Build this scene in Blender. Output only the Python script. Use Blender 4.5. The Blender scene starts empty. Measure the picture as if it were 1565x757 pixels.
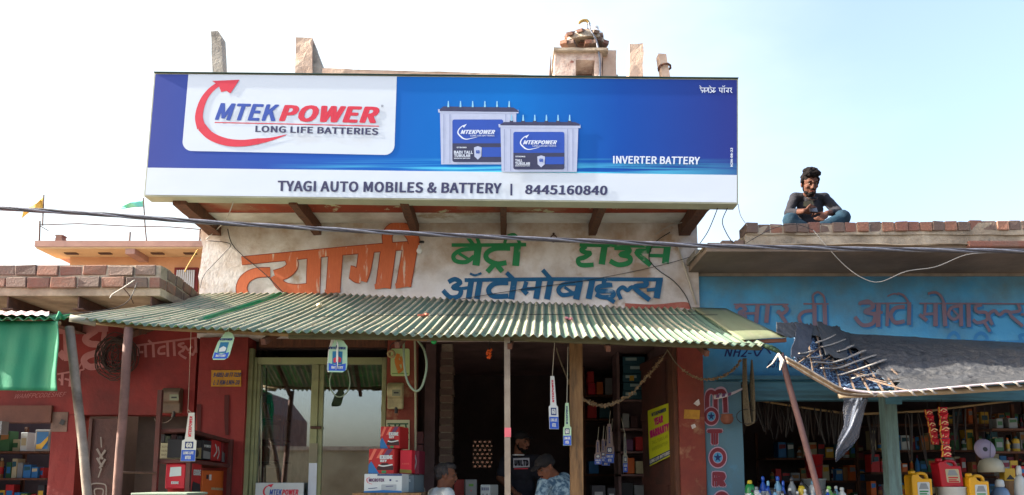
import bpy, bmesh, math, random
from mathutils import Vector, Matrix, noise
from mathutils.geometry import tessellate_polygon
random.seed(11)
S = bpy.context.scene
ORD = 'first second third fourth fifth sixth seventh eighth ninth tenth eleventh twelfth thirteenth fourteenth fifteenth sixteenth seventeenth eighteenth nineteenth twentieth'.split() + ['%dth' % i for i in range(21, 60)]
COL = S.collection
R = math.radians

# ------------------------------------------------------------------ camera, world, sun, exposure
FPX, CX, CY, CAMZ = 1130.0, 782.5, 587.0, 1.55          # focal length and principal point in photo pixels
PITCH = math.atan(0.1265)
cd = bpy.data.cameras.new('camera'); cam = bpy.data.objects.new('camera', cd); COL.objects.link(cam)
cam.location = (0, 0, CAMZ); cam.rotation_euler = (R(90) + PITCH, 0, 0)
cd.sensor_width = 36.0; cd.lens = FPX / 1565 * 36.0; cd.shift_y = (CY - 378.5) / 1565
cd.clip_start = 0.05; cd.clip_end = 3000
S.camera = cam
SUN_EL, SUN_SIDE = R(29), R(-2.5)                           # high on the left, nearly along the shop fronts
tosun = Vector((-math.cos(SUN_EL) * math.cos(SUN_SIDE), math.cos(SUN_EL) * math.sin(SUN_SIDE), math.sin(SUN_EL)))
w = bpy.data.worlds.new('World'); S.world = w; w.use_nodes = True
wn = w.node_tree.nodes; wl = w.node_tree.links
bg = wn['Background']; sky = wn.new('ShaderNodeTexSky'); sky.sky_type = 'NISHITA'
sky.sun_disc = False; sky.sun_elevation = SUN_EL
sky.sun_rotation = math.atan2(tosun.x, tosun.y); sky.air_density = 1.0; sky.dust_density = 5.0; sky.ozone_density = 1.2
# thin bright cirrus veil, thickest towards the sun, broken by soft noise
wt = wn.new('ShaderNodeTexCoord'); vd = wn.new('ShaderNodeVectorMath'); vd.operation = 'DOT_PRODUCT'; wl.new(wt.outputs['Generated'], vd.inputs[0])
vd.inputs[1].default_value = Vector((-.62, .76, .16)).normalized()
cn = wn.new('ShaderNodeTexNoise'); cn.inputs['Scale'].default_value = 2.6; cn.inputs['Detail'].default_value = 5; cn.inputs['Roughness'].default_value = .55
cm = wn.new('ShaderNodeMapping'); cm.inputs['Scale'].default_value = (1, 1, 2.5); wl.new(wt.outputs['Generated'], cm.inputs[0]); wl.new(cm.outputs[0], cn.inputs[0])
ca = wn.new('ShaderNodeMath'); ca.operation = 'MULTIPLY_ADD'; ca.inputs[1].default_value = .34; wl.new(cn.outputs[0], ca.inputs[0]); wl.new(vd.outputs['Value'], ca.inputs[2])
cr_ = wn.new('ShaderNodeMapRange'); cr_.interpolation_type = 'SMOOTHSTEP'; cr_.inputs[1].default_value = .56; cr_.inputs[2].default_value = 1.02; cr_.inputs[3].default_value = .10; cr_.inputs[4].default_value = .95
wl.new(ca.outputs[0], cr_.inputs[0])
cx_ = wn.new('ShaderNodeMix'); cx_.data_type = 'RGBA'; wl.new(cr_.outputs[0], cx_.inputs[0]); wl.new(sky.outputs[0], cx_.inputs[6]); cx_.inputs[7].default_value = (2.35, 2.6, 2.68, 1)
wl.new(cx_.outputs[2], bg.inputs[0]); bg.inputs[1].default_value = 0.135
sd = bpy.data.lights.new('sun', 'SUN'); sd.energy = 5.0; sd.angle = R(0.6); sd.color = (1, .93, .80)
so = bpy.data.objects.new('sun', sd); COL.objects.link(so); so.rotation_euler = tosun.to_track_quat('Z', 'Y').to_euler()
so.location = tosun * 30
S.view_settings.view_transform = 'Standard'; S.view_settings.look = 'None'
S.view_settings.exposure = 2.0; S.view_settings.gamma = 1.0
S.render.engine = 'CYCLES'; S.cycles.max_bounces = 6; S.cycles.transparent_max_bounces = 12

# ------------------------------------------------------------------ pixel <-> place
def ray(px, py):
    xc = (px - CX) / FPX; yc = (CY - py) / FPX
    return Vector((xc, math.cos(PITCH) - yc * math.sin(PITCH), math.sin(PITCH) + yc * math.cos(PITCH)))
def P(px, py, Y):
    d = ray(px, py); t = Y / d.y
    return Vector((d.x * t, Y, CAMZ + d.z * t))
def ZZ(py, Y): return P(CX, py, Y).z
def XX(px, py, Y): return P(px, py, Y).x

# ------------------------------------------------------------------ materials
MATS = {}
def lin(c):
    return tuple(((x / 255) / 12.92 if x / 255 <= .04045 else ((x / 255 + .055) / 1.055) ** 2.4) for x in c)
def mat(name, col, col2=None, scale=6, rough=.75, bump=.15, bscale=40, metal=0, grime=0, gcol=(.03, .025, .02), stretch=(1, 1, 1), contrast=.5, spec=.4, patch=None, top=None):
    """painted / plastered / wooden surface: two colours mixed by noise, grime patches and fine relief"""
    if name in MATS: return MATS[name]
    m = bpy.data.materials.new(name); m.use_nodes = True
    n = m.node_tree.nodes; l = m.node_tree.links; b = n['Principled BSDF']
    b.inputs['Roughness'].default_value = rough; b.inputs['Metallic'].default_value = metal
    b.inputs['Specular IOR Level'].default_value = spec
    tc = n.new('ShaderNodeTexCoord'); mp = n.new('ShaderNodeMapping'); mp.inputs['Scale'].default_value = stretch
    l.new(tc.outputs['Object'], mp.inputs[0])
    def nz(sc, det, lo, hi, off=0):
        t = n.new('ShaderNodeTexNoise'); t.inputs['Scale'].default_value = sc; t.inputs['Detail'].default_value = det
        t.inputs['Roughness'].default_value = .62
        mm = n.new('ShaderNodeMapping'); mm.inputs['Location'].default_value = (off, off * .7, off * 1.3)
        l.new(mp.outputs[0], mm.inputs[0]); l.new(mm.outputs[0], t.inputs[0])
        r = n.new('ShaderNodeMapRange'); r.inputs[1].default_value = lo; r.inputs[2].default_value = hi
        l.new(t.outputs[0], r.inputs[0]); return r.outputs[0]
    def mix(f, a, c, mode='MIX'):
        x = n.new('ShaderNodeMix'); x.data_type = 'RGBA'; x.blend_type = mode
        l.new(f, x.inputs[0])
        for s, v in ((6, a), (7, c)):
            if isinstance(v, tuple): x.inputs[s].default_value = (*v[:3], 1)
            else: l.new(v, x.inputs[s])
        return x.outputs[2]
    cur = tuple(col)
    c2 = tuple(col2) if col2 else tuple(x * .7 for x in col)
    cur = mix(nz(scale, 6, .5 - contrast * .4, .5 + contrast * .4), cur, c2)
    if patch:                                              # (colour, scale, low, high): flaked or repainted patches
        cur = mix(nz(patch[1], 8, patch[2], patch[3], 5), cur, tuple(patch[0]))
    if grime: cur = mix(nz(scale * .45, 9, .62 - grime * .25, .78, 9), cur, tuple(gcol))
    if top:                                                # (colour, z0, z1): stains that thicken upwards, in the thing's own height
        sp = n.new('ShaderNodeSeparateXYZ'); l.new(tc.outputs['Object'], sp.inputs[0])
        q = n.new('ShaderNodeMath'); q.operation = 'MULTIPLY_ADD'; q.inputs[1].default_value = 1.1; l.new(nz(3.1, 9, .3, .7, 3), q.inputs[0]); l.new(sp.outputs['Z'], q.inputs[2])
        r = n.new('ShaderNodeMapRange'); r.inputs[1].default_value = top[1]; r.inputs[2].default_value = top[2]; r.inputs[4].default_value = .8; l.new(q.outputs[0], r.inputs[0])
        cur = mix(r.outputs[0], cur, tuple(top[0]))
    l.new(cur, b.inputs['Base Color'])
    if bump:
        bp = n.new('ShaderNodeBump'); bp.inputs['Strength'].default_value = bump; bp.inputs['Distance'].default_value = .02
        l.new(nz(bscale, 5, 0, 1, 2), bp.inputs['Height']); l.new(bp.outputs[0], b.inputs['Normal'])
    MATS[name] = m; return m
def plain(name, col, rough=.6, metal=0, emit=0):
    return mat(name, col, tuple(c * .82 for c in col), 15, rough, 0, metal=metal, contrast=1.0)
def C(r, g, b, k=1.0):
    """surface colour from a 0-255 colour"""
    return tuple(v * k for v in lin((r, g, b)))

# ------------------------------------------------------------------ objects
WLOC = {}
def tag(o, label=None, cat=None, group=None, kind=None):
    if label: o['label'] = label
    if cat: o['category'] = cat
    if group: o['group'] = group
    if kind: o['kind'] = kind
    return o
def thing(name, loc, label, cat, group=None, rz=0):
    o = bpy.data.objects.new(name, None); COL.objects.link(o); o.location = loc; o.rotation_euler.z = rz
    o.empty_display_size = .05
    WLOC[o.name] = Vector(loc); return tag(o, label, cat, group)
def link(name, me, parent=None, origin=None, smooth=False):
    """mesh given in world coordinates; the origin goes to the bottom centre"""
    vs = [v.co for v in me.vertices]
    if origin is None:
        xs = [v.x for v in vs]; ys = [v.y for v in vs]; zs = [v.z for v in vs]
        origin = Vector(((min(xs) + max(xs)) / 2, (min(ys) + max(ys)) / 2, min(zs)))
    origin = Vector(origin)
    me.transform(Matrix.Translation(-origin))
    o = bpy.data.objects.new(name, me); COL.objects.link(o)
    WLOC[o.name] = origin.copy()
    if parent:
        o.parent = parent; o.location = origin - WLOC[parent.name]
    else: o.location = origin
    if smooth: me.shade_smooth()
    return o
class MB:
    def __init__(s): s.v = []; s.f = []; s.mi = []
    def add(s, vs, fs, mi=0):
        k = len(s.v); s.v += [tuple(v) for v in vs]; s.f += [tuple(i + k for i in f) for f in fs]; s.mi += [mi] * len(fs); return s
    def hexa(s, a, b, mi=0):
        """bottom ring a (4 points), top ring b (4 points)"""
        return s.add(list(a) + list(b), [(3, 2, 1, 0), (4, 5, 6, 7), (0, 1, 5, 4), (1, 2, 6, 5), (2, 3, 7, 6), (3, 0, 4, 7)], mi)
    def box(s, x0, x1, y0, y1, z0, z1, mi=0, rz=0, M=None):
        c = [(x0, y0), (x1, y0), (x1, y1), (x0, y1)]
        a = [Vector((x, y, z0)) for x, y in c]; b = [Vector((x, y, z1)) for x, y in c]
        if M is not None: a = [M @ p for p in a]; b = [M @ p for p in b]
        return s.hexa(a, b, mi)
    def bar(s, p, q, wd, ht, up=Vector((0, 0, 1)), wd2=None, ht2=None, mi=0):
        p = Vector(p); q = Vector(q); d = (q - p).normalized()
        side = d.cross(up)
        if side.length < 1e-4: side = d.cross(Vector((0, 1, 0)))
        side.normalize(); u = side.cross(d).normalized()
        wd2 = wd if wd2 is None else wd2; ht2 = ht if ht2 is None else ht2
        A = [p + side * a * wd / 2 + u * b * ht / 2 for a, b in ((-1, -1), (1, -1), (1, 1), (-1, 1))]
        B = [q + side * a * wd2 / 2 + u * b * ht2 / 2 for a, b in ((-1, -1), (1, -1), (1, 1), (-1, 1))]
        return s.hexa(A, B, mi)
    def tube(s, path, r, seg=8, cap=True, mi=0):
        path = [Vector(p) for p in path]; n = len(path)
        rs = r if isinstance(r, (list, tuple)) else [r] * n
        k = len(s.v); ref = None
        for i, p in enumerate(path):
            d = (path[min(i + 1, n - 1)] - path[max(i - 1, 0)])
            d = d.normalized() if d.length > 1e-9 else Vector((0, 0, 1))
            if ref is None:
                ref = Vector((0, 0, 1)) if abs(d.z) < .9 else Vector((0, 1, 0))
            a = (ref - d * ref.dot(d)).normalized(); b = d.cross(a); ref = a
            for j in range(seg):
                t = 2 * math.pi * j / seg
                s.v.append(tuple(p + (a * math.cos(t) + b * math.sin(t)) * rs[i]))
        for i in range(n - 1):
            for j in range(seg):
                j2 = (j + 1) % seg
                s.f.append((k + i * seg + j, k + i * seg + j2, k + (i + 1) * seg + j2, k + (i + 1) * seg + j)); s.mi.append(mi)
        if cap:
            s.f.append(tuple(k + j for j in reversed(range(seg)))); s.mi.append(mi)
            s.f.append(tuple(k + (n - 1) * seg + j for j in range(seg))); s.mi.append(mi)
        return s
    def lathe(s, prof, c=(0, 0, 0), seg=16, mi=0, M=None):
        c = Vector(c); k = len(s.v)
        for r, z in prof:
            for j in range(seg):
                t = 2 * math.pi * j / seg; p = Vector((r * math.cos(t), r * math.sin(t), z))
                if M is not None: p = M @ p
                s.v.append(tuple(c + p))
        for i in range(len(prof) - 1):
            for j in range(seg):
                j2 = (j + 1) % seg
                s.f.append((k + i * seg + j, k + i * seg + j2, k + (i + 1) * seg + j2, k + (i + 1) * seg + j)); s.mi.append(mi)
        s.f.append(tuple(k + j for j in reversed(range(seg)))); s.mi.append(mi)
        s.f.append(tuple(k + (len(prof) - 1) * seg + j for j in range(seg))); s.mi.append(mi)
        return s
    def prism(s, poly, d, mi=0):
        """planar polygon (world points) extruded by the vector d"""
        poly = [Vector(p) for p in poly]; d = Vector(d); n = len(poly); k = len(s.v)
        s.v += [tuple(p) for p in poly] + [tuple(p + d) for p in poly]
        for t in tessellate_polygon([poly]):
            s.f.append(tuple(k + i for i in t)); s.f.append(tuple(k + n + i for i in reversed(t))); s.mi += [mi, mi]
        for i in range(n):
            j = (i + 1) % n; s.f.append((k + i, k + j, k + n + j, k + n + i)); s.mi.append(mi)
        return s
    def grid(s, fn, nu, nv, mi=0, th=0):
        k = len(s.v)
        for i in range(nu + 1):
            for j in range(nv + 1): s.v.append(tuple(fn(i / nu, j / nv)))
        for i in range(nu):
            for j in range(nv):
                a = k + i * (nv + 1) + j; s.f.append((a, a + nv + 1, a + nv + 2, a + 1)); s.mi.append(mi)
        return s
    def mesh(s, name, m):
        me = bpy.data.meshes.new(name); me.from_pydata(s.v, [], s.f)
        for x in (m if isinstance(m, (list, tuple)) else [m]): me.materials.append(x)
        me.polygons.foreach_set('material_index', s.mi)
        me.update(); return me
    def build(s, name, m, parent=None, origin=None, smooth=False, fix=True):
        me = s.mesh(name, m)
        if fix:
            bm = bmesh.new(); bm.from_mesh(me); bmesh.ops.recalc_face_normals(bm, faces=bm.faces); bm.to_mesh(me); bm.free()
        o = link(name, me, parent, origin, smooth)
        return o
def bevel(o, wd=.006, seg=2):
    b = o.modifiers.new('bevel', 'BEVEL'); b.width = wd; b.segments = seg; b.limit_method = 'ANGLE'; b.angle_limit = R(40); return o
def solid(o, th):
    b = o.modifiers.new('thickness', 'SOLIDIFY'); b.thickness = th; b.offset = 0; return o
def rough_up(o, amt=.01, sc=3, cut=3):
    """uneven hand-made edges: cut the mesh finer and move its vertices with smooth noise"""
    bm = bmesh.new(); bm.from_mesh(o.data)
    for _ in range(cut):
        es = [e for e in bm.edges if e.calc_length() > .12]
        if not es: break
        bmesh.ops.subdivide_edges(bm, edges=es, cuts=1, use_grid_fill=True)
    bmesh.ops.triangulate(bm, faces=[f for f in bm.faces if len(f.verts) > 4])
    off = WLOC[o.name]
    for v in bm.verts:
        q = (v.co + off) * sc; v.co += noise.noise_vector(q) * amt + noise.noise_vector(q * 4) * amt * .4
    bm.to_mesh(o.data); bm.free(); return o
def kids(o): return list(o.children)
def copy_tree(o, loc=None, rz=None, parent=None, label=None, group=None):
    ch = kids(o); c = o.copy(); COL.objects.link(c); c.parent = parent
    if loc is not None: c.location = loc; WLOC[c.name] = Vector(loc)
    if rz is not None: c.rotation_euler.z = rz
    if label: c['label'] = label
    if group: c['group'] = group
    for k in ch: copy_tree(k, parent=c)
    return c

# ------------------------------------------------------------------ flat print: lettering, strokes, shapes on a mapped surface
def wallmap(Y): return lambda a, b, off=0.: P(a, b, Y - off)
def quadmap(A, B, D, n=None):
    """u along A->B, v along A->D (v up), off along the normal n towards the viewer"""
    A = Vector(A); B = Vector(B); D = Vector(D); N = (B - A).cross(D - A).normalized() if n is None else Vector(n)
    return lambda u, v, off=0.: A + (B - A) * u + (D - A) * v + N * off
def smooth_path(pts, n=6):
    if len(pts) < 3: return [tuple(map(float, p)) for p in pts]
    out = []
    for i in range(len(pts) - 1):
        p0 = pts[max(i - 1, 0)]; p1 = pts[i]; p2 = pts[i + 1]; p3 = pts[min(i + 2, len(pts) - 1)]
        for k in range(n):
            t = k / n
            out.append(tuple(.5 * (2 * b + (c - a) * t + (2 * a - 5 * b + 4 * c - d) * t * t + (3 * b - a - 3 * c + d) * t ** 3)
                             for a, b, c, d in zip(p0, p1, p2, p3)))
    out.append(tuple(map(float, pts[-1]))); return out
def ribbon(mb, f, pts, wd, off, mi=0, sm=True):
    path = smooth_path(pts) if sm else pts
    n = len(path); L = []
    for i, p in enumerate(path):
        q0 = path[max(i - 1, 0)]; q1 = path[min(i + 1, n - 1)]
        dx, dy = q1[0] - q0[0], q1[1] - q0[1]; h = math.hypot(dx, dy) or 1
        ww = (wd[0] + (wd[1] - wd[0]) * i / (n - 1) if isinstance(wd, (tuple, list)) else wd) / 2
        oo = off + i * .00003; L.append((f(p[0] - dy / h * ww, p[1] + dx / h * ww, oo), f(p[0] + dy / h * ww, p[1] - dx / h * ww, oo)))
    vs = [v for ab in L for v in ab]
    mb.add(vs, [(2 * i, 2 * i + 1, 2 * i + 3, 2 * i + 2) for i in range(n - 1)], mi)
def strokes(name, f, lst, m, parent, off=.002, xf=None, shadow=None):
    """brush lettering: every entry is (width, point, point, ...)"""
    mb = MB()
    for i, s in enumerate(lst):
        wd, pts = s[0], list(s[1:])
        if xf:
            k = xf[2]; pts = [(xf[0] + p[0] / k, xf[1] + p[1] / k) for p in pts]
            wd = tuple(x / k for x in wd) if isinstance(wd, tuple) else wd / k
        ribbon(mb, f, pts, wd, off + i * .0004)
    return mb.build(name, m, parent, fix=False)
def poly(name, f, pts, m, parent, off=.002, mb=None, mi=0):
    V = [f(p[0], p[1], off) for p in pts]
    M_ = mb or MB(); M_.add(V, [t for t in tessellate_polygon([[Vector((p[0], p[1], 0)) for p in pts]])], mi)
    if mb is None: return M_.build(name, m, parent, fix=False)
def rrect(x0, y0, x1, y1, r, n=5, corners=(1, 1, 1, 1)):
    pts = []
    for (cx, cy, a0, c) in ((x0 + r, y0 + r, 180, 0), (x1 - r, y0 + r, 270, 1), (x1 - r, y1 - r, 0, 2), (x0 + r, y1 - r, 90, 3)):
        if corners[c]:
            pts += [(cx + r * math.cos(R(a0 + 90 * i / n)), cy + r * math.sin(R(a0 + 90 * i / n))) for i in range(n + 1)]
        else: pts.append(((x0, x1, x1, x0)[c], (y0, y0, y1, y1)[c]))
    return pts
_T = {}
try:                                                       # the plain grotesque that ships inside Blender; the built-in face if it is missing
    import os
    FONT = bpy.data.fonts.load(os.path.join(bpy.utils.system_resource('DATAFILES'), 'fonts', 'Noto Sans CJK Regular.woff2'))
except Exception: FONT = None
def text_norm(s, bold=0., shear=0.):
    """text mesh scaled to the unit square (x right, y up); weight comes from slightly shifted copies, each a hair above the last"""
    k = (s, bold, shear)
    if k in _T: return _T[k]
    cu = bpy.data.curves.new('t', 'FONT'); cu.body = s
    if FONT: cu.font = FONT
    cu.size = 1; cu.shear = shear; cu.resolution_u = 3; cu.space_character = 1 + bold * 1.8
    o = bpy.data.objects.new('t', cu); COL.objects.link(o)
    dg = bpy.context.evaluated_depsgraph_get(); me = bpy.data.meshes.new_from_object(o.evaluated_get(dg))
    bpy.data.objects.remove(o)
    vs = [v.co.copy() for v in me.vertices]; fs = [tuple(p.vertices) for p in me.polygons]
    bpy.data.meshes.remove(me); bpy.data.curves.remove(cu)
    if not vs: return [], [], 1
    sh = [(0, 0)] if bold <= 0 else [(0, 0), (bold, 0), (-bold, 0), (0, bold * .55), (0, -bold * .55), (bold * .8, bold * .45), (-bold * .8, -bold * .45), (bold * .8, -bold * .45), (-bold * .8, bold * .45)]
    V = []; F = []
    for i, (dx, dy) in enumerate(sh):
        F += [tuple(j + len(V) for j in f) for f in fs]; V += [(v.x + dx, v.y + dy, i) for v in vs]
    x0 = min(v[0] for v in V); x1 = max(v[0] for v in V); y0 = min(v[1] for v in V); y1 = max(v[1] for v in V)
    r = ([((v[0] - x0) / (x1 - x0), (v[1] - y0) / (y1 - y0), v[2]) for v in V], F, (x1 - x0) / (y1 - y0)); _T[k] = r; return r
def text(name, f, s, quad, m, parent, off=.003, bold=0., shear=0., mb=None, mi=0):
    """quad = bottom-left, bottom-right, top-right, top-left in the map's own coordinates (or x0,y_bottom,x1,y_top)"""
    if not isinstance(quad[0], (tuple, list)):
        a, b, c, d = quad; quad = ((a, b), (c, b), (c, d), (a, d))
    bl, br, tr, tl = quad; vs, fs, _ = text_norm(s, bold, shear); V = []
    for u, v, lay in vs:
        x = (bl[0] * (1 - u) + br[0] * u) * (1 - v) + (tl[0] * (1 - u) + tr[0] * u) * v
        y = (bl[1] * (1 - u) + br[1] * u) * (1 - v) + (tl[1] * (1 - u) + tr[1] * u) * v
        V.append(f(x, y, off + lay * .00008))
    M_ = mb or MB(); M_.add(V, fs, mi)
    if mb is None:
        o = M_.build(name, m, parent, fix=False)
        if ' ' in s: o['kind'] = 'stuff'
        return o
def rod(name, label, cat, p, q, r, m, to_ground=True, seg=10, group=None, parent=None, wob=.004):
    p = Vector(p); q = Vector(q)
    if to_ground and q.z > 0: q = p + (q - p) * (p.z / (p.z - q.z))
    pts = [p.lerp(q, i / 12) + noise.noise_vector(p * 3 + Vector((i, 0, 0))) * wob for i in range(13)]
    o = MB().tube(pts, r, seg).build(name, m, parent, smooth=True)
    if label: tag(o, label, cat, group)
    return o

# ================================================================== GROUND
WY = 7.0
m_dust = mat('dusty_earth', (.23, .18, .13), (.16, .12, .09), 1.2, .95, .5, 30, grime=.3)
m_road = mat('asphalt', (.07, .068, .064), (.10, .095, .085), 2, .9, .4, 90, grime=.4, gcol=(.16, .13, .1))
m_conc = mat('concrete', (.30, .28, .25), (.22, .20, .18), 5, .9, .3, 30, grime=.5, gcol=(.1, .085, .07))
g = MB()
g.grid(lambda u, v: Vector((-400 + 800 * u, -400 + 800 * v, -.004 + 0 * u)), 8, 8)
tag(g.build('ground', m_dust), kind='structure')
g = MB(); g.add([(-80, -5.5, 0), (80, -5.5, 0), (80, 3.2, 0), (-80, 3.2, 0)], [(0, 1, 2, 3)])
tag(g.build('road', m_road), kind='structure')
g = MB(); g.box(-9, 9, 5.9, 12, 0, .15); tag(g.build('pavement', m_conc), kind='structure')
g = MB(); g.box(-3.1, 1.85, 6.5, 11.2, .152, .35); tag(g.build('shop_platform', m_conc), kind='structure')

# ================================================================== MATERIALS OF THE STREET
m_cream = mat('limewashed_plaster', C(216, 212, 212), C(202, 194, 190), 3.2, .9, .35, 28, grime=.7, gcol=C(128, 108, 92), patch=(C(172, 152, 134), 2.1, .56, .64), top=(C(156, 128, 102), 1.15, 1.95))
m_redwall = mat('red_painted_plaster', C(136, 42, 38), C(114, 36, 36), 2.5, .75, .25, 22, grime=.5, gcol=C(64, 26, 24), patch=(C(150, 84, 72), 5, .70, .74))
m_orange = mat('orange_red_plaster', C(146, 70, 50), C(122, 46, 40), 3.0, .8, .3, 22, grime=.8, gcol=C(84, 46, 38), patch=(C(168, 124, 92), 4, .58, .68))
m_blue = mat('blue_painted_plaster', C(72, 146, 188), C(60, 128, 170), 2.2, .85, .3, 18, grime=.6, gcol=C(76, 98, 106), patch=(C(88, 148, 178), 1.4, .5, .66), top=(C(84, 108, 116), 1.1, 2.0))
m_slab = mat('raw_concrete_slab', C(186, 170, 148), C(156, 138, 118), 5, .95, .5, 26, grime=.7, gcol=C(72, 62, 54))
m_mortar = mat('mortar', C(180, 168, 150), C(150, 136, 120), 9, .95, .6, 40, grime=.7, gcol=C(90, 80, 70))
m_brick = [mat('brick_%s' % n, C(*a), C(*b), 14, .9, .5, 60, grime=.9, gcol=C(112, 100, 90), contrast=.9) for n, a, b in
           (('red', (138, 92, 78), (116, 80, 72)), ('dusky', (112, 90, 82), (96, 82, 76)), ('orange', (152, 104, 84), (130, 94, 80)), ('grey', (132, 108, 98), (112, 94, 86)))]
m_redpaint = mat('red_oxide_paint', C(150, 62, 38), C(130, 56, 40), 4, .8, .2, 20, grime=.4, gcol=C(150, 140, 112), patch=(C(176, 172, 140), 4, .60, .64))
m_iron = mat('rusty_iron', C(96, 66, 54), C(74, 54, 48), 12, .8, .4, 60, grime=.4)
m_darkwood = mat('dark_wood', C(104, 66, 48), C(78, 50, 38), 8, .85, .4, 30, stretch=(6, 6, 1), grime=.4)
m_wood = mat('weathered_timber', C(140, 108, 72), C(112, 84, 56), 5, .85, .4, 24, stretch=(8, 8, 1), grime=.5)
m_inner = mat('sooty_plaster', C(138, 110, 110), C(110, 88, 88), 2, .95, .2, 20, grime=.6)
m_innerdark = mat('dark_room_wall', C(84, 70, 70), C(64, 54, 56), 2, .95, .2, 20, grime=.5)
m_white = plain('white_paint', (.75, .76, .78), .5)
m_black = plain('black_paint', (.02, .02, .022), .5)

# ================================================================== MAIN SHOP BUILDING
shop = thing('shop_building', (-.6, WY, .0), 'cream plastered shop building with a large blue inverter battery sign and painted Hindi shop name', 'building')
XL, XR = -3.03, XX(1067, 400, WY)
zt = ZZ(516, WY)
# front wall above the openings, with broken plaster at its left edge
edge = [(XL + random.uniform(-.03, .02), zt + i * (5.5 - zt) / 26) for i in range(27)]
edge[0] = (XL, zt)
pts = [Vector((x, WY, z)) for x, z in edge] + [Vector((XR, WY, 5.5)), Vector((XR, WY, zt))]
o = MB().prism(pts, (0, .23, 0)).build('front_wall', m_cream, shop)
MB().box(XL - .01, XL + .20, WY + .232, 11.0, .35, 5.48).build('side_wall', m_mortar, shop)
MB().box(XR - .21, XR - .002, WY + .232, 11.0, .35, 5.48).build('side_wall', m_inner, shop)
MB().box(XL + .2, XR - .21, WY + .24, 10.98, 3.0, 3.15).build('ceiling', m_inner, shop)
MB().box(XL - .02, XR + .01, WY + .232, 11.02, 5.481, 5.5).build('roof', m_conc, shop)
# back wall with a ventilator of pierced brick
bx0, bx1, bz0, bz1 = XX(722, 700, 10.5), XX(752, 700, 10.5), ZZ(716, 10.5), ZZ(672, 10.5)
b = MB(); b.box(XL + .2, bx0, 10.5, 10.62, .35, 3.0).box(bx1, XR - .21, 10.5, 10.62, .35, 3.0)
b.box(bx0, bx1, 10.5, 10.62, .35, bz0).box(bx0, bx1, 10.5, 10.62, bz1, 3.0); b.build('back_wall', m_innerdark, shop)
b = MB()
for i in range(8): z = bz0 + (bz1 - bz0) * i / 7; b.box(bx0, bx1, 10.52, 10.6, z - .016, z + .016)
for i in range(8):
    z = bz0 + (bz1 - bz0) * i / 7
    for k in range(5):
        x = bx0 + (bx1 - bx0) * (k + (.5 if i % 2 else 0)) / 4; b.box(x - .016, x + .016, 10.525, 10.595, z, z + (bz1 - bz0) / 7)
b.build('ventilator_lattice', m_brick[3], shop)
# partition walls inside: left glass cabin | shop room
px = XX(600, 600, WY)
MB().box(px, px + .11, WY + .24, 10.48, .352, 2.99).build('partition_wall', m_inner, shop)
tag(MB().box(-3.2, 3.2, 12.6, 12.8, 0, 3.4).build('vent_shade_wall', m_darkwood), 'dark wall added behind the shop to dim the pierced ventilator', 'wall')  # added wall, cuts the daylight coming through the ventilator
# openings: pillars between them
def pillar(x0, x1, y0, y1, z0, z1, m, parent, name='pillar', amt=.004):
    o = MB().box(x0, x1, y0, y1, z0, z1).build(name, m, parent); return rough_up(o, amt, 4, 4)
pillar(XX(302, 600, 6.98), XX(376, 600, 6.98), 6.975, 7.2, .0, zt - .002, m_redwall, shop)
pillar(XX(591, 600, 6.98), XX(634, 600, 6.98), 6.975, 7.2, .352, zt - .002, m_orange, shop)
pillar(XX(1036, 600, 6.98), XX(1073, 600, 6.98) + .01, 6.96, 7.2, .0, zt - .002, m_orange, shop)
pillar(XX(1031, 600, 6.98) - .01, XX(1036, 600, 6.98) - .001, 6.99, 7.22, .352, zt - .002, m_darkwood, shop, 'door_jamb')
# brick pier just inside the doorway, stacked in courses
x0, x1 = XX(672, 620, 7.9), XX(692, 620, 7.9)
k = 0; z = .352
while z < 2.9:
    MB().box(x0 + random.uniform(-.006, .006), x1 + random.uniform(-.006, .006), 7.9, 8.1, z, z + .068).build('brick', m_brick[k % 2 * 2 + 1], shop); z += .08; k += 1
MB().box(x0 + .012, x1 - .012, 7.912, 8.09, .352, 2.99).build('mortar_core', m_mortar, shop)
MB().box(x0 - .16, x0 - .05, 7.9, 8.05, .352, 2.99).build('pier', m_inner, shop)
# projecting ledge with joists, carrying the sign
rough_up(MB().box(-2.97, 1.82, 6.26, 6.72, 4.03, 4.13).build('ledge_board', m_redpaint, shop), .006, 3, 3)
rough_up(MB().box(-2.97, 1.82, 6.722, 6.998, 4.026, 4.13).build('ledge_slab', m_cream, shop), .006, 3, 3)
for jx, wdt in ((-2.90, .12), (-1.91, .075), (-.94, .07), (-.075, .055), (.80, .07), (1.70, .11)):
    b = MB().bar((jx, 6.2, 3.965), (jx + random.uniform(-.02, .02), 6.998, 3.955), wdt, .11)
    rough_up(b.build('joist', m_darkwood, shop), .008, 6, 3)
# plaster skirting painted red under the writing, cable hooks
strokes('red_paint_band', wallmap(WY), [(9, (955, 468), (1000, 470), (1046, 466), (1050, 472))], mat('faded_red_paint', C(140, 60, 52), C(160, 100, 86), 8), shop, .003)
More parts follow.
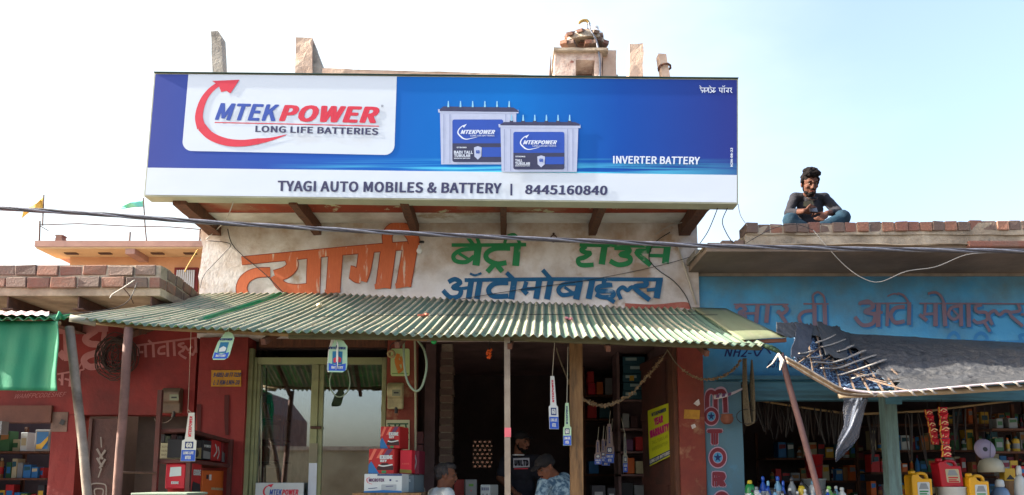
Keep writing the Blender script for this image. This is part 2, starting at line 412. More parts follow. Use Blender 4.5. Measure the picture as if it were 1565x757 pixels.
# damp stains, cracks and a conduit on the wall
m_stain = mat('damp_stain', C(150, 124, 100), C(172, 150, 128), 9, .95, .1)
crack = [(348, 350), (354, 372), (372, 392), (392, 408), (410, 424), (432, 447)]
m_wire = plain('black_wire', (.025, .024, .026), .5)
tag(MB().tube([P(a, c, WY - .015) for a, c in smooth_path(crack, 5)], .0045, 6).build('loose_cable', m_wire, None, smooth=True), 'thin black cable drooping across the orange Hindi letters from a nail', 'cable')
tag(MB().tube([P(a, c, WY - .015) for a, c in smooth_path([(315, 368), (352, 373), (338, 392), (312, 420), (306, 440)], 5)], .0035, 6).build('loose_cable', m_wire, None, smooth=True), 'short black wires knotted at the left corner of the cream wall', 'cable')
tag(MB().tube([P(a, c, WY - .015) for a, c in smooth_path([(1024, 355), (1000, 372), (992, 395), (1005, 412), (1030, 430), (1048, 452), (1056, 472)], 5)], .0045, 6).build('loose_cable', m_wire, None, smooth=True), 'black cable running down the cream wall right of the green letters', 'cable')
tag(MB().tube([P(a, c, WY - .02) for a, c in smooth_path([(700, 458), (800, 442), (900, 428), (1000, 408), (1068, 388), (1085, 372)], 5)], .003, 6).build('loose_cable', m_wire, None, smooth=True), 'thin wire slanting up across the blue Hindi letters to the right corner', 'cable')
MB().tube([P(1036, 375, WY - .012), P(1064, 465, WY - .012)], .009, 8).build('conduit', plain('dirty_white_pipe', C(190, 180, 165), .6), shop, smooth=True)
# nails and a hook with its ring
for a, c in ((348, 352), (541, 372), (1024, 352), (347, 352)):
    pass
b = MB(); q = P(846, 366, WY); b.tube([q + Vector((0, .02, .06)), q + Vector((0, -.02, .05))], .012, 8); b.build('hook_plate', m_iron, shop)
b = MB(); ring = [q + Vector((.03 * math.cos(t / 12 * 2 * math.pi), -.025, -.0 + .035 * math.sin(t / 12 * 2 * math.pi))) for t in range(13)]
b.tube(ring, .006, 6); b.build('ring', m_iron, shop, smooth=True)
# bulb holder at the end of the orange letters
lamp = thing('light_bulb', P(641, 375, WY - .05), 'small white bulb in a black holder sticking out by the orange letters', 'bulb')
q = P(641, 377, WY - .06)
MB().tube([P(647, 370, WY), P(642, 370, WY - .06)], .012, 8).build('holder', m_black, lamp, smooth=True)
MB().lathe([(.012, 0), (.014, -.02), (.026, -.045), (.028, -.06), (.018, -.08), (.004, -.087)], q + Vector((0, 0, .012)), 12).build('bulb', m_white, lamp, smooth=True)

# ---- painted shop name on the wall
m_let_or = mat('orange_brush_paint', C(204, 110, 68), C(178, 86, 54), 22, .8, .1, stretch=(4, 1, .6), contrast=.9, patch=(C(206, 180, 160), 5, .60, .68))
m_let_or2 = mat('dark_orange_paint', C(140, 62, 42), C(140, 62, 42), 20, .8, 0)
m_let_gr = mat('green_brush_paint', C(24, 128, 78), C(48, 120, 74), 16, .8, .1, contrast=.9, patch=(C(150, 166, 150), 6, .60, .68))
m_let_bl = mat('teal_blue_brush_paint', C(24, 92, 134), C(20, 76, 116), 16, .8, .1, contrast=.9, patch=(C(140, 156, 170), 6, .60, .68))
x3 = (300, 300, 3.784); x4 = (660, 300, 3.64); WF = wallmap(WY)
tyagi = [(44, (262, 374), (560, 345), (840, 318), (1100, 295), (1290, 282)),
         ((50, 64), (428, 440), (345, 445), (285, 478), (262, 530), (272, 572)),
         ((62, 66), (540, 350), (556, 400), (520, 440), (455, 463)), ((56, 48), (455, 458), (490, 515), (560, 537), (650, 530)),
         (76, (682, 335), (674, 570)), (78, (806, 325), (790, 556)),
         ((86, 76), (985, 310), (968, 420), (948, 488)), (64, (888, 436), (905, 440), (925, 458), (960, 470)), (50, (900, 452), (925, 472), (950, 478)),
         (84, (1112, 300), (1080, 530)), (82, (1240, 280), (1198, 520)),
         ((52, 66), (1110, 290), (1104, 230), (1130, 190), (1180, 180), (1225, 205), (1252, 240), (1262, 280))]
serif = [(30, (640, 562), (714, 548)), (30, (744, 556), (832, 536)), (30, (1032, 524), (1122, 512)), (30, (1152, 520), (1242, 505))]
strokes('painted_outline', WF, [(tuple(x + 9 for x in s[0]) if isinstance(s[0], tuple) else s[0] + 9, *s[1:]) for s in tyagi], m_let_or2, shop, .002, x3)
strokes('painted_lettering', WF, tyagi + serif, m_let_or, shop, .006, x3)
green = [(20, (110, 272), (310, 272), (525, 270)),
         (24, (238, 292), (165, 300), (122, 328), (132, 360), (190, 366), (236, 335)), (17, (150, 318), (212, 356)), (40, (260, 266), (245, 386)),
         (20, (196, 225), (232, 270)), (20, (245, 212), (264, 268)),
         (28, (436, 290), (350, 292), (305, 318), (308, 352), (360, 376), (415, 370)), (30, (418, 272), (412, 300)), (28, (355, 370), (308, 422)), (28, (350, 368), (392, 420)),
         (38, (478, 262), (466, 388)), (18, (404, 262), (420, 226), (460, 215), (490, 262)),
         (20, (822, 272), (1100, 276), (1330, 280)),
         (26, (858, 278), (832, 300), (858, 314), (880, 318), (850, 340), (815, 352), (828, 382), (900, 382)),
         (36, (962, 270), (945, 380)),
         (28, (1015, 286), (1085, 290), (1096, 310), (1050, 325), (1098, 338), (1098, 368), (1040, 382), (990, 360)),
         (30, (1195, 285), (1205, 305), (1140, 312), (1218, 384)), (20, (1205, 330), (1290, 332)), (38, (1312, 272), (1298, 376))]
strokes('painted_lettering', WF, [green[0]] + green[1:11], m_let_gr, shop, .004, x4); strokes('painted_lettering', WF, green[11:], m_let_gr, shop, .004, x4)
blue = [(22, (182, 467), (700, 462), (1285, 464)),
        (26, (92, 478), (128, 462), (158, 482), (118, 508), (160, 520), (150, 556), (102, 562), (62, 524)), (18, (150, 516), (215, 508)), (32, (220, 466), (204, 572)), (32, (268, 466), (250, 572)),
        (13, (212, 430), (240, 440), (276, 428)),
        (28, (425, 482), (352, 486), (316, 520), (340, 556), (425, 556)), (34, (460, 460), (442, 574)), (24, (415, 425), (462, 470)),
        (24, (526, 476), (512, 522)), (26, (500, 512), (530, 546)), (20, (512, 516), (585, 514)), (34, (598, 466), (580, 572)), (34, (662, 462), (640, 574)), (24, (616, 410), (664, 464)),
        (24, (806, 486), (735, 490), (704, 520), (728, 550), (800, 538)), (16, (738, 506), (790, 542)), (36, (826, 466), (802, 574)), (34, (893, 466), (872, 572)),
        (24, (962, 466), (958, 488), (1000, 492)), (26, (1004, 494), (930, 504), (926, 528), (1000, 530), (1006, 556), (950, 562), (912, 546)), (24, (970, 560), (1016, 590)),
        (22, (1052, 574), (1036, 530), (1062, 506), (1088, 524), (1112, 506), (1144, 514)),
        (28, (1186, 468), (1192, 494), (1128, 508), (1212, 578)), (20, (1196, 522), (1262, 516)), (36, (1268, 460), (1250, 568))]
strokes('painted_lettering', WF, blue, m_let_bl, shop, .004, x4)

# ================================================================== BIG SIGN
SY = 6.1
sg = thing('shop_sign', P(680, 306, SY), 'wide blue and white battery signboard above the shop, with two batteries pictured on it', 'sign')
SF = wallmap(SY)
TL, BLc, BR_, TR = (236, 112), (220, 300), (1128, 312), (1128, 121)
q = [P(*BLc, SY), P(*BR_, SY), P(*TR, SY), P(*TL, SY)]
m_frame = mat('grey_green_tin', C(168, 170, 150), C(150, 152, 134), 5, .6, .1)
b = MB().hexa([q[0], q[1], q[1] + Vector((0, .14, .0)), q[0] + Vector((.0, .14, 0))], [q[3], q[2], q[2] + Vector((0, .14, 0)), q[3] + Vector((0, .14, 0))])
b.build('frame', m_frame, sg)
def sq(u, v):      # sign's own u,v (0..1, v up) -> photo pixel
    x = (BLc[0] * (1 - u) + BR_[0] * u) * (1 - v) + (TL[0] * (1 - u) + TR[0] * u) * v
    y = (BLc[1] * (1 - u) + BR_[1] * u) * (1 - v) + (TL[1] * (1 - u) + TR[1] * u) * v
    return x, y
# printed vinyl: blue gradient with brighter streaks low down
mv = bpy.data.materials.new('printed_blue_vinyl'); mv.use_nodes = True; n = mv.node_tree.nodes; l = mv.node_tree.links; bs = n['Principled BSDF']
bs.inputs['Roughness'].default_value = .42; bs.inputs['Specular IOR Level'].default_value = .2
tc = n.new('ShaderNodeTexCoord'); sx = n.new('ShaderNodeSeparateXYZ'); l.new(tc.outputs['Generated'], sx.inputs[0])
cr = n.new('ShaderNodeValToRGB'); e = cr.color_ramp.elements
cols = ((0, C(50, 64, 142)), (.30, C(22, 78, 168)), (.45, C(2, 94, 178)), (.62, C(2, 104, 186)), (.80, C(16, 70, 156)), (1, C(40, 50, 126)))
e[0].position = 0; e[0].color = (*cols[0][1], 1); e[1].position = 1; e[1].color = (*cols[-1][1], 1)
for p_, c_ in cols[1:-1]: x = e.new(p_); x.color = (*c_, 1)
l.new(sx.outputs['X'], cr.inputs[0])
wv = n.new('ShaderNodeTexNoise'); mp = n.new('ShaderNodeMapping'); mp.inputs['Scale'].default_value = (3.5, 1, 34); l.new(tc.outputs['Generated'], mp.inputs[0]); l.new(mp.outputs[0], wv.inputs[0]); wv.inputs['Scale'].default_value = 1.0
r1 = n.new('ShaderNodeMapRange'); r1.inputs[1].default_value = .42; r1.inputs[2].default_value = .6; l.new(wv.outputs[0], r1.inputs[0])
r2 = n.new('ShaderNodeMapRange'); r2.inputs[1].default_value = .17; r2.inputs[2].default_value = .06; l.new(sx.outputs['Z'], r2.inputs[0])
r3 = n.new('ShaderNodeMath'); r3.operation = 'SUBTRACT'; l.new(sx.outputs['X'], r3.inputs[0]); r3.inputs[1].default_value = .62
r4 = n.new('ShaderNodeMath'); r4.operation = 'ABSOLUTE'; l.new(r3.outputs[0], r4.inputs[0])
r5 = n.new('ShaderNodeMapRange'); r5.inputs[1].default_value = .42; r5.inputs[2].default_value = .1; l.new(r4.outputs[0], r5.inputs[0])
m1 = n.new('ShaderNodeMath'); m1.operation = 'MULTIPLY'; l.new(r1.outputs[0], m1.inputs[0]); l.new(r2.outputs[0], m1.inputs[1])
m2 = n.new('ShaderNodeMath'); m2.operation = 'MULTIPLY'; l.new(m1.outputs[0], m2.inputs[0]); l.new(r5.outputs[0], m2.inputs[1])
mx = n.new('ShaderNodeMix'); mx.data_type = 'RGBA'; l.new(m2.outputs[0], mx.inputs[0]); l.new(cr.outputs[0], mx.inputs[6]); mx.inputs[7].default_value = (*C(90, 205, 232), 1)
l.new(mx.outputs[2], bs.inputs['Base Color'])
m_vinylw = mat('printed_white_vinyl', C(200, 210, 222), C(194, 204, 216), 1.2, .45, .07, 2.2, stretch=(1, 1, 2.5), contrast=1, grime=.1, gcol=C(176, 178, 180))
wb = n.new('ShaderNodeTexNoise'); wb.inputs['Scale'].default_value = 2.2; l.new(tc.outputs['Object'], wb.inputs[0]); bb = n.new('ShaderNodeBump'); bb.inputs['Strength'].default_value = .10; bb.inputs['Distance'].default_value = .02; l.new(wb.outputs[0], bb.inputs['Height']); l.new(bb.outputs[0], bs.inputs['Normal'])
vb = .232
poly('printed_panel', SF, [sq(.002, vb), sq(.998, vb), sq(.998, .992), sq(.002, .992)], mv, sg, .003)
poly('printed_panel', SF, [sq(.002, .012), sq(.998, .012), sq(.998, vb), sq(.002, vb)], m_vinylw, sg, .003)
m_p_red = plain('print_red', C(206, 44, 66), .45); m_p_blue = plain('print_blue', C(44, 76, 166), .45); m_p_navy = plain('print_navy', C(56, 56, 92), .45)
# logo patch, lower corners rounded
L = [(286, 113.5), (606, 116.7)]
lp = [(288, 113.6), (279, 206)]
def arc(cx, cy, r, a0, a1, n=6): return [(cx + r * math.cos(R(a0 + (a1 - a0) * i / n)), cy + r * math.sin(R(a0 + (a1 - a0) * i / n))) for i in range(n + 1)]
patch = [(288, 113.6)] + arc(293, 217, 14, 178, 95) + arc(588, 222, 15, 88, 2) + [(606.5, 117)]
poly('logo_patch', SF, patch, m_vinylw, sg, .005)
strokes('logo_arc', SF, [((6, 14), (338, 126), (322, 138), (310, 155), (304, 178), (308, 196)), ((14, 9), (308, 194), (322, 208), (345, 217), (370, 219), (395, 216)), ((9.2, .5), (394, 216.1), (414, 213), (438, 206))], m_p_red, sg, .007)
poly('logo_arrowhead', SF, [(324, 124), (366, 122), (352, 143), (346, 139), (338, 141), (334, 130)], m_p_red, sg, .0085)
strokes('logo_rule', SF, [(1.4, (328, 187.3), (454, 190), (579, 193))], m_p_red, sg, .007)
text('lettering', SF, 'MTEK', ((328, 183.5), (425, 185.5), (427, 160), (332, 157.5)), m_p_blue, sg, .0075, .018, .22)
text('lettering', SF, 'POWER', ((426, 185.7), (578, 189), (580.5, 163), (429, 160)), m_p_red, sg, .0075, .026, .2)
text('lettering', SF, 'LONG LIFE BATTERIES', ((390, 202), (578, 206.5), (578.5, 196), (390.5, 192)), m_p_navy, sg, .0075, .016)
text('lettering', SF, 'R', ((583, 164), (586, 164), (586, 160.5), (583, 160.5)), m_p_navy, sg, .0075)
text('lettering', SF, 'TYAGI AUTO MOBILES & BATTERY', ((424, 292.5), (766, 296.2), (767, 279.8), (424.5, 276)), m_p_navy, sg, .0065, .017)
text('lettering', SF, '|', ((780, 299), (783, 299), (783, 281), (780, 281)), m_p_navy, sg, .0065)
text('lettering', SF, '8445160840', ((802, 297), (928, 298.5), (929, 284), (803, 282.5)), m_p_navy, sg, .0065, .017)
m_p_white = plain('print_white', C(214, 224, 240), .45)
text('lettering', SF, 'INVERTER BATTERY', ((937, 250), (1069, 251.5), (1070, 240), (937, 238.5)), m_p_white, sg, .0065, .014)
# small Hindi maker's line, top right
hin = [(1.0, (1069, 134.6), (1094, 134.6)), (1.0, (1098, 134.8), (1119, 134.8)),
       (1.0, (1071, 135), (1072, 139), (1075, 138), (1073, 142)), (.9, (1069, 131), (1072, 134)), (1.1, (1077, 135), (1077, 142)), (1, (1077, 139), (1081, 139), (1081, 135)), (1.1, (1083, 135), (1083, 142)),
       (1, (1086, 136), (1088, 139), (1086, 142), (1084.6, 140)), (.9, (1084, 131), (1087, 134)), (1.1, (1091, 135), (1091, 142)), (1, (1091, 138), (1088.6, 139.6), (1091, 141), (1094, 139)),
       (1, (1100, 135), (1100, 139), (1103, 139.5)), (1.1, (1103.5, 135), (1103.5, 142)), (1.1, (1107, 135), (1107, 142)), (.9, (1104, 131.5), (1106, 132.5), (1108, 131)), (1, (1112, 138), (1110, 139.5), (1112.5, 140.5)), (1.1, (1113, 135), (1113, 142)), (1, (1116, 135), (1118, 137), (1116, 139), (1119, 142))]
strokes('lettering', SF, hin, m_p_white, sg, .0065)
text('lettering', SF, 'N2N-08-22', ((1120, 255), (1120, 226), (1116.4, 226), (1116.4, 255)), m_p_white, sg, .0065, .02)
# the two batteries pictured on the sign: flat print
m_bbody = plain('print_battery_grey', C(176, 186, 214), .45); m_bshade = plain('print_battery_shade', C(146, 156, 190), .45); m_blid = plain('print_battery_lid', C(58, 58, 88), .45)
m_blab = plain('print_label_blue', C(38, 76, 172), .45); m_bdark = plain('print_label_dark', C(52, 54, 84), .45); m_bcap = plain('print_cap_light', C(140, 196, 226), .45)
bt = (660, 140, 5.608)                                    # crop origin and scale
def bp(x, y): return (bt[0] + x / bt[2], bt[1] + y / bt[2])
def battery(o, body, lid, lab, ncap, capx, capy, dark_y, logo, txt):
    (x0, y0, x1, y1) = body
    poly('battery_print', SF, [bp(x0, y0), bp(x1, y0), bp(x1 - 14, y1), bp(x0 + 10, y1)], m_bbody, sg, o)
    mb = MB()
    for k in (.05, .13, .86, .93):
        xx = x0 + (x1 - x0) * k; ribbon(mb, SF, [bp(xx, y0 + 30), bp(xx, y1 - 10)], 1.4, o + .0006, sm=False)
    mb.build('battery_shading_print', m_bshade, sg, fix=False)['kind'] = 'stuff'
    poly('battery_lip_print', SF, [bp(x0 - 18, y0 - 12), bp(x1 + 18, y0 - 6), bp(x1 + 18, y0 + 22), bp(x0 - 14, y0 + 16)], m_bbody, sg, o + .0008)
    poly('battery_lid_print', SF, [bp(*p) for p in lid], m_blid, sg, o + .0012)
    mb = MB(); mc = MB()
    for k in range(ncap):
        cx = capx[0] + (capx[1] - capx[0]) * k / (ncap - 1)
        poly('', SF, [bp(cx - 22, capy + 40), bp(cx - 12, capy + 8), bp(cx + 12, capy + 8), bp(cx + 24, capy + 40)], None, None, o + .0016, mb)
        poly('', SF, [bp(cx - 7, capy + 12), bp(cx - 3, capy - 40), bp(cx + 5, capy - 40), bp(cx + 9, capy + 12)], None, None, o + .0019, mc)
    mb.build('battery_cap_print', m_blid, sg, fix=False)['kind'] = 'stuff'; mc.build('battery_cap_print', m_bcap, sg, fix=False)['kind'] = 'stuff'
    a0, b0, a1, b1 = lab; r = 18
    pts = [bp(*p) for p in rrect(a0, b0, a1, b1, r)]
    poly('label_print', SF, pts, m_blab, sg, o + .0016)
    poly('label_print', SF, [bp(*p) for p in rrect(a0, dark_y, a1, b1, r, corners=(0, 0, 1, 1))], m_bdark, sg, o + .002)
    lx, ly, s = logo
    strokes('logo_arc', SF, [((1.2, 2.2), bp(lx + 25 * s, ly - 62 * s), bp(lx - 8 * s, ly - 30 * s), bp(lx - 15 * s, ly + 5 * s), bp(lx + 20 * s, ly + 42 * s)), ((2.2, .4), bp(lx + 18 * s, ly + 42 * s), bp(lx + 60 * s, ly + 54 * s), bp(lx + 150 * s, ly + 35 * s)),
                             ((4, .3), bp(lx + 28 * s, ly - 52 * s), bp(lx + 58 * s, ly - 76 * s))], m_p_white, sg, o + .0024)
    text('lettering', SF, 'MTEKPOWER', (bp(lx + 5 * s, ly + 10 * s), bp(lx + 298 * s, ly + 10 * s), bp(lx + 304 * s, ly - 26 * s), bp(lx + 12 * s, ly - 26 * s)), m_p_white, sg, o + .0026, .025, .2)
    text('lettering', SF, 'LONG LIFE BATTERIES', (bp(lx + 90 * s, ly + 30 * s), bp(lx + 296 * s, ly + 30 * s), bp(lx + 296 * s, ly + 17 * s), bp(lx + 90 * s, ly + 17 * s)), m_p_white, sg, o + .0026, .008)
    for t, r_ in txt:
        text('lettering', SF, t, (bp(r_[0], r_[3]), bp(r_[2], r_[3]), bp(r_[2], r_[1]), bp(r_[0], r_[1])), m_p_white, sg, o + .0028, .02)
    # shield emblem and blue strip
    sx_, sy_ = a0 + (a1 - a0) * (.545 if ncap == 6 and a0 > 400 else .50), (dark_y + b1) / 2 + 2
    poly('label_print', SF, [bp(sx_ + 36, dark_y + 34), bp(a1 - 3, dark_y + 34), bp(a1 - 3, b1 - 44), bp(sx_ + 36, b1 - 44)], m_blab, sg, o + .0024)
    w_ = 33; h_ = (b1 - dark_y) * .36
    poly('emblem_print', SF, [bp(sx_ - w_, sy_ - h_ * .8), bp(sx_, sy_ - h_), bp(sx_ + w_, sy_ - h_ * .8), bp(sx_ + w_ * .9, sy_ + h_ * .5), bp(sx_, sy_ + h_), bp(sx_ - w_ * .9, sy_ + h_ * .5)], m_bbody, sg, o + .0026)
    text('lettering', SF, '60', (bp(sx_ - 16, sy_ + 6), bp(sx_ + 16, sy_ + 6), bp(sx_ + 16, sy_ - 24), bp(sx_ - 16, sy_ - 24)), m_blab, sg, o + .003, .03)
battery(.0055, (70, 165, 725, 625), [(70, 150), (100, 128), (700, 138), (742, 165), (742, 176), (66, 168)], (176, 240, 612, 605), 6, (140, 662), 122, 444, (240, 355, 1),
        (('BADI TALL', (190, 508, 352, 534)), ('TUBULAR', (190, 538, 330, 562)), ('INVERTER BATTERY', (190, 568, 330, 578)), ('STRONG', (212, 474, 298, 486))))
battery(.0105, (588, 292, 1256, 690), [(588, 280), (620, 262), (1225, 262), (1268, 280), (1268, 293), (585, 290)], (698, 346, 1136, 668), 6, (682, 1180), 240, 526, (776, 444, .98),
        (('TALL', (714, 580, 776, 602)), ('TUBULAR', (714, 606, 842, 630)), ('INVERTER BATTERY', (714, 634, 842, 642)), ('STRONG', (716, 552, 800, 564))))
bl = [sq(.0, .0), sq(1, 0)]
MB().bar(q[3] + Vector((0, -.006, .004)), q[2] + Vector((0, -.006, .004)), .02, .006).build('top_trim', plain('dark_green_trim', C(46, 72, 66), .6), sg)

# ================================================================== ROOFTOP OF THE MAIN SHOP
m_pale = mat('sun_bleached_plaster', C(196, 176, 158), C(176, 150, 134), 6, .9, .4, 30, grime=.4, gcol=C(120, 100, 88))
m_grey = mat('weathered_cement', C(158, 154, 146), C(132, 128, 122), 7, .95, .5, 40, grime=.4)
def slabq(name, pts, Y, d, m, parent, amt=.008):
    o = MB().prism([P(a, c, Y) for a, c in pts], (0, d, 0)).build(name, m, parent); return rough_up(o, amt, 6, 3)
pr = thing('parapet', P(700, 128, 7.2), 'low pale plastered parapet running along the roof edge above the sign', 'wall')
slabq('coping', [(490, 130), (493, 104), (540, 107), (620, 109), (700, 111), (845, 116), (1008, 118), (1008, 132)], 7.1, .2, m_pale, pr)
MB().box(XX(490, 118, 7.1) + .02, XX(1008, 118, 7.1) - .02, 7.11, 7.29, 5.502, 5.56).build('wall_base', m_grey, pr)
o = slabq('broken_post', [(325, 122), (322, 48), (333, 47), (338, 54), (341, 122)], 7.1, .12, m_grey, None); tag(o, 'tall thin cement post leaning alone above the left end of the sign', 'post')
o = thing('wall_stub', P(470, 128, 7.1), 'pale square pillar stub with a sloping buttress above the sign logo', 'pillar')
slabq('pillar', [(450, 128), (452, 58), (477, 58), (477, 128)], 7.1, .24, m_pale, o)
slabq('buttress', [(478, 128), (478, 62), (494, 104), (494, 128)], 7.14, .16, m_grey, o)
o = slabq('parapet_post', [(961, 128), (962, 67), (983, 66), (984, 82), (982, 100), (984, 128)], 7.32, .2, m_pale, None); tag(o, 'plain rectangular cement post on the roof right of the brick kiosk', 'post')
o = thing('tied_post', P(1015, 128, 7.32), 'short tilted white post tied with a dark rag, right end of the roof', 'post')
slabq('post', [(1013, 128), (1006, 82), (1018, 82), (1026, 128)], 7.35, .1, m_pale, o)
b = MB(); c0 = P(1015.5, 104, 7.4)
b.tube([c0 + Vector((.065 * math.cos(t / 10 * 6.283), .075 * math.sin(t / 10 * 6.283), .006 * math.sin(t))) for t in range(11)], .012, 6); b.tube([c0 + Vector((-.05, -.06, 0)), c0 + Vector((-.07, -.07, -.07))], [.012, .004], 6)
b.build('rag', m_darkwood, o, smooth=True)
# pierced kiosk with bricks on top
kz = thing('roof_kiosk', P(892, 128, 7.9), 'small plastered roof kiosk with a square opening and loose bricks heaped on top', 'kiosk')
m_kiosk = mat('peeling_white_plaster', C(204, 192, 182), C(176, 150, 140), 14, .95, .5, 40, grime=.5, gcol=C(110, 84, 76), patch=(C(150, 96, 84), 9, .6, .66))
for nm, pp in (('wall', [(848, 128), (848, 77), (880, 77), (880, 128)]), ('wall', [(909, 128), (909, 77), (920, 77), (920, 128)]), ('wall', [(880, 92), (880, 77), (909, 77), (909, 92)])):
    slabq(nm, pp, 7.9, .45, m_kiosk, kz)
slabq('wall', [(921, 128), (921, 77), (942, 77), (942, 128)], 7.98, .4, m_pale, kz)
slabq('inner_wall', [(878, 128), (878, 80), (912, 80), (912, 128)], 8.2, .05, m_brick[0], kz)
slabq('roof_slab', [(846, 77), (846, 73), (930, 73), (930, 77)], 7.85, .55, m_mortar, kz)
rnd = random.Random(4)
for row, (y0, xa, xb) in enumerate(((72, 860, 926), (67, 868, 922), (62, 878, 914))):
    x = xa
    while x < xb:
        c0 = P(x + 5, y0, 7.95 + rnd.uniform(0, .15)); M = Matrix.Translation(c0) @ Matrix.Rotation(rnd.uniform(-.5, .5), 4, 'Z') @ Matrix.Rotation(rnd.uniform(-.18, .18), 4, 'Y')
        MB().box(-.04, .04, -.1, .1, -.012, .03, M=M).build('brick', m_brick[(row + int(x)) % 3], kz); x += 11
c0 = P(893, 73, 8.14); dm = MB(); rr = random.Random(7)
dm.lathe([(.27, -.02), (.26, .03), (.21, .085), (.13, .12), (.04, .135)], c0, 18); o = dm.build('rubble_mortar', m_mortar, kz); rough_up(o, .025, 9, 2)
for k in range(20):
    a = rr.uniform(3.3, 6.1) if k < 13 else rr.uniform(0, 6.28); rd = rr.uniform(.10, .27); zz = .125 * (1 - (rd / .30) ** 2)
    M = Matrix.Translation(c0 + Vector((rd * math.cos(a) * 1.1, rd * math.sin(a), zz + .01))) @ Matrix.Rotation(a + rr.uniform(-.4, .4), 4, 'Z') @ Matrix.Rotation(.5 * rd / .27 + rr.uniform(-.2, .2), 4, 'Y')
    MB().box(-.05, .05, -.035, .035, -.014, .018, M=M).build('brick', m_brick[(0, 2, 2, 0, 1)[k % 5]], kz)
tk = thing('water_pipe', P(897, 80, 8.2), 'white pipe stub with a tap and thin hose rising from the roof kiosk', 'pipe')
MB().tube([P(896, 76, 8.2), P(896, 38, 8.2)], .018, 10).build('pipe', plain('pvc_white', C(206, 204, 196), .5), tk, smooth=True)
MB().tube([P(x, y, 8.2) for x, y in smooth_path([(884, 36), (890, 32), (897, 32), (901, 38)], 5)], [.006] + [.018] * 14 + [.01], 8).build('tap', mat('brass', C(180, 150, 90), metal=.6, rough=.5), tk, smooth=True)
MB().tube([P(x, y, 7.88) for x, y in smooth_path([(900, 35), (903, 46), (911, 62), (915, 80), (917, 100), (916, 128)], 5)], .012, 8).build('hose', plain('grey_hose', C(110, 116, 130), .5), tk, smooth=True)
tw = thing('water_tank', P(912, 80, 8.9), 'white plastic water tank standing behind the roof kiosk', 'tank')
c0 = P(909, 74, 8.8); MB().lathe([(.12, -.5), (.125, 0), (.12, .07), (.125, .10), (.115, .17), (.06, .235), (.05, .25)], c0, 20).build('tank', m_white, tw, smooth=True)
MB().lathe([(.055, .25), (.055, .28), (.01, .285)], c0, 16).build('lid', m_white, tw, smooth=True)
MB().box(c0.x - .25, c0.x + .25, 8.55, 9.05, 5.5, c0.z - .5).build('plinth', m_conc, tw)
o = MB().tube([P(840, 128, 7.7), P(842, 86, 7.7)], [.018, .004], 6).build('iron_spike', m_iron, None); tag(o, 'thin rusty rod standing left of the roof kiosk', 'rod')

# ================================================================== BRICK COURSES (each brick an object)
def bricks_row(parent, p0, p1, z, h, depth_vec, ln, gap, seed, proud=.004, drop=0., shrink=.0):
    """bricks laid from p0 to p1 (x,y) at height z; depth_vec points into the wall"""
    rn = random.Random(seed); a = Vector((p0[0], p0[1], 0)); b = Vector((p1[0], p1[1], 0)); L = (b - a).length; d = (b - a) / L
    dv = Vector((*depth_vec, 0)); s = rn.uniform(0, ln * .4) * 0
    while s < L - ln * .35:
        l_ = min(ln * rn.uniform(.88, 1.1), L - s)
        if rn.random() > drop:
            o0 = a + d * (s + gap / 2) - dv.normalized() * (proud + rn.uniform(-.006, .008)); o1 = a + d * (s + l_ - gap / 2) - dv.normalized() * (proud + rn.uniform(-.006, .008))
            z0 = z + rn.uniform(-.004, .004); z1 = z + h + rn.uniform(-.006, .006); z2 = z1 + rn.uniform(-.006, .006)
            A = [o0, o1, o1 + dv, o0 + dv]
            mb = MB().hexa([q + Vector((0, 0, z0)) for q in A], [A[0] + Vector((0, 0, z1)), A[1] + Vector((0, 0, z2)), A[2] + Vector((0, 0, z2)), A[3] + Vector((0, 0, z1))])
            mb.v = [tuple(Vector(v) + Vector((rn.uniform(-.006, .006), rn.uniform(-.004, .004), rn.uniform(-.004, .004)))) for v in mb.v]
            o = mb.build('brick', rn.choice(m_brick), parent); bevel(o, .006, 1)
        s += l_
# ================================================================== LEFT SHOP (red)
RY = 7.05
rs = thing('red_shop_building', (-5, RY, 0), 'red painted shop on the left with a brick edged concrete roof slab', 'building')
SFY = 5.95
zb0 = ZZ(446, SFY); zb1 = ZZ(404, SFY)
xr = XX(247, 425, SFY)
# slab: thin concrete with two brick courses standing on its edge
MB().box(-7.2, xr - .012, SFY + .015, RY + .2, zb0 - .03, zb0 + .035).build('roof_slab', m_slab, rs)
rough_up(MB().box(-7.2, xr - .015, SFY + .008, SFY + .19, zb0 + .036, zb1 - .008).build('mortar_core', m_mortar, rs), .006, 8, 3)
rough_up(MB().hexa([Vector((xr - .2, SFY + .19, zb0 + .036)), Vector((xr - .015, SFY + .19, zb0 + .036)), Vector((xr - .10, 6.98, zb0 + .036)), Vector((xr - .3, 6.98, zb0 + .036))],
         [Vector((xr - .2, SFY + .19, zb1 - .012)), Vector((xr - .015, SFY + .19, zb1 - .012)), Vector((xr - .10, 6.98, zb1 - .02)), Vector((xr - .3, 6.98, zb1 - .02))]).build('mortar_core', m_mortar, rs), .006, 8, 3)
hb = (zb1 - zb0 - .03) / 2
for k in range(2):
    bricks_row(rs, (-4.6 + .09 * k, SFY), (xr, SFY), zb0 + .036 + hb * k, hb - .016, (0, .11), .205, .016, 20 + k)
    bricks_row(rs, (xr, SFY + .12), (xr - .09, 6.96), zb0 + .036 + hb * k, hb - .016, (-.11, 0), .205, .014, 30 + k, proud=-.001)
for jx in (-4.75, -4.17, -3.585, -2.985):
    b = MB(); b.box(jx - .006, jx + .006, SFY + .03, RY, zb0 - .13, zb0 - .032); b.box(jx - .045, jx + .045, SFY + .03, RY, zb0 - .142, zb0 - .131)
    b.build('steel_joist', m_iron, rs)
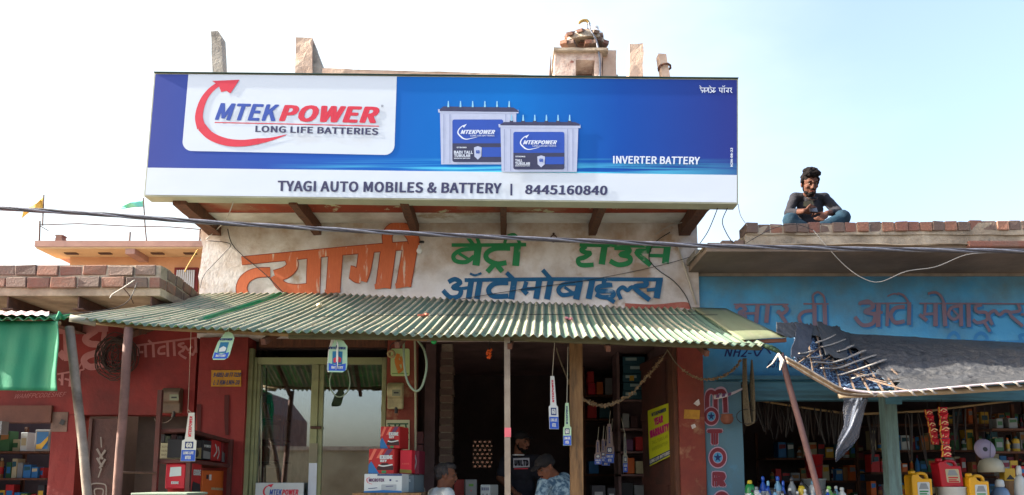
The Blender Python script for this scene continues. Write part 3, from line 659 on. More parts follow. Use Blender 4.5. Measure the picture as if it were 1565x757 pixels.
# front wall: band, pillar, back of the openings
zr0 = ZZ(634, RY)
def zrect(name, a0, y0, a1, y1, Y, th, m, parent):
    """wall piece given by its photo rectangle on the plane Y"""
    ym = (y0 + y1) / 2
    return MB().box(XX(a0, ym, Y), XX(a1, ym, Y), Y, Y + th, ZZ(y1, Y), ZZ(y0, Y)).build(name, m, parent)
MB().box(-7.2, -3.045, RY, RY + .2, zr0, zb0 - .032).build('front_wall', m_redwall, rs)
rough_up(MB().box(XX(76, 690, RY), XX(116, 690, RY), RY, RY + .2, 0, zr0 - .001).build('pillar', m_redwall, rs), .006, 4, 3)
MB().box(XX(0, 690, RY) - 3, XX(0, 690, RY) - .6, RY, RY + .2, 0, zr0 - .001).build('pillar', m_redwall, rs)
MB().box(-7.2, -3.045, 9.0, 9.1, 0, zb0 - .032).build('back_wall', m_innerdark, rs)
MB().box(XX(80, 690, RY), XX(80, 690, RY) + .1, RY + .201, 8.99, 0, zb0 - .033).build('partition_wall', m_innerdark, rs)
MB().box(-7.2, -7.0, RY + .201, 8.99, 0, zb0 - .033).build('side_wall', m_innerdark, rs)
# brown rolled shutter box above the shelves, damp patch on the pillar
zrect('shutter_box', -60, 620, 78, 646, RY - .03, .12, mat('brown_board', C(110, 70, 58), C(92, 58, 50), 5, grime=.5), rs)
zrect('bare_plaster_patch', 78, 630, 103, 660, RY - .006, .005, mat('bare_plaster', C(130, 104, 92), C(108, 84, 76), 9, grime=.6), rs)
strokes('broken_switch_hole', wallmap(RY - .012), [(8, (92, 644), (98, 647))], m_black, rs)
# half-open gate with welded ornament
gt = thing('metal_gate', (XX(155, 700, 7.0), 7.0, .15), 'rusty brown sheet metal gate with a pale chevron ornament, left of the leaning poles', 'gate')
m_gate = mat('brown_gate_paint', C(86, 54, 50), C(66, 44, 42), 6, .7, .3, 30, grime=.4)
gx0, gx1 = XX(133, 700, 6.99), XX(182, 700, 6.99); gz = ZZ(640, 6.99)
MB().box(gx0, gx1, 7.0, 7.02, .15, gz).build('sheet_panel', m_gate, gt)
MB().box(gx0, gx0 + .03, 6.98, 6.999, .15, gz).build('frame_bar', m_gate, gt); MB().box(gx1 - .03, gx1, 6.98, 6.999, .15, gz).build('frame_bar', m_gate, gt)
mg = plain('pale_ornament_paint', C(128, 118, 112), .6); GF = wallmap(6.99)
strokes('ornament', GF, [(3.2, (148, 686), (157, 702)), (3.2, (161, 688), (150, 704)), (3.2, (148, 700), (156, 714)), (3.2, (161, 702), (152, 716)), (2, (154, 668), (155, 684)), (2, (155, 716), (150, 730)), (2, (139, 757), (139, 742), (146, 739), (158, 740), (162, 744), (162, 757)), (2, (145, 757), (145, 748), (157, 748), (157, 757))], mg, gt, .004)
MB().box(gx1 + .001, -3.05, 7.3, 7.34, .15, zr0 + .05).build('inner_board', mat('dark_board', C(84, 72, 66), C(66, 56, 54), 3, grime=.4), rs)
# writing on the red wall
m_pinkpaint = mat('faded_pink_lettering', C(172, 118, 116), C(150, 92, 92), 14, .85, 0, contrast=.9)
x1_ = (0, 380, 2.009); RF = wallmap(RY)
strokes('painted_lettering', RF, [(22, (176, 252), (252, 248), (332, 244)), (24, (205, 248), (208, 345)), (22, (182, 318), (200, 336)), (20, (296, 250), (262, 276), (276, 292), (304, 296), (314, 314), (268, 330), (258, 348), (280, 364), (326, 352)), (15, (322, 246), (315, 300))], m_pinkpaint, rs, .003, x1_)
strokes('painted_lettering', RF, [(6, (418, 298), (510, 286), (604, 274)), (8, (426, 300), (424, 330)), (7, (426, 318), (440, 318)), (8, (446, 296), (448, 334)), (8, (470, 294), (472, 334)), (7, (455, 282), (470, 294)),
    (7, (508, 300), (490, 306), (488, 322), (508, 322)), (8, (514, 288), (516, 332)), (8, (534, 286), (536, 330)), (7, (566, 290), (548, 296), (566, 308), (550, 322), (572, 338)),
    (6, (560, 318), (568, 300), (578, 312), (590, 300)), (8, (600, 276), (602, 320)), (7, (580, 318), (592, 326), (602, 304))], m_pinkpaint, rs, .003, x1_)
strokes('painted_lettering', RF, [(5, (176, 386), (256, 372)), (8, (192, 384), (190, 420)), (6, (180, 400), (190, 408)), (8, (218, 382), (214, 424)), (6, (198, 400), (214, 404)), (8, (244, 376), (240, 420)), (6, (226, 396), (240, 392)), (5, (240, 370), (252, 352), (258, 372))], m_pinkpaint, rs, .003, x1_)
text('painted_lettering', RF, 'WAMFPCODESHEF', ((22, 609.5), (101, 606), (102, 599), (24, 602.5)), m_pinkpaint, rs, .003, .0, .3)
text('painted_lettering', RF, 'MOB.', ((26, 599), (46, 598), (46, 593), (27, 594)), m_pinkpaint, rs, .003, .0, .3)
# yellow number plate painted on the red pillar, rust stains
PF = wallmap(6.97)
m_yel = mat('mustard_paint', C(190, 142, 48), C(164, 116, 42), 12, .8, .05, grime=.3, gcol=C(110, 70, 40))
poly('painted_plate', PF, [(323, 566), (368.5, 566), (368.5, 591), (322.5, 591)], m_yel, shop, .004)
text('painted_lettering', PF, '9-6892-30 77 7220', ((325.5, 576.5), (368, 576.5), (368.5, 569.5), (326.5, 569.5)), m_p_navy, shop, .006, .02, .25)
text('painted_lettering', PF, 'L-1 KM-LNH-20', ((325.5, 588.5), (366, 588), (366.5, 581), (326.5, 581)), m_p_navy, shop, .006, .02, .25)
m_rust = mat('soot_streak', C(66, 36, 36), C(90, 38, 38), 20, .95, 0, contrast=.9)
strokes('soot_streak', PF, [((8, 5), (347, 604), (346, 640), (347, 665))], m_rust, shop, .004); strokes('soot_streak', PF, [((7, 4), (304, 618), (304, 650), (303, 668))], m_rust, shop, .004)
# electricity meters
def meter(name, px0, py0, px1, py1, Y, label, col):
    t = thing(name, P((px0 + px1) / 2, py1, Y), label, 'meter')
    m = mat('meter_' + name + label[:4], col, tuple(x * .75 for x in col), 8, .6, .1, grime=.5)
    A = P(px0, py0, Y); B = P(px1, py1, Y); wd = B.x - A.x; h = A.z - B.z; dpt = .10
    prof = [(0, 0), (0, h), (dpt * .55, h), (dpt, h * .82), (dpt, h * .45), (dpt * .6, h * .38), (dpt * .6, .0)]
    o = MB().prism([Vector((A.x, Y - a, B.z + b)) for a, b in prof], (wd, 0, 0)).build('case', m, t); bevel(o, .012, 2)
    f = wallmap(Y - dpt)
    cx, cy = (px0 + px1) / 2, py0 + (py1 - py0) * .36
    hw = (px1 - px0) * .27; hh = (py1 - py0) * .12
    poly('window', f, [(cx - hw, cy - hh), (cx + hw, cy - hh), (cx + hw, cy + hh), (cx - hw, cy + hh)], plain('meter_glass', C(130, 134, 110), .2), t, .003)
    strokes('dial', f, [((py1 - py0) * .06, (cx - hw * .6, cy), (cx + hw * .6, cy))], m_black, t, .005)
    q = P(cx, py1, Y - .05)
    MB().tube([q + Vector((0, 0, .02)), q + Vector((0, 0, -.035))], .016, 8).build('cable_gland', m_black, t); return t
meter('electricity_meter', 253, 594, 279, 632, RY, 'dusty grey brown electricity meter on the red wall beside the shelf rack', C(112, 94, 78))
meter('electricity_meter', 594, 586, 617, 626, 6.975, 'pale cream electricity meter on the orange pillar beside the glass door', C(178, 170, 130))
tag(MB().tube([P(a, c, RY - .03) for a, c in smooth_path([(262, 632), (262, 640), (252, 646), (240, 645), (236, 640)], 5)], .004, 6).build('meter_cable', plain('grey_wire', C(120, 110, 100)), None, smooth=True), 'short cable looping out under the meter on the red wall', 'cable')
# coil of wire hung on the red wall
cw = thing('wire_coil', P(178, 548, RY - .1), 'tangled coil of thin dark wire hanging on the red wall behind the pole', 'wire coil')
rn = random.Random(3); b = MB(); c0 = P(179, 545, RY - .07)
for k in range(26):
    r_ = rn.uniform(.07, .18); ph = rn.uniform(0, 6); ox, oz = rn.uniform(-.05, .05), rn.uniform(-.05, .05); tl = rn.uniform(-.3, .3)
    b.tube([c0 + Vector((ox + r_ * math.cos(t / 18 * 6.283 + ph), tl * .1 * math.sin(t / 3) - .0016 * k, oz + r_ * 1.05 * math.sin(t / 18 * 6.283 + ph) + .008 * math.sin(t * 1.7 + k))) for t in range(20)], .0045, 5)
b.build('loops', mat('tarnished_wire', C(70, 54, 48), C(44, 36, 34), 20), cw)

# ================================================================== FAR ORANGE HOUSE
OY = 14.0
oh = thing('orange_house', (-6, 15, 0), 'distant orange painted house with an overhanging flat roof behind the red shop', 'building')
m_or = mat('orange_distemper', C(214, 164, 124), C(200, 150, 114), 1.2, .9, .1, grime=.3, gcol=C(170, 110, 80)); m_pk = mat('pinkish_cement', C(176, 140, 126), C(156, 120, 110), 2, .9, .2, grime=.3)
m_sof = mat('cream_soffit', C(214, 186, 146), C(196, 166, 128), 1.5, .9, .1, grime=.3, gcol=C(150, 120, 90))
za = ZZ(368, OY); zc = ZZ(377, OY); hx0 = XX(53, 372, OY)
MB().box(hx0, -3.2, OY, 19, zc, za).build('roof_slab', m_pk, oh)
MB().box(hx0 + .02, -3.21, OY + .02, 14.7, zc - .03, zc - .001).build('soffit', m_sof, oh)
MB().box(hx0 + .35, -3.25, 14.6, 19, 0, zc - .031).build('wall', m_or, oh)
for a in (200,): MB().box(XX(a, 380, OY) - .12, XX(a, 380, OY) + .06, OY + .03, 14.6, zc - .14, zc - .031).build('beam', m_pk, oh)
for a in (108, 160, 240, 290): MB().box(XX(a, 384, 14.3) - .12, XX(a, 384, 14.3) + .12, 14.28, 14.38, zc - .05, zc - .031).build('vent', m_iron, oh)
wd = MB(); x0, x1, z0, z1 = XX(268, 418, 14.6), XX(304, 418, 14.6), ZZ(450, 14.6), ZZ(410, 14.6)
W_ = MB().box(x0, x1, 14.55, 14.598, z0, z1).build('window', m_redwall, oh)
MB().box(x0 + .06, x1 - .06, 14.54, 14.549, z0 + .06, z1 - .06).build('pane', plain('pale_shutter', C(190, 180, 168)), W_)
for k in range(9):
    xx = x0 + .07 + (x1 - x0 - .14) * k / 8; MB().box(xx - .008, xx + .008, 14.52, 14.536, z0 + .06, z1 - .06).build('grille_bar', m_white, W_)
b = MB()
for z in range(6): b.box(XX(74, 362, OY) + random.uniform(0, .02), XX(84, 362, OY) + random.uniform(0, .02), OY + .2, OY + .35, za + .032 * z + .002, za + .032 * z + .03)
stk = b.build('brick_stack', m_brick[0], None); tag(stk, 'little column of bricks left on the orange house roof', 'bricks')
rl = thing('roof_railing', (XX(62, 368, OY), OY + .2, za), 'thin wire railing on rusty uprights along the orange house roof', 'railing')
for a, c in ((60, 338), (198, 355), (305, 350)):
    MB().tube([P(a, 369, OY + .2), P(a + 1, c, OY + .2)], .015, 6).build('upright', m_iron, rl)
MB().tube([P(a, c, OY + .2) for a, c in ((61, 344), (120, 342), (200, 346), (260, 347), (308, 351))], .01, 5).build('wire', m_iron, rl)
MB().tube([P(a, c, OY + .2) for a, c in ((62, 346), (74, 353))], .008, 5).build('wire', m_iron, rl)
def flag(pole, shape, Y, col, label, r=.012):
    t = thing('flag', P(*pole[0], Y), label, 'flag')
    MB().tube([P(*p, Y) for p in pole], r, 6).build('pole', m_iron, t)
    mm = mat('cloth_' + label[:6], col, tuple(x * .8 for x in col), 6, .9)
    n_ = 10; top, bot = shape
    def fn(u, v):
        i = u * (len(top) - 1); k = min(int(i), len(top) - 2); f = i - k
        A = Vector(top[k]).lerp(Vector(top[k + 1]), f); B = Vector(bot[k]).lerp(Vector(bot[k + 1]), f); q = A.lerp(B, v)
        return P(q.x, q.y, Y + .08 * math.sin(u * 9 + v * 2))
    o = MB().grid(fn, 12, 5).build('cloth', mm, t, smooth=True); solid(o, .004); return t
flag([(65, 345), (67, 298)], ([(66, 301), (56, 311), (36, 321)], [(65, 320), (48, 322), (33, 334)]), 14.3, C(246, 196, 90), 'yellow and orange flag fluttering above the cable at far left')
flag([(224, 369), (222, 350), (219, 303)], ([(220, 306), (200, 309), (181, 318)], [(221, 316), (204, 317), (183, 320)]), 14.3, C(130, 214, 184), 'pale green flag on a thin bent pole over the orange house')

# ================================================================== RIGHT SHOP (blue)
BY = 7.04
bsn = thing('blue_shop_building', (4.2, BY, 0), 'blue painted auto shop on the right with a brick topped roof slab', 'building')
bx0 = XX(1069, 450, BY)
zu = 3.53; F6 = 6.3; zlt = ZZ(584, BY)
MB().box(XR + .004, 7.6, BY, BY + .2, zlt, zu - .001).build('front_wall', m_blue, bsn)
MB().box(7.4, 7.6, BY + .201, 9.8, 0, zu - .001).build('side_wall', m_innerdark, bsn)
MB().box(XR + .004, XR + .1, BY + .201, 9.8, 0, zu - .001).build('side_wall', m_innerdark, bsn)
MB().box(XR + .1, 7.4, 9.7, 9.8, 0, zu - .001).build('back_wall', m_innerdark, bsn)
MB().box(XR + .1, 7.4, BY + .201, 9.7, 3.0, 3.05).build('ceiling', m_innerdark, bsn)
xs0 = XX(1078, 380, F6)
m_soffit = mat('stained_soffit', C(140, 124, 110), C(116, 102, 90), 1.6, .95, .3, 14, grime=.6, gcol=C(72, 62, 56))
o = MB().box(xs0 + .02, 7.7, F6 + .03, BY + .2, zu, zu + .06).build('roof_soffit', m_soffit, bsn)
# rough cement edge in two lips
def lip(name, x0, x1, y0, y1, z0, z1, amt, m):
    return rough_up(MB().box(x0, x1, y0, y1, z0, z1).build(name, m, bsn), amt, 5, 5)
lip('cement_edge', xs0, 7.7, F6, F6 + .35, zu + .062, ZZ(374, F6), .016, m_slab)
lip('cement_edge', XX(1140, 370, F6), 7.7, F6 + .02, F6 + .35, ZZ(374, F6) + .002, ZZ(356, F6) - .002, .016, m_mortar)
MB().box(xs0, 7.7, F6 + .351, 9.8, zu + .062, zu + .12).build('roof_deck', m_conc, bsn)
zb_ = ZZ(356, F6) - .004; x = XX(1140, 355, F6); rn = random.Random(8)
xe = 4.7
while x < xe:
    zz0 = zb_ + .035 * (x - 2) / 2.7; w_ = rn.uniform(.104, .124); h_ = ZZ(342, F6) - zb_ + rn.uniform(-.007, .006)
    yy = F6 - .004 + rn.uniform(-.012, .01)
    tl = rn.uniform(-.004, .004)
    A = [Vector((x + .003, yy, zz0)), Vector((x + w_ - .003, yy + tl, zz0)), Vector((x + w_ - .003, yy + .22, zz0)), Vector((x + .003, yy + .22, zz0))]
    mq = MB().hexa(A, [v + Vector((0, 0, h_ + tl)) for v in A]); mq.v = [tuple(Vector(v) + Vector((rn.uniform(-.003, .003), rn.uniform(-.005, .005), rn.uniform(-.003, .003)))) for v in mq.v]
    bevel(mq.build('brick', rn.choice([m_brick[0], m_brick[0], m_brick[1], m_brick[2], m_brick[1]]), bsn), .005, 1); x += w_
xm = XX(1142, 355, F6); zt_a, zt_b = ZZ(342, F6) - .018, ZZ(342, F6) + .018
rough_up(MB().hexa([Vector((xm, F6 + .006, zb_ - .01)), Vector((xe, F6 + .006, zb_ - .01)), Vector((xe, F6 + .2, zb_ - .01)), Vector((xm, F6 + .2, zb_ - .01))], [Vector((xm, F6 + .006, zt_a)), Vector((xe, F6 + .006, zt_b)), Vector((xe, F6 + .2, zt_b)), Vector((xm, F6 + .2, zt_a))]).build('mortar_core', m_mortar, bsn), .005, 9, 4)
for a, b_ in ((1082, 1104), (1104, 1124), (1124, 1141)):
    xa, xb = XX(a, 380, F6), XX(b_, 380, F6); z0 = ZZ(376, F6) + .004
    bevel(MB().box(xa + .004, xb - .004, F6 + .03, F6 + .22, z0, z0 + rn.uniform(.03, .07)).build('brick', m_brick[3], bsn), .008, 1)
bevel(MB().box(XX(1480, 370, F6), XX(1560, 370, F6) + .1, F6 - .008, F6 + .1, ZZ(378, F6), ZZ(368, F6)).build('brick', m_brick[0], bsn), .01, 1)
# ledge line under the soffit, writing
BF = wallmap(BY)
MB().box(XR + .006, 7.5, BY - .02, BY - .001, zu - .03, zu - .004).build('ledge', mat('dirty_cement_strip', C(150, 140, 128), C(120, 110, 100), 8), bsn)
x8 = (1060, 400, 3.099)
m_let_red = mat('faded_red_lettering', C(124, 84, 86), C(92, 100, 122), 7, .85, 0, contrast=1.1)
m_let_sh = mat('faded_navy_lettering', C(40, 98, 148), C(50, 120, 170), 9, .85, 0, contrast=1.2)
arti = [(9, (190, 203), (450, 203)), (9, (520, 200), (640, 200)),
        (20, (198, 222), (222, 206), (246, 226), (216, 244), (246, 262), (236, 285)), (14, (240, 246), (300, 244)), (24, (304, 203), (296, 290)), (24, (352, 203), (344, 290)),
        (20, (424, 205), (444, 225), (420, 246), (394, 236)), (20, (400, 232), (440, 292)),
        (18, (566, 232), (522, 238), (500, 262), (508, 292)), (24, (572, 200), (574, 306)), (24, (620, 200), (624, 314)), (12, (568, 196), (566, 160), (590, 145), (616, 165), (622, 198)),
        (9, (780, 200), (1030, 196)), (9, (1070, 198), (1600, 200)),
        (22, (784, 200), (826, 188), (850, 214), (812, 238), (858, 252), (848, 292), (800, 300), (764, 262)), (16, (846, 246), (896, 240)), (26, (876, 198), (874, 310)), (18, (920, 198), (916, 306)), (9, (918, 165), (936, 156), (956, 152), (970, 158)),
        (22, (1000, 214), (955, 220), (934, 252), (954, 288), (1000, 282)), (22, (1022, 194), (1020, 300)), (12, (965, 150), (994, 160), (1018, 192)),
        (16, (1098, 200), (1094, 256)), (20, (1070, 250), (1106, 280)), (16, (1090, 250), (1140, 246)), (26, (1146, 198), (1146, 306)), (24, (1186, 198), (1192, 306)), (14, (1110, 152), (1146, 146), (1172, 164), (1186, 196)),
        (18, (1262, 210), (1222, 218), (1208, 250), (1232, 274), (1262, 256)), (10, (1228, 228), (1256, 256)), (22, (1266, 198), (1268, 306)), (24, (1302, 198), (1304, 310)),
        (18, (1366, 204), (1336, 214), (1344, 238), (1386, 242), (1388, 276), (1346, 290), (1324, 274)), (16, (1376, 284), (1404, 332)),
        (18, (1416, 300), (1398, 256), (1424, 232), (1448, 252), (1476, 234), (1510, 244)), (18, (1536, 200), (1544, 232), (1498, 248), (1560, 306)), (14, (1550, 250), (1600, 250)), (24, (1610, 198), (1606, 306))]
arti = [(s[0] * .84, *s[1:]) for s in arti]
ar1 = [s for s in arti if s[1][0] < 700]; ar2 = [s for s in arti if s[1][0] >= 700]
for part_ in (ar1, ar2):
    strokes('painted_shadow', BF, [(s[0], *[(p[0] + 9, p[1] + 9) for p in s[1:]]) for s in part_ if s[0] > 8], m_let_sh, bsn, .002, x8)
    strokes('painted_lettering', BF, part_, m_let_red, bsn, .009, x8)
strokes('painted_lettering', BF, [(13, (1165, 378), (1300, 376), (1430, 378)), (13, (1448, 380), (1600, 378)), (16, (1212, 400), (1208, 358), (1234, 336), (1256, 358), (1252, 395)), (16, (1340, 400), (1334, 362), (1360, 338), (1388, 356), (1390, 395)), (12, (1190, 380), (1200, 372), (1220, 382)), (16, (1556, 380), (1545, 352), (1570, 346))], m_let_sh, bsn, .003, x8)
m_navyp = plain('navy_brush_paint', C(22, 40, 92), .7)
text('painted_lettering', BF, 'NH2-', ((1107, 545), (1148, 546), (1150, 531), (1108, 532)), m_navyp, bsn, .004, .01, .2)
strokes('painted_lettering', BF, [(2.6, (1152, 532), (1157, 544), (1168, 531), (1178, 541))], m_navyp, bsn, .004)
text('painted_lettering', BF, 'GSTIN: 09', ((1173, 562), (1216, 562), (1216, 551), (1175, 551)), m_navyp, bsn, .004, .01, .2)
# timber lintel and frame, painted blue
m_bt = mat('blue_painted_timber', C(72, 126, 146), C(58, 104, 128), 5, .7, .3, 30, stretch=(.6, 4, 6), grime=.6, gcol=C(44, 60, 66))
MB().box(XX(1096, 577, BY), 7.0, BY - .06, BY - .001, ZZ(580, BY - .06), ZZ(574, BY - .06)).build('ledge_rail', m_bt, bsn)
MB().box(XX(1150, 600, BY), 7.0, BY - .03, BY + .12, ZZ(612, BY), zlt - .001).build('lintel_beam', m_bt, bsn)
rough_up(MB().box(XX(1076, 660, BY), XX(1133, 660, BY), BY - .04, BY + .3, 0, zlt - .002).build('pillar', m_blue, bsn), .004, 3, 3)
bevel(MB().box(XX(1355, 680, 6.6), XX(1375, 680, 6.6), 6.6, 6.7, .15, ZZ(604, 6.6)).build('timber_post', mat('green_grey_timber', C(96, 124, 122), C(78, 100, 100), 5, .75, .4, 26, stretch=(8, 8, 1), grime=.5, gcol=C(60, 66, 62)), bsn), .006)
MB().box(XX(1353, 610, 6.6), XX(1377, 610, 6.6), 6.585, 6.715, ZZ(618, 6.6), ZZ(604, 6.6) + .002).build('post_cap', m_bt, bsn)
# MOTORO... lettering down the pillar
MF = wallmap(BY - .044)
m_mar = mat('maroon_lettering', C(122, 46, 56), C(104, 40, 52), 14, .8, 0); m_pinkish = plain('pale_pink_outline', C(178, 150, 168), .8)
def motor(ch, x0, y0, x1, y1):
    text('lettering_outline', MF, ch, (x0 - 1.3, y1 + 1.3, x1 + 1.3, y0 - 1.3), m_pinkish, bsn, .003, .055)
    text('painted_lettering', MF, ch, (x0, y1, x1, y0), m_mar, bsn, .005, .05)
for ch, r_ in (('T', (1080.5, 656, 1104, 680)), ('R', (1088.5, 721, 1110, 744))): motor(ch, *r_)
strokes('lettering_outline', MF, [(9.5, (1081, 634), (1081, 606), (1086, 598), (1092, 601), (1094, 608)), (9.5, (1094, 634), (1094, 604), (1100, 596), (1107, 601), (1109, 632)), (8, (1077, 616), (1084, 616))], m_pinkish, bsn, .003)
strokes('painted_lettering', MF, [(6.5, (1081, 633), (1081, 606), (1086, 599), (1092, 602), (1094, 608)), (6.5, (1094, 633), (1094, 604), (1100, 598), (1107, 602), (1109, 631)), (5, (1078, 616), (1084, 616))], m_mar, bsn, .0055)
for cx, cy, rx, ry in ((1087, 636.5, 11.5, 13.5), (1097, 699.5, 13, 15), (1103, 767, 13, 16)):
    el = lambda k, n=20: [(cx + rx * k * math.cos(t / n * 6.2832), cy + ry * k * math.sin(t / n * 6.2832)) for t in range(n)]
    poly('lettering_outline', MF, el(1.12), m_pinkish, bsn, .007); poly('painted_lettering', MF, el(1.0), m_mar, bsn, .0085)
    poly('lettering_outline', MF, el(.60), m_pinkish, bsn, .0095); poly('lettering_counter', MF, el(.53), m_blue, bsn, .0105)
    poly('star_mark', MF, [(cx + rx * (.5 if t % 2 == 0 else .2) * math.sin(t / 10 * 6.2832), cy - ry * (.5 if t % 2 == 0 else .2) * math.cos(t / 10 * 6.2832)) for t in range(10)], m_navyp, bsn, .0115)

# ================================================================== OPPOSITE SIDE OF THE STREET (seen mirrored in the glass door)
ow = thing('boundary_wall', (0, -8, 0), 'long pale cement boundary wall across the street, mirrored in the glass door', 'wall')
MB().box(-14, 14, -8.2, -8.0, 0, 2.35).build('wall', mat('buff_cement_wall', C(186, 168, 140), C(170, 152, 126), 1.5, .9, .2, grime=.4, gcol=C(130, 108, 84)), ow)
MB().box(-14, 14, -8.26, -7.94, 2.351, 2.47).build('coping', m_pale, ow)
oh2 = thing('brick_house', (-10.3, -15, 0), 'red brick house with sloping gable behind the boundary wall', 'building')
MB().prism([(-11.4, -14, 0), (-9.2, -14, 0), (-9.2, -14, 4.0), (-10.0, -14, 5.0), (-11.4, -14, 5.2)], (0, -5, 0)).build('wall', m_brick[0], oh2)

# ================================================================== CORRUGATED AWNING
def interp(tab, x):
    if x <= tab[0][0]: return tab[0][1]
    for (a, p), (b, q) in zip(tab, tab[1:]):
        if x <= b: return p + (q - p) * (x - a) / (b - a)
    return tab[-1][1]
aw = thing('corrugated_awning', (-.5, 6.2, 0), 'wide green corrugated sheet awning on poles over the middle shop front', 'awning')
def sheet_mat(name, a, b, tr, trc):
    m = mat(name, a, b, 1.6, .5, .12, 14, grime=.6, gcol=C(116, 108, 84), stretch=(3, .7, 1), contrast=.9, patch=(C(156, 154, 134), 3.2, .52, .66))
    n = m.node_tree.nodes; l = m.node_tree.links; pb = n['Principled BSDF']; t = n.new('ShaderNodeBsdfTranslucent'); t.inputs[0].default_value = (*trc, 1)
    x = n.new('ShaderNodeMixShader'); x.inputs[0].default_value = tr; l.new(pb.outputs[0], x.inputs[1]); l.new(t.outputs[0], x.inputs[2]); l.new(x.outputs[0], n['Material Output'].inputs[0]); return m
m_sheetg = sheet_mat('weathered_green_sheet', C(134, 150, 134), C(108, 136, 120), .28, C(20, 170, 90))
m_sheetl = sheet_mat('faded_green_sheet', C(116, 140, 122), C(94, 124, 108), .16, C(70, 150, 90))
m_ridgesun = mat('sunlit_ridge_paint', C(186, 178, 150), C(160, 158, 134), 6, .55, .1, 20, stretch=(3, .7, 1), grime=.4, gcol=C(130, 120, 96))  # pale cream that puts sunlight on the awning ridges into the colour
m_sheetd = sheet_mat('bright_green_sheet', C(20, 124, 84), C(30, 140, 96), .3, C(10, 170, 90))
m_sheety = sheet_mat('yellowed_flat_sheet', C(150, 154, 122), C(124, 136, 106), .2, C(150, 160, 90))
FRONT = [(105, 486), (150, 491), (200, 495), (300, 501), (420, 507), (540, 510), (660, 513), (780, 514), (880, 515.5), (1000, 521), (1090, 526), (1150, 529), (1192, 526)]
BACK = [(308, 451), (345, 450), (430, 449), (500, 450), (660, 456), (800, 463), (950, 470), (1070, 473), (1092, 474)]
fx0, fx1 = 105, 1192; gx0_, gx1_ = 308, 1092
YF0, YF1 = 5.05, 5.85
def front_pt(u):
    px = fx0 + (fx1 - fx0) * u; return P(px, interp(FRONT, px), YF0 + (YF1 - YF0) * u)
def back_pt(u):
    px = gx0_ + (gx1_ - gx0_) * u; return P(px, interp(BACK, px), 6.97)
NW = 80; AMP = .0118
def sheet_fn(u0, u1, lift, v0=0., v1=1., curl=0.):
    def fn(a, v):
        u = u0 + (u1 - u0) * a; vv = v0 + (v1 - v0) * v
        p = front_pt(u).lerp(back_pt(u), vv)
        sag = -.02 * math.sin(math.pi * vv) + .014 * noise.noise(Vector((u * 9, vv * 2, 3))) + .006 * noise.noise(Vector((u * 40, vv * 4, 7)))
        return p + Vector((0, 0, AMP * math.sin(u * NW * 2 * math.pi) + sag + lift))
    return fn
ns = 8; nwav = NW / ns; rn = random.Random(2)
for i in range(ns):
    u0 = i / ns - (.004 if i else 0); u1 = (i + 1) / ns + .006
    if i == ns - 1: u1 = .93
    mm = [m_sheetg if i < 5 else m_sheetl, m_ridgesun]; nu_ = int((u1 - u0) * NW * 12)
    mbx = MB().grid(sheet_fn(u0, u1, .0025 * (i % 2) + .003, -.012 * rn.random(), 1.0), nu_, 10)
    for a_ in range(nu_):                                  # sunlit stripes painted in along the ridge tops
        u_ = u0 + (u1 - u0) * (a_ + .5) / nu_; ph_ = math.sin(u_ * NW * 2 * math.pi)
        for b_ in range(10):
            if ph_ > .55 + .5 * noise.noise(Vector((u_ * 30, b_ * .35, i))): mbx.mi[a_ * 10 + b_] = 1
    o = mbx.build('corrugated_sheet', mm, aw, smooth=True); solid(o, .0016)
o = MB().grid(sheet_fn(.148, .166, .012, 0.15, 1.0), 14, 8).build('corrugated_sheet', m_sheetd, aw, smooth=True); solid(o, .0016)
# flat yellowed end sheet folded over the right end
def flat_fn(a, v):
    u = .955 + (1.022 - .955) * a; p = front_pt(u).lerp(back_pt(u), .10 + .90 * v)
    return p + Vector((0, 0, .018 + .006 * noise.noise(p * 4)))
o = MB().grid(flat_fn, 8, 8).build('flat_sheet', m_sheety, aw, smooth=True); solid(o, .003)
o = MB().grid(sheet_fn(.925, .985, -.002, 0, .99), 60, 8).build('corrugated_sheet', [m_sheetl, m_ridgesun], aw, smooth=True); solid(o, .0016)
pa_, pb_ = flat_fn(.1, .02), flat_fn(1, .02)
MB().bar(pa_ + Vector((0, .01, -.025)), pb_ + Vector((.0, .01, -.025)), .03, .03).build('end_beam', mat('red_brown_timber', C(126, 76, 54), C(96, 60, 44), 8, grime=.4), aw)
# timber and bamboo under the sheets
m_bam = mat('bamboo', C(150, 128, 92), C(120, 98, 68), 8, .7, .2, 20, stretch=(1, 6, 6), grime=.4)
m_beam = mat('grey_green_timber', C(104, 104, 78), C(84, 82, 62), 6, .85, .3, 24, stretch=(1, 6, 6), grime=.4)
b = MB(); pts = [sheet_fn(u, u + .01, -.04)(0, .07) for u in (.0, .1, .2, .3, .4, .5)]; b.tube(pts, .018, 8).build('front_pole', m_bam, aw, smooth=True)
for ua, ub in ((.30, .64), (.64, .98)):
    MB().bar(sheet_fn(ua, ub, -.048)(0, .075), sheet_fn(ua, ub, -.048)(1, .075), .05, .05).build('front_beam', m_beam, aw)
MB().tube([front_pt(.01) + Vector((-.03, -.02, .0)), front_pt(.035) + Vector((0, .03, -.01))], .026, 10).build('pole_end', plain('pale_pipe', C(150, 146, 130)), aw, smooth=True)
for u in (.08, .27, .46, .62, .76, .9):
    MB().bar(front_pt(u) + Vector((0, .06, -.07)), back_pt(u) + Vector((0, -.03, -.05)), .035, .045).build('rafter', m_darkwood, aw)
b = MB()
for v_ in (.12, .5, .88):
    for k in range(39):
        u_ = (k * 2 + .25 + (1 if v_ == .5 else 0)) / NW
        if u_ < .92: c = sheet_fn(u_, u_ + .001, .006)(0, v_); b.lathe([(.007, 0), (.005, .003), (.001, .006)], c, 6)
o = b.build('roofing_nails', m_iron, aw); o['kind'] = 'stuff'
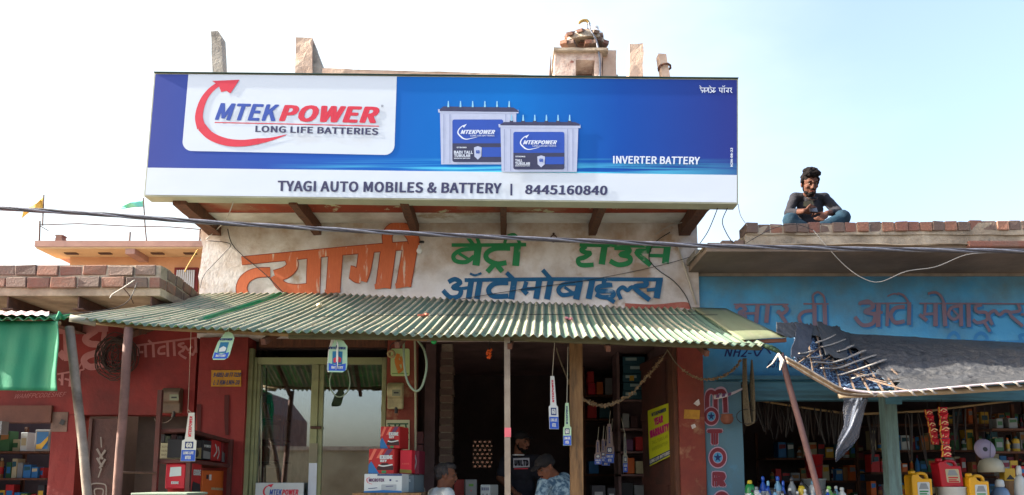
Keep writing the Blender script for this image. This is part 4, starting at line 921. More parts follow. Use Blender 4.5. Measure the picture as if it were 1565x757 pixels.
# stones and litter lying on the sheets
m_pole = mat('whitewashed_pole', C(146, 134, 120), C(116, 100, 88), 7, .8, .2, 30, grime=.4)
m_polered = mat('brown_painted_pole', C(130, 96, 86), C(104, 78, 70), 7, .8, .2, 30, grime=.4)
rod('support_pole', None, None, P(107, 500, 5.08), P(134, 757, 5.0), .030, m_pole, parent=aw, wob=.006)
rod('support_pole', None, None, P(197, 500, 5.14), P(179, 757, 5.2), .030, m_polered, parent=aw, wob=.006)
m_ppost = mat('grey_steel_post', C(150, 138, 122), C(126, 112, 98), 5, .7, .2, 20, grime=.4, gcol=C(92, 76, 62))
p = P(775, 520, 5.64); q2 = P(777, 757, 5.64); x0 = p.x; 
MB().bar((q2.x, 5.64, 0), (p.x, 5.64, p.z + .02), .045, .045, up=Vector((0, 1, 0))).build('support_post', m_ppost, aw)
zc_ = ZZ(661, 5.615); MB().box(XX(776, 661, 5.615) - .0245, XX(776, 661, 5.615) + .0245, 5.614, 5.666, zc_ - .035, zc_ + .035).build('pink_tape', plain('pink_tape', C(226, 110, 120)), aw)
MB().bar((XX(880, 757, 6.2), 6.2, .15), (XX(880, 520, 6.2), 6.2, ZZ(514, 6.2)), .105, .08, up=Vector((0, 1, 0))).build('timber_post', m_wood, aw)
tag(rod('leaning_pole', None, None, P(1193, 540, 5.98), P(1252, 757, 5.86), .024, mat('mauve_pole', C(112, 82, 78), C(96, 72, 70), 8, .7, .2)), 'thin pinkish brown pole leaning outward below the torn tarpaulin corner', 'pole')
tag(MB().tube([sheet_fn(.30, .31, .02)(0, .35), sheet_fn(.62, .7, .02)(0, .6), sheet_fn(.98, 1, .03)(0, .75)], .003, 5).build('thin_wire', m_wire, None), 'thin wire lying across the corrugated sheets', 'wire')
def litter(px, py, Y, label, col, s=.03):
    t = P(px, py, Y); b = MB(); rr = random.Random(int(px))
    for k in range(3): b.box(-s, s, -s * .5, s * .5, -.008, .008, M=Matrix.Translation(t + Vector((rr.uniform(-s, s), rr.uniform(-s, s), .004 * k))) @ Matrix.Rotation(rr.uniform(0, 3), 4, 'Z'))
    tag(b.build('litter', plain('litter_' + label[:5], col)), label, 'litter')
litter(436, 462, 6.2, 'crumpled pale leaf on the left part of the corrugated awning', C(206, 190, 160), .02); bpy.data.objects['litter'].location = sheet_fn(.28, .29, .02)(0, .6)
litter(640, 490, 6.2, 'small reddish scrap on the middle of the corrugated awning', C(170, 96, 76), .025); bpy.data.objects['litter.001'].location = sheet_fn(.47, .48, .02)(0, .45)
litter(900, 495, 6.2, 'pink scrap of paper lying right of the middle of the corrugated awning', C(214, 140, 150), .02); bpy.data.objects['litter.002'].location = sheet_fn(.71, .72, .02)(0, .55)
# left neighbour's awning end and green cloth
nb = thing('green_tarpaulin', P(40, 595, 4.9), 'bright green cloth sheet hanging below the small awning at far left', 'tarpaulin')
m_gcl = mat('green_tarp_cloth', C(38, 140, 104), C(52, 130, 98), 3, .7, .15, 60, grime=.3, gcol=C(90, 130, 104))
n_ = m_gcl.node_tree.nodes; l_ = m_gcl.node_tree.links; tt = n_.new('ShaderNodeBsdfTranslucent'); tt.inputs[0].default_value = (*C(30, 170, 120), 1); xx_ = n_.new('ShaderNodeMixShader'); xx_.inputs[0].default_value = .25
l_.new(n_['Principled BSDF'].outputs[0], xx_.inputs[1]); l_.new(tt.outputs[0], xx_.inputs[2]); l_.new(xx_.outputs[0], n_['Material Output'].inputs[0])
def cl(u, v):
    px = -120 + 208 * u; py = 491 + (104 + 3 * u) * v
    fold = .02 * math.sin(u * 16) * v * .5 + .004 * math.sin(u * 41 + v * 3) + .01 * noise.noise(Vector((u * 5, v * 4, 0)))
    if u > .93: fold -= (u - .93) * .9
    return P(px + 2 * math.sin(v * 6) * u, py, 4.92 + fold)
solid(MB().grid(cl, 60, 16).build('cloth', m_gcl, nb, smooth=True), .002)
MB().tube([P(86, 492, 4.93), P(91, 478, 4.95), P(98, 488, 4.99)], .012, 8).build('knot', m_gcl, nb, smooth=True)
na = thing('small_awning', P(0, 492, 4.9), 'edge of a corrugated awning with a red and white banner laid over it, far left', 'awning')
def na_fn(u, v):
    px = -140 + 228 * u; p = P(px, 488 + .5 * math.sin(u * 5), 4.86).lerp(P(px * .9 + 40, 482, 5.9), v)
    return p + Vector((0, 0, .011 * math.sin(u * 14 * 6.283)))
solid(MB().grid(na_fn, 112, 3).build('corrugated_sheet', m_sheetd, na, smooth=True), .002)
def bn_fn(u, v):
    px = -140 + 215 * u; p = P(px, 484.5 - 1 * math.sin(u * 3), 4.9).lerp(P(px, 478, 5.8), v); return p + Vector((0, 0, .006 * math.sin(u * 28 * 3.14) + .01))
solid(MB().grid(bn_fn, 60, 3).build('banner', mat('red_white_banner', C(206, 60, 66), C(222, 214, 214), 1.6, .6, 0, contrast=.3), na, smooth=True), .002)
MB().tube([P(-140, 494, 4.95), P(92, 494, 4.95)], .015, 8).build('front_pole', m_bam, na, smooth=True)
MB().tube([P(-60, 494, 4.99), (P(-60, 494, 4.99).x, 4.99, 0)], .025, 8).build('support_pole', m_pole, na, smooth=True)

# ================================================================== TWISTED POWER CABLE ACROSS THE STREET FRONT
ct = [(-60, 313), (0, 318.5), (160, 328), (320, 340), (540, 353), (800, 364.5), (1070, 376), (1300, 380.5), (1565, 384.5), (1640, 385)]
pc = thing('power_cable', P(782, 364, 5.0), 'thick twisted grey aerial cable sagging across the whole front', 'cable')
m_al = mat('aluminium_strand', C(128, 130, 140), C(96, 98, 110), 30, .45, .1, metal=.4); m_dk = mat('black_insulation', C(64, 62, 70), C(48, 48, 56), 20, .5, .1)
NP = 420
for k in range(4):
    pts = []
    for i in range(NP + 1):
        px = ct[0][0] + (ct[-1][0] - ct[0][0]) * i / NP; c = P(px, interp(ct, px), 5.0); a = px / 1565 * 6.0 / .42 * 2 * math.pi / 1.0 * .55 + k * math.pi / 2
        rr = .0092 * (1 + .12 * math.sin(px * .02 + k)); pts.append(c + Vector((0, rr * math.cos(a), rr * math.sin(a))))
    MB().tube(pts, .0078, 6).build('strand', m_al if k % 2 else m_dk, pc, smooth=True)
def wire(label, pts, r=.004, m=None, seg=6):
    o = MB().tube([P(*p) for p in smooth_path(pts, 6)], r, seg).build('wire', m or m_wire, None, smooth=True); return tag(o, label, 'wire')
m_pw = plain('pale_wire', C(170, 166, 160), .5)
wire('pale slack wire looping over the blue wall above the red lettering', [(1243, 352, 6.2), (1262, 375, 6.2), (1290, 405, 6.3), (1318, 425, 6.3), (1345, 431, 6.3), (1385, 415, 6.3), (1430, 408, 6.3), (1475, 390, 6.3), (1520, 386, 6.3), (1600, 380, 6.3)], .0035, m_pw)
wire('thin dark wire arching over the roof bricks beside the sitting man', [(1140, 372, 6.24), (1180, 350, 6.24), (1215, 343, 6.24), (1243, 352, 6.2)], .003)
wire('pale wire running from the sign corner down to the cable', [(1128, 312, 6.2), (1132, 330, 6.2), (1142, 345, 6.24)], .003, m_pw)
wire('thin wire dropping from under the sign near its right bracket', [(1112, 318, 6.2), (1104, 338, 6.2), (1110, 356, 6.25), (1120, 372, 6.25)], .004)
wire('dark wire strung steeply beside the right bracket of the sign', [(1097, 318, 6.2), (1083, 352, 6.4), (1070, 372, 6.9)], .004)
wire('pale cord hanging from the left underside of the sign', [(357, 308, 6.2), (346, 335, 6.4), (330, 352, 6.9), (315, 366, 6.95)], .0045, m_pw)
wire('bent pale wire from the right bracket over the cream wall', [(1088, 318, 6.3), (1060, 335, 6.7), (1025, 345, 6.95), (1002, 358, 6.97)], .004, m_pw)
wire('yellowish cord dangling beside the orange house', [(302, 382, 6.6), (292, 398, 6.5), (284, 412, 6.45), (283, 416, 6.45)], .005, plain('yellow_cord', C(214, 170, 90)))
wire('thin wire crossing the brick edged slab above the green awning', [(60, 482, 5.7), (180, 470, 5.8), (210, 432, 5.9)], .003)
wire('hooked rod crossing under the brick edged slab', [(168, 456, 5.9), (172, 450, 5.9), (188, 440, 5.88), (206, 428, 5.86)], .004, m_pw)
wire('second thin rod hanging from the brick slab corner', [(188, 440, 5.9), (198, 452, 5.95), (204, 464, 6.0)], .004, m_iron)

# ================================================================== GLASS DOOR FRONT
gd = thing('glass_shopfront', (XX(480, 650, 7.0), 7.08, .35), 'pale green aluminium framed glass door and window mirroring the street', 'door')
m_alu = mat('pale_green_frame', C(146, 150, 112), C(128, 134, 98), 3, .55, .1, grime=.3)
m_glass = bpy.data.materials.new('window_glass'); m_glass.use_nodes = True; n = m_glass.node_tree.nodes; l = m_glass.node_tree.links
tr = n.new('ShaderNodeBsdfTransparent'); tr.inputs[0].default_value = (.86, .9, .88, 1); gl = n.new('ShaderNodeBsdfGlossy'); gl.inputs['Roughness'].default_value = .01; gl.inputs[0].default_value = (.9, .95, 1, 1)
fr = n.new('ShaderNodeFresnel'); fr.inputs[0].default_value = 1.75; mr = n.new('ShaderNodeMath'); mr.operation = 'MULTIPLY'; mr.inputs[1].default_value = 2.4; l.new(fr.outputs[0], mr.inputs[0])
mx = n.new('ShaderNodeMixShader'); l.new(mr.outputs[0], mx.inputs[0]); l.new(tr.outputs[0], mx.inputs[1]); l.new(gl.outputs[0], mx.inputs[2]); l.new(mx.outputs[0], n['Material Output'].inputs[0])
GY = 7.08
def gbar(a0, a1, y0, y1, nm='frame_bar', dy=0., th=.07, m=None):
    ym = 650; z1 = ZZ(y0, GY); z0 = ZZ(y1, GY) if y1 else .352
    return bevel(MB().box(XX(a0, ym, GY), XX(a1, ym, GY), GY - .03 + dy, GY - .03 + dy + th, z0, z1).build(nm, m or m_alu, gd), .004, 1)
gbar(378, 385.5, 534, None, dy=-.03); gbar(386, 391, 547, None); gbar(583, 590, 547, None)
gbar(391.2, 582.8, 547, 557.5)
gbar(475, 486, 557.7, None, 'door_stile'); gbar(486.3, 493.5, 557.7, None, 'door_stile', dy=.012)
gbar(391.2, 396, 557.7, None, 'door_stile', dy=.012)
zl = .352
for a0, a1, c in ((396.2, 474.8, .01), (493.7, 582.8, .0)):
    MB().box(XX(a0, 650, GY), XX(a1, 650, GY), GY + c, GY + c + .006, zl, ZZ(557.8, GY)).build('pane', m_glass, gd)
gbar(476, 493, 652, 656, 'latch', dy=-.02, th=.02, m=m_iron)
gbar(475.5, 488, 678, 707, 'tape', dy=-.003, th=.002, m=plain('grey_tape', C(128, 124, 104))); gbar(475.5, 488, 708, 757, 'tape', dy=-.003, th=.002, m=m_vinylw)
gbar(391, 590, 514, 531, 'transom_beam', dy=.02, m=m_darkwood)
MB().box(XX(378, 650, GY), XX(590, 650, GY), GY + .15, GY + .19, ZZ(531, GY), ZZ(514, GY) + .1).build('transom_board', m_innerdark, gd)
MB().tube([P(401, 560, 7.03), P(398, 757, 7.03)], .008, 8).build('pull_rod', plain('dull_steel', C(150, 156, 140), .3, .6), gd, smooth=True)
# inside the cabin: rack of stock seen faintly through the glass
m_cartonb = mat('brown_carton', C(150, 108, 66), C(130, 92, 56), 6, .85, .1)

# ================================================================== TORN TARPAULIN AND BAMBOO LATTICE (right shop)
TT = [(1160, 500), (1180, 495), (1215, 497), (1260, 503), (1300, 512), (1360, 515), (1420, 519), (1500, 523), (1660, 530)]
TB = [(1160, 535), (1200, 545), (1225, 564), (1255, 584), (1290, 600), (1340, 602), (1420, 597), (1500, 591), (1660, 577)]
TYT = [(1160, 5.95), (1215, 6.3), (1300, 6.98), (1660, 7.0)]; TYB = [(1160, 5.75), (1300, 5.62), (1660, 5.6)]
def TS(px, v, off=0.):
    return P(px, interp(TT, px) * (1 - v) + interp(TB, px) * v, interp(TYT, px) * (1 - v) + interp(TYB, px) * v) + Vector((0, -.35, .94)) * off
def TV(px, py, off=0.): return TS(px, (py - interp(TT, px)) / (interp(TB, px) - interp(TT, px)), off)
tp = thing('torn_tarpaulin', P(1400, 560, 6.3), 'weathered grey black tarpaulin awning, torn at its left end, over the blue shop', 'tarpaulin')
m_tarp = mat('grey_tarpaulin', C(76, 77, 80), C(54, 55, 59), 2.2, .42, .8, 22, grime=.5, gcol=C(84, 82, 80), contrast=.8, patch=(C(24, 24, 28), 6, .6, .66))
def crease(p, k=1.):
    a = noise.noise(Vector((p.x * 2.2, p.y * 5, 1))) * .035 + abs(noise.noise(Vector((p.x * 4 + p.y * 2, p.y * 11, 4)))) * .045 - abs(noise.noise(Vector((p.x * 9 - p.y * 5, p.y * 14, 8)))) * .025 - abs(noise.noise(Vector((p.x * 13 + p.y * 8, p.y * 22, 12)))) * .022 - abs(noise.noise(Vector((p.x * 22 - p.y * 19, p.y * 30 + p.x * 6, 2)))) * .012
    return a * k
def tarp_edge(v): return 1277 + 98 * v + 7 * math.sin(v * 23) + 4 * math.sin(v * 51)
def tarp_fn(u, v):
    a = tarp_edge(v); px = a + (1660 - a) * u; p = TS(px, v * .985, .012); kk = min(1, u * 12)
    return p + Vector((0, 0, crease(p, .9) * (math.sin(math.pi * min(1, v * 1.02)) * .8 + .2) + (1 - kk) * .02 * math.sin(v * 30)))
solid(MB().grid(tarp_fn, 230, 80).build('tarpaulin_sheet', m_tarp, tp, smooth=True), .002)
def wrap_fn(u, v):
    px = 1186 + 112 * u; p = TS(px, v * (.34 + .1 * math.sin(u * 9)) * (1 - .3 * u), .03); return p + Vector((0, 0, crease(p * 1.7, .3) - .01))
solid(MB().grid(wrap_fn, 60, 26).build('loose_fold', m_tarp, tp, smooth=True), .002)
def fold2(u, v):
    px = 1213 + 26 * u - 3 * v + 4 * math.sin(v * 5); py = 500 + 52 * v; px += 5 * noise.noise(Vector((v * 4, u * 2, 3))); p = TV(px, min(py + 5 * noise.noise(Vector((u * 5, v * 3, 1))), interp(TB, px) - 1), .03); return p + Vector((0, 0, crease(p * 2, .35)))
solid(MB().grid(fold2, 24, 34).build('loose_fold', mat('pale_grey_tarpaulin', C(72, 74, 82), C(50, 52, 60), 7, .6, .4, 12), tp, smooth=True), .002)
def fold3(u, v):
    px = 1247 + 36 * u + 14 * v; py = 498 + 50 * v + 8 * u; p = TV(px, min(py, interp(TB, px) - 6), .035); return p + Vector((0, 0, crease(p * 1.5, .5)))
solid(MB().grid(fold3, 30, 30).build('loose_fold', m_tarp, tp, smooth=True), .002)
# patterned navy cloth under the lattice
mc = bpy.data.materials.new('navy_patterned_cloth'); mc.use_nodes = True; n = mc.node_tree.nodes; l = mc.node_tree.links
vo = n.new('ShaderNodeTexVoronoi'); vo.feature = 'DISTANCE_TO_EDGE'; vo.inputs['Scale'].default_value = 30; tc = n.new('ShaderNodeTexCoord'); l.new(tc.outputs['Object'], vo.inputs[0])
rp = n.new('ShaderNodeValToRGB'); rp.color_ramp.elements[0].position = .12; rp.color_ramp.elements[0].color = (*C(26, 38, 66), 1); rp.color_ramp.elements[1].position = .2; rp.color_ramp.elements[1].color = (*C(110, 140, 170), 1)
nz = n.new('ShaderNodeTexNoise'); nz.inputs['Scale'].default_value = 5; l.new(tc.outputs['Object'], nz.inputs[0]); sub = n.new('ShaderNodeMath'); sub.operation = 'MULTIPLY'; l.new(vo.outputs['Distance'], sub.inputs[0]); l.new(nz.outputs[0], sub.inputs[1])
l.new(vo.outputs['Distance'], rp.inputs[0]); l.new(rp.outputs[0], n['Principled BSDF'].inputs['Base Color']); n['Principled BSDF'].inputs['Roughness'].default_value = .9
pcth = thing('patterned_cloth', P(1270, 560, 6.2), 'navy and pale blue patterned cloth showing through the bare bamboo lattice', 'cloth')
def cloth_fn(u, v):
    px = 1214 + (1372 - 1214) * u; p = TS(px, .06 + .80 * v, -.03); return p + Vector((0, 0, .02 * noise.noise(p * 6)))
solid(MB().grid(cloth_fn, 26, 16).build('cloth', mc, pcth, smooth=True), .002)
lt = thing('bamboo_lattice', P(1290, 600, 5.7), 'bare split bamboo lattice exposed where the tarpaulin has torn away', 'lattice')
m_split = mat('grey_split_bamboo', C(168, 162, 156), C(138, 130, 122), 9, .75, .25, 30, stretch=(5, 5, 5), grime=.3)
m_split2 = mat('brown_split_bamboo', C(120, 100, 84), C(92, 76, 64), 9, .8, .25, 30, stretch=(5, 5, 5), grime=.3)
x4b = lambda x, y: (1160 + x / 5.045, 470 + y / 5.045)
for pts, r_ in (([(300, 388), (350, 384), (410, 365)], 2.2), ([(380, 420), (430, 416), (480, 402)], 2), ([(420, 455), (540, 460), (650, 430), (810, 362)], 3), ([(480, 500), (600, 500), (740, 450), (890, 398)], 3), ([(620, 552), (760, 510), (870, 470), (968, 432)], 3.2),
                ([(440, 302), (520, 272), (580, 240)], 2.2), ([(480, 335), (570, 310), (655, 275)], 2.6), ([(600, 370), (660, 350), (716, 322)], 3.4), ([(720, 578), (800, 560), (900, 538)], 2.4)):
    w_ = [TV(*x4b(*p), .035) for p in smooth_path(pts, 5)]
    b = MB()
    for a_, c_ in zip(w_, w_[1:]): b.bar(a_, c_, r_ * .0112, .008)
    b.build('cross_slat', m_split, lt)
rn = random.Random(5)
for k in range(0, 11, 2):
    a0 = 240 + k * 62; y0 = 380 + k * 16 if k < 8 else 520
    q0 = x4b(a0 + 60, min(600, y0 + 60)); q1 = x4b(a0 + 200 + 40 * rn.random(), max(250, y0 - 60 + 10 * k))
    w_ = [TV(q0[0] + (q1[0] - q0[0]) * t + 0, min(q0[1] + (q1[1] - q0[1]) * t + rn.uniform(-.6, .6), 600), .012) for t in (0, .25, .5, .75, 1)]
    b = MB()
    for a_, c_ in zip(w_, w_[1:]): b.bar(a_, c_, .012, .006)
    b.build('under_slat', m_split2, lt)
for k in range(7):
    q0 = x4b(330 + 70 * k, 400 + 24 * k); q1 = (q0[0] + 62 + k * 3, q0[1] + 8 + k * 3)
    w_ = [TV(q0[0] + (q1[0] - q0[0]) * t, min(q0[1] + (q1[1] - q0[1]) * t, 601), .02) for t in (0, .5, 1)]
    b = MB()
    for a_, c_ in zip(w_, w_[1:]): b.bar(a_, c_, .012, .006)
    b.build('under_slat', m_split2, lt)
for k in range(0, 16, 2):                                        # long laths lying along the slope, partly broken
    xa_ = 1232 + k * 8.2; ya_ = interp(TT, xa_) + 6 + 2.2 * k; xb_ = xa_ + 10 + 2.5 * k; yb_ = interp(TB, xb_) - 3
    if xb_ > 1372: xb_ = 1372; yb_ = 560 + k
    w_ = [TV(xa_ + (xb_ - xa_) * t + rn.uniform(-1, 1), min(ya_ + (yb_ - ya_) * t, interp(TB, xa_ + (xb_ - xa_) * t) - 1), .006) for t in (0, .25, .5, .75, 1)]
    b = MB()
    for a_, c_ in zip(w_, w_[1:]): b.bar(a_, c_, .014, .006)
    b.build('under_slat', m_split2, lt)
for k in range(5):
    pts = [(1200 + k * .8, 545 + k * 2.2), (1228, 560 + k * 2.4), (1262, 580 + k * 2.3), (1290, 594 + k * 2.3), (1340, 599 + k * 1.4 + rn.uniform(0, 1))]
    w_ = [P(p[0], p[1], 5.62 + .012 * k) for p in smooth_path(pts, 5)]
    MB().tube(w_, .006 + .003 * (k % 3 == 1), 6).build('edge_cane', (m_split, m_split2, m_bam)[k % 3], lt, smooth=True)
e1 = [P(x, y, 5.58) for x, y in smooth_path([(1290, 594), (1330, 600), (1400, 597), (1480, 590), (1565, 583), (1655, 576)], 8)]
MB().tube(e1, .008, 8).build('edge_pipe', plain('white_plastic_pipe', C(196, 184, 190), .4), tp, smooth=True)
for x in (1331, 1347, 1363, 1392, 1408, 1423, 1452, 1479, 1503, 1530, 1552):
    c = P(x, interp([(1290, 595), (1340, 600), (1400, 597), (1480, 590), (1565, 583)], x) + 2, 5.57); b = MB()
    b.tube([c + Vector((-.02, 0, .015)), c + Vector((0, -.014, .0)), c + Vector((.025, 0, -.022)), c + Vector((.05, .0, -.03 + .01 * (x % 3)))], [.004, .009, .008, .003], 6); b.build('tie', m_split, tp, smooth=True)
fringe = MB().tube([P(1190, 541, 5.8), P(1196, 552, 5.75), P(1192, 566, 5.74)], [.01, .018, .004], 6); fringe.tube([P(1190, 541, 5.8), P(1180, 556, 5.75), P(1172, 562, 5.74)], [.01, .006, .003], 6)
tag(fringe.build('frayed_rag', plain('pale_rag', C(186, 178, 166))), 'frayed pale string tied at the top of the leaning pole', 'rag')
gb = MB()
for k in range(4): gb.tube([P(1162 + k * 5, 526 + k, 5.86), P(1172 + k * 5, 530 + 2 * k, 5.84), P(1186 + k * 3, 532 + k * 3, 5.83)], [.012, .02, .008], 6)
tag(gb.build('green_bundle', mat('dark_green_plastic', C(50, 74, 48), C(34, 54, 36), 8), smooth=True), 'dark green plastic rag stuffed under the yellowed end sheet', 'rag')
tag(MB().tube([P(1282, 604.5, 5.75), P(1360, 602, 5.75), P(1440, 599, 5.78), P(1660, 586, 5.8)], .024, 12).build('bamboo_pole', mat('pale_bamboo', C(172, 156, 132), C(146, 128, 104), 5, .65, .15, 20, stretch=(1, 6, 6), grime=.4), smooth=True), 'thick pale bamboo pole lying along the front edge below the grey tarpaulin', 'pole')
# torn clear plastic hanging
m_pl = mat('cloudy_plastic', C(104, 110, 124), C(80, 86, 98), 5, .35, .5, 14)
n = m_pl.node_tree.nodes; l = m_pl.node_tree.links; tr = n.new('ShaderNodeBsdfTransparent'); x = n.new('ShaderNodeMixShader'); x.inputs[0].default_value = .42; l.new(n['Principled BSDF'].outputs[0], x.inputs[1]); l.new(tr.outputs[0], x.inputs[2]); l.new(x.outputs[0], n['Material Output'].inputs[0])
PLL = [(608, 1290), (625, 1288), (650, 1290), (672, 1281), (690, 1277), (706, 1277)]; PLR = [(608, 1327), (625, 1322), (650, 1316), (668, 1313), (682, 1303), (706, 1278.5)]
def pl_fn(u, v):
    y = 608 + 98 * v; a = interp(PLL, y); b_ = interp(PLR, y); px = a + (b_ - a) * u
    return P(px, y, 5.82 + .05 * math.sin(u * 5 + v * 5) + .02 * math.sin(u * 13 + v * 11))
tag(solid(MB().grid(pl_fn, 14, 26).build('plastic_sheet', m_pl, smooth=True), .001), 'torn cloudy plastic sheet dangling in a point from the bamboo pole', 'plastic')
# hanks of rope at the blue pillar
rp_ = thing('rope_hank', P(1152, 650, 6.9), 'hank of old rope hanging at the left edge of the blue shop opening', 'rope')
m_rope = mat('old_rope', C(128, 118, 96), C(96, 88, 74), 60, .9, .6, 120)
b = MB()
for k in range(5):
    dx = k * 2.6
    b.tube([P(x, y, 6.9 - .012 * k) for x, y in smooth_path([(1136 + dx * .4, 548), (1136 + dx * .5, 590), (1138 + dx * .8, 640), (1143 + dx * .6, 650 - k), (1149 + dx * .4, 640), (1147 + dx * .5, 590), (1149, 550)], 6)], .008, 6)
b.build('coils', m_rope, rp_, smooth=True)
b = MB(); c0 = P(1142, 637, 6.86); b.tube([c0 + Vector((.10 * math.cos(t / 16 * 6.283), 0, .07 * math.sin(t / 16 * 6.283))) for t in range(17)], .004, 6); b.build('ring', m_wire, rp_, smooth=True)
# dry garland strung between the posts
def garland(label, pts, Y0, Y1, r0=.013, tuft=True, seed=1):
    g_ = thing('garland', P(*pts[len(pts) // 2], Y0), label, 'garland'); path = smooth_path(pts, 16); n_ = len(path); rr = random.Random(seed)
    W = [P(x, y, Y0 + (Y1 - Y0) * i / (n_ - 1)) for i, (x, y) in enumerate(path)]
    MB().tube(W, .005, 6).build('string', m_rope, g_, smooth=True)
    b = MB()
    if tuft:
        a0, a1 = tuft; L = W[int(n_ * a0):int(n_ * a1)]
        for i in range(len(L) - 1):
            d = (L[i + 1] - L[i]); seg = max(1, int(d.length / .011))
            for k in range(seg):
                c = L[i] + d * (k / seg)
                for j in range(3):
                    v = Vector((rr.uniform(-1, 1), rr.uniform(-1, 1), rr.uniform(-1, 1))).normalized(); e = c + v * rr.uniform(.6, 1.1) * r0
                    b.bar(c, e + d.normalized() * rr.uniform(-.01, .01), .009, .004, wd2=.012, ht2=.003)
        o = b.build('dried_petals', mat('dried_marigold', C(156, 134, 104), C(116, 92, 66), 30, .9, 0), g_); o['kind'] = 'stuff'
garland('dry petal garland sagging across the dark doorway between timber post and right pillar', [(850, 532), (858, 556), (872, 588), (890, 608), (915, 620), (940, 616), (965, 602), (990, 575), (1010, 550), (1020, 535)], 6.25, 6.6, .025, (.2, .92))
garland('shorter dry garland running from the right pillar over the blue shop pillar', [(1020, 535), (1034, 556), (1056, 574), (1080, 580), (1105, 575), (1124, 562), (1132, 550)], 6.6, 6.75, .019, (.25, .98), 3)

# ================================================================== HANGING BATTERY TAGS
m_tagw = plain('tag_white', C(214, 218, 214), .4); m_tagb = plain('tag_blue', C(40, 86, 190), .4); m_tagn = plain('tag_navy', C(28, 50, 110), .4); m_string = plain('thread', C(190, 186, 170))
m_taggr = plain('tag_green_white', C(170, 206, 170), .45)
def tall_tag(px, y0, y1, wpx, Y, label, yaw=0., string=None, group='tall hanging battery tags', white=None, tilt=0.):
    """narrow neck with the name running upwards, wider printed foot"""
    t = thing('hanging_tag', P(px, y1, Y), label, 'tag', group); A = P(px, y1, Y); H = P(px, y0, Y).z - A.z; W = (XX(px + wpx / 2, (y0 + y1) / 2, Y) - XX(px - wpx / 2, (y0 + y1) / 2, Y))
    ca, sa = math.cos(yaw), math.sin(yaw)
    f = lambda u, v, off=0.: A + Vector(((u - .5) * W * ca + off * sa + tilt * v * H, (u - .5) * W * sa - off * ca, v * H))
    body = [(0, 0), (1, 0), (1, .42), (.84, .45), (.72, 1), (.3, 1), (.18, .45), (0, .42)]
    mm = white or m_tagw; th = .003
    mb = MB(); mb.prism([f(a, b_, 0) for a, b_ in body], Vector((-sa * th, ca * th, 0)) * 1); mb.build('card', mm, t)
    poly('print_band', f, [(.02, .005), (.98, .005), (.98, .23), (.02, .23)], m_tagb, t, .001)
    poly('print_label', f, [(.22, .26), (.8, .26), (.8, .40), (.22, .40)], m_tagn, t, .001)
    text('lettering', f, 'MTEKPOWER', ((.62, .5), (.60, .93), (.40, .93), (.38, .5)), m_p_red if px < 800 or not white else m_tagn, t, .0015, .03, .15)
    text('lettering', f, 'LONG LIFE', (.14, .14, .86, .2), m_tagw, t, .0016, .03)
    text('lettering', f, '60', (.3, .28, .72, .38), m_tagw, t, .0016, .03)
    text('lettering', f, 'MTEK', (.3, .04, .7, .11), m_tagw, t, .0016, .03)
    top = f(.5, 1)
    if string: MB().tube([top, P(*string)], .0025, 5).build('string', m_string, t)
    return t
tall_tag(287, 631, 705, 22, 6.15, 'tall white and blue hanging tag in front of the shelf rack at left', string=(287, 626, 6.15), tilt=.02)
MB().tube([P(287, 632, 6.15), P(290, 560, 6.2), P(292, 505, 5.4)], .0015, 5).build('string', m_string, bpy.data.objects['hanging_tag'])
tall_tag(847, 575, 656, 15, 6.05, 'tall white and blue tag hanging on a thread inside the dark doorway', yaw=.3, string=(848, 518, 6.0), tilt=-.03)
tall_tag(867, 616, 681, 13, 6.12, 'greenish white tall tag half hidden behind the timber post', yaw=-.4, string=(868, 530, 6.1), white=m_taggr)
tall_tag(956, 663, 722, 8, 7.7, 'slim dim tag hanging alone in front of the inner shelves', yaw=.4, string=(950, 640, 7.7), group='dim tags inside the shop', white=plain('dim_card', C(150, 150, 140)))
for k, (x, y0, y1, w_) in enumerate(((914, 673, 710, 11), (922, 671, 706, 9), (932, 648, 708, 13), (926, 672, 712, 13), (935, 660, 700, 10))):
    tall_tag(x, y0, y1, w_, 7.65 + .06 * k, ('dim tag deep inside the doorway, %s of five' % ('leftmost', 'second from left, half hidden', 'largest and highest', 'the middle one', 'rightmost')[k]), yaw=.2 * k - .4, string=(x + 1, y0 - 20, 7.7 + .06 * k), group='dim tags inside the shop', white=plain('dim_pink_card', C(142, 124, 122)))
tall_tag(646, 725, 762, 10, 7.3, 'dusty tall tag standing beside the seated man in white', yaw=.3, group='tall hanging battery tags', white=plain('dusty_card', C(140, 138, 130)), tilt=-.1)
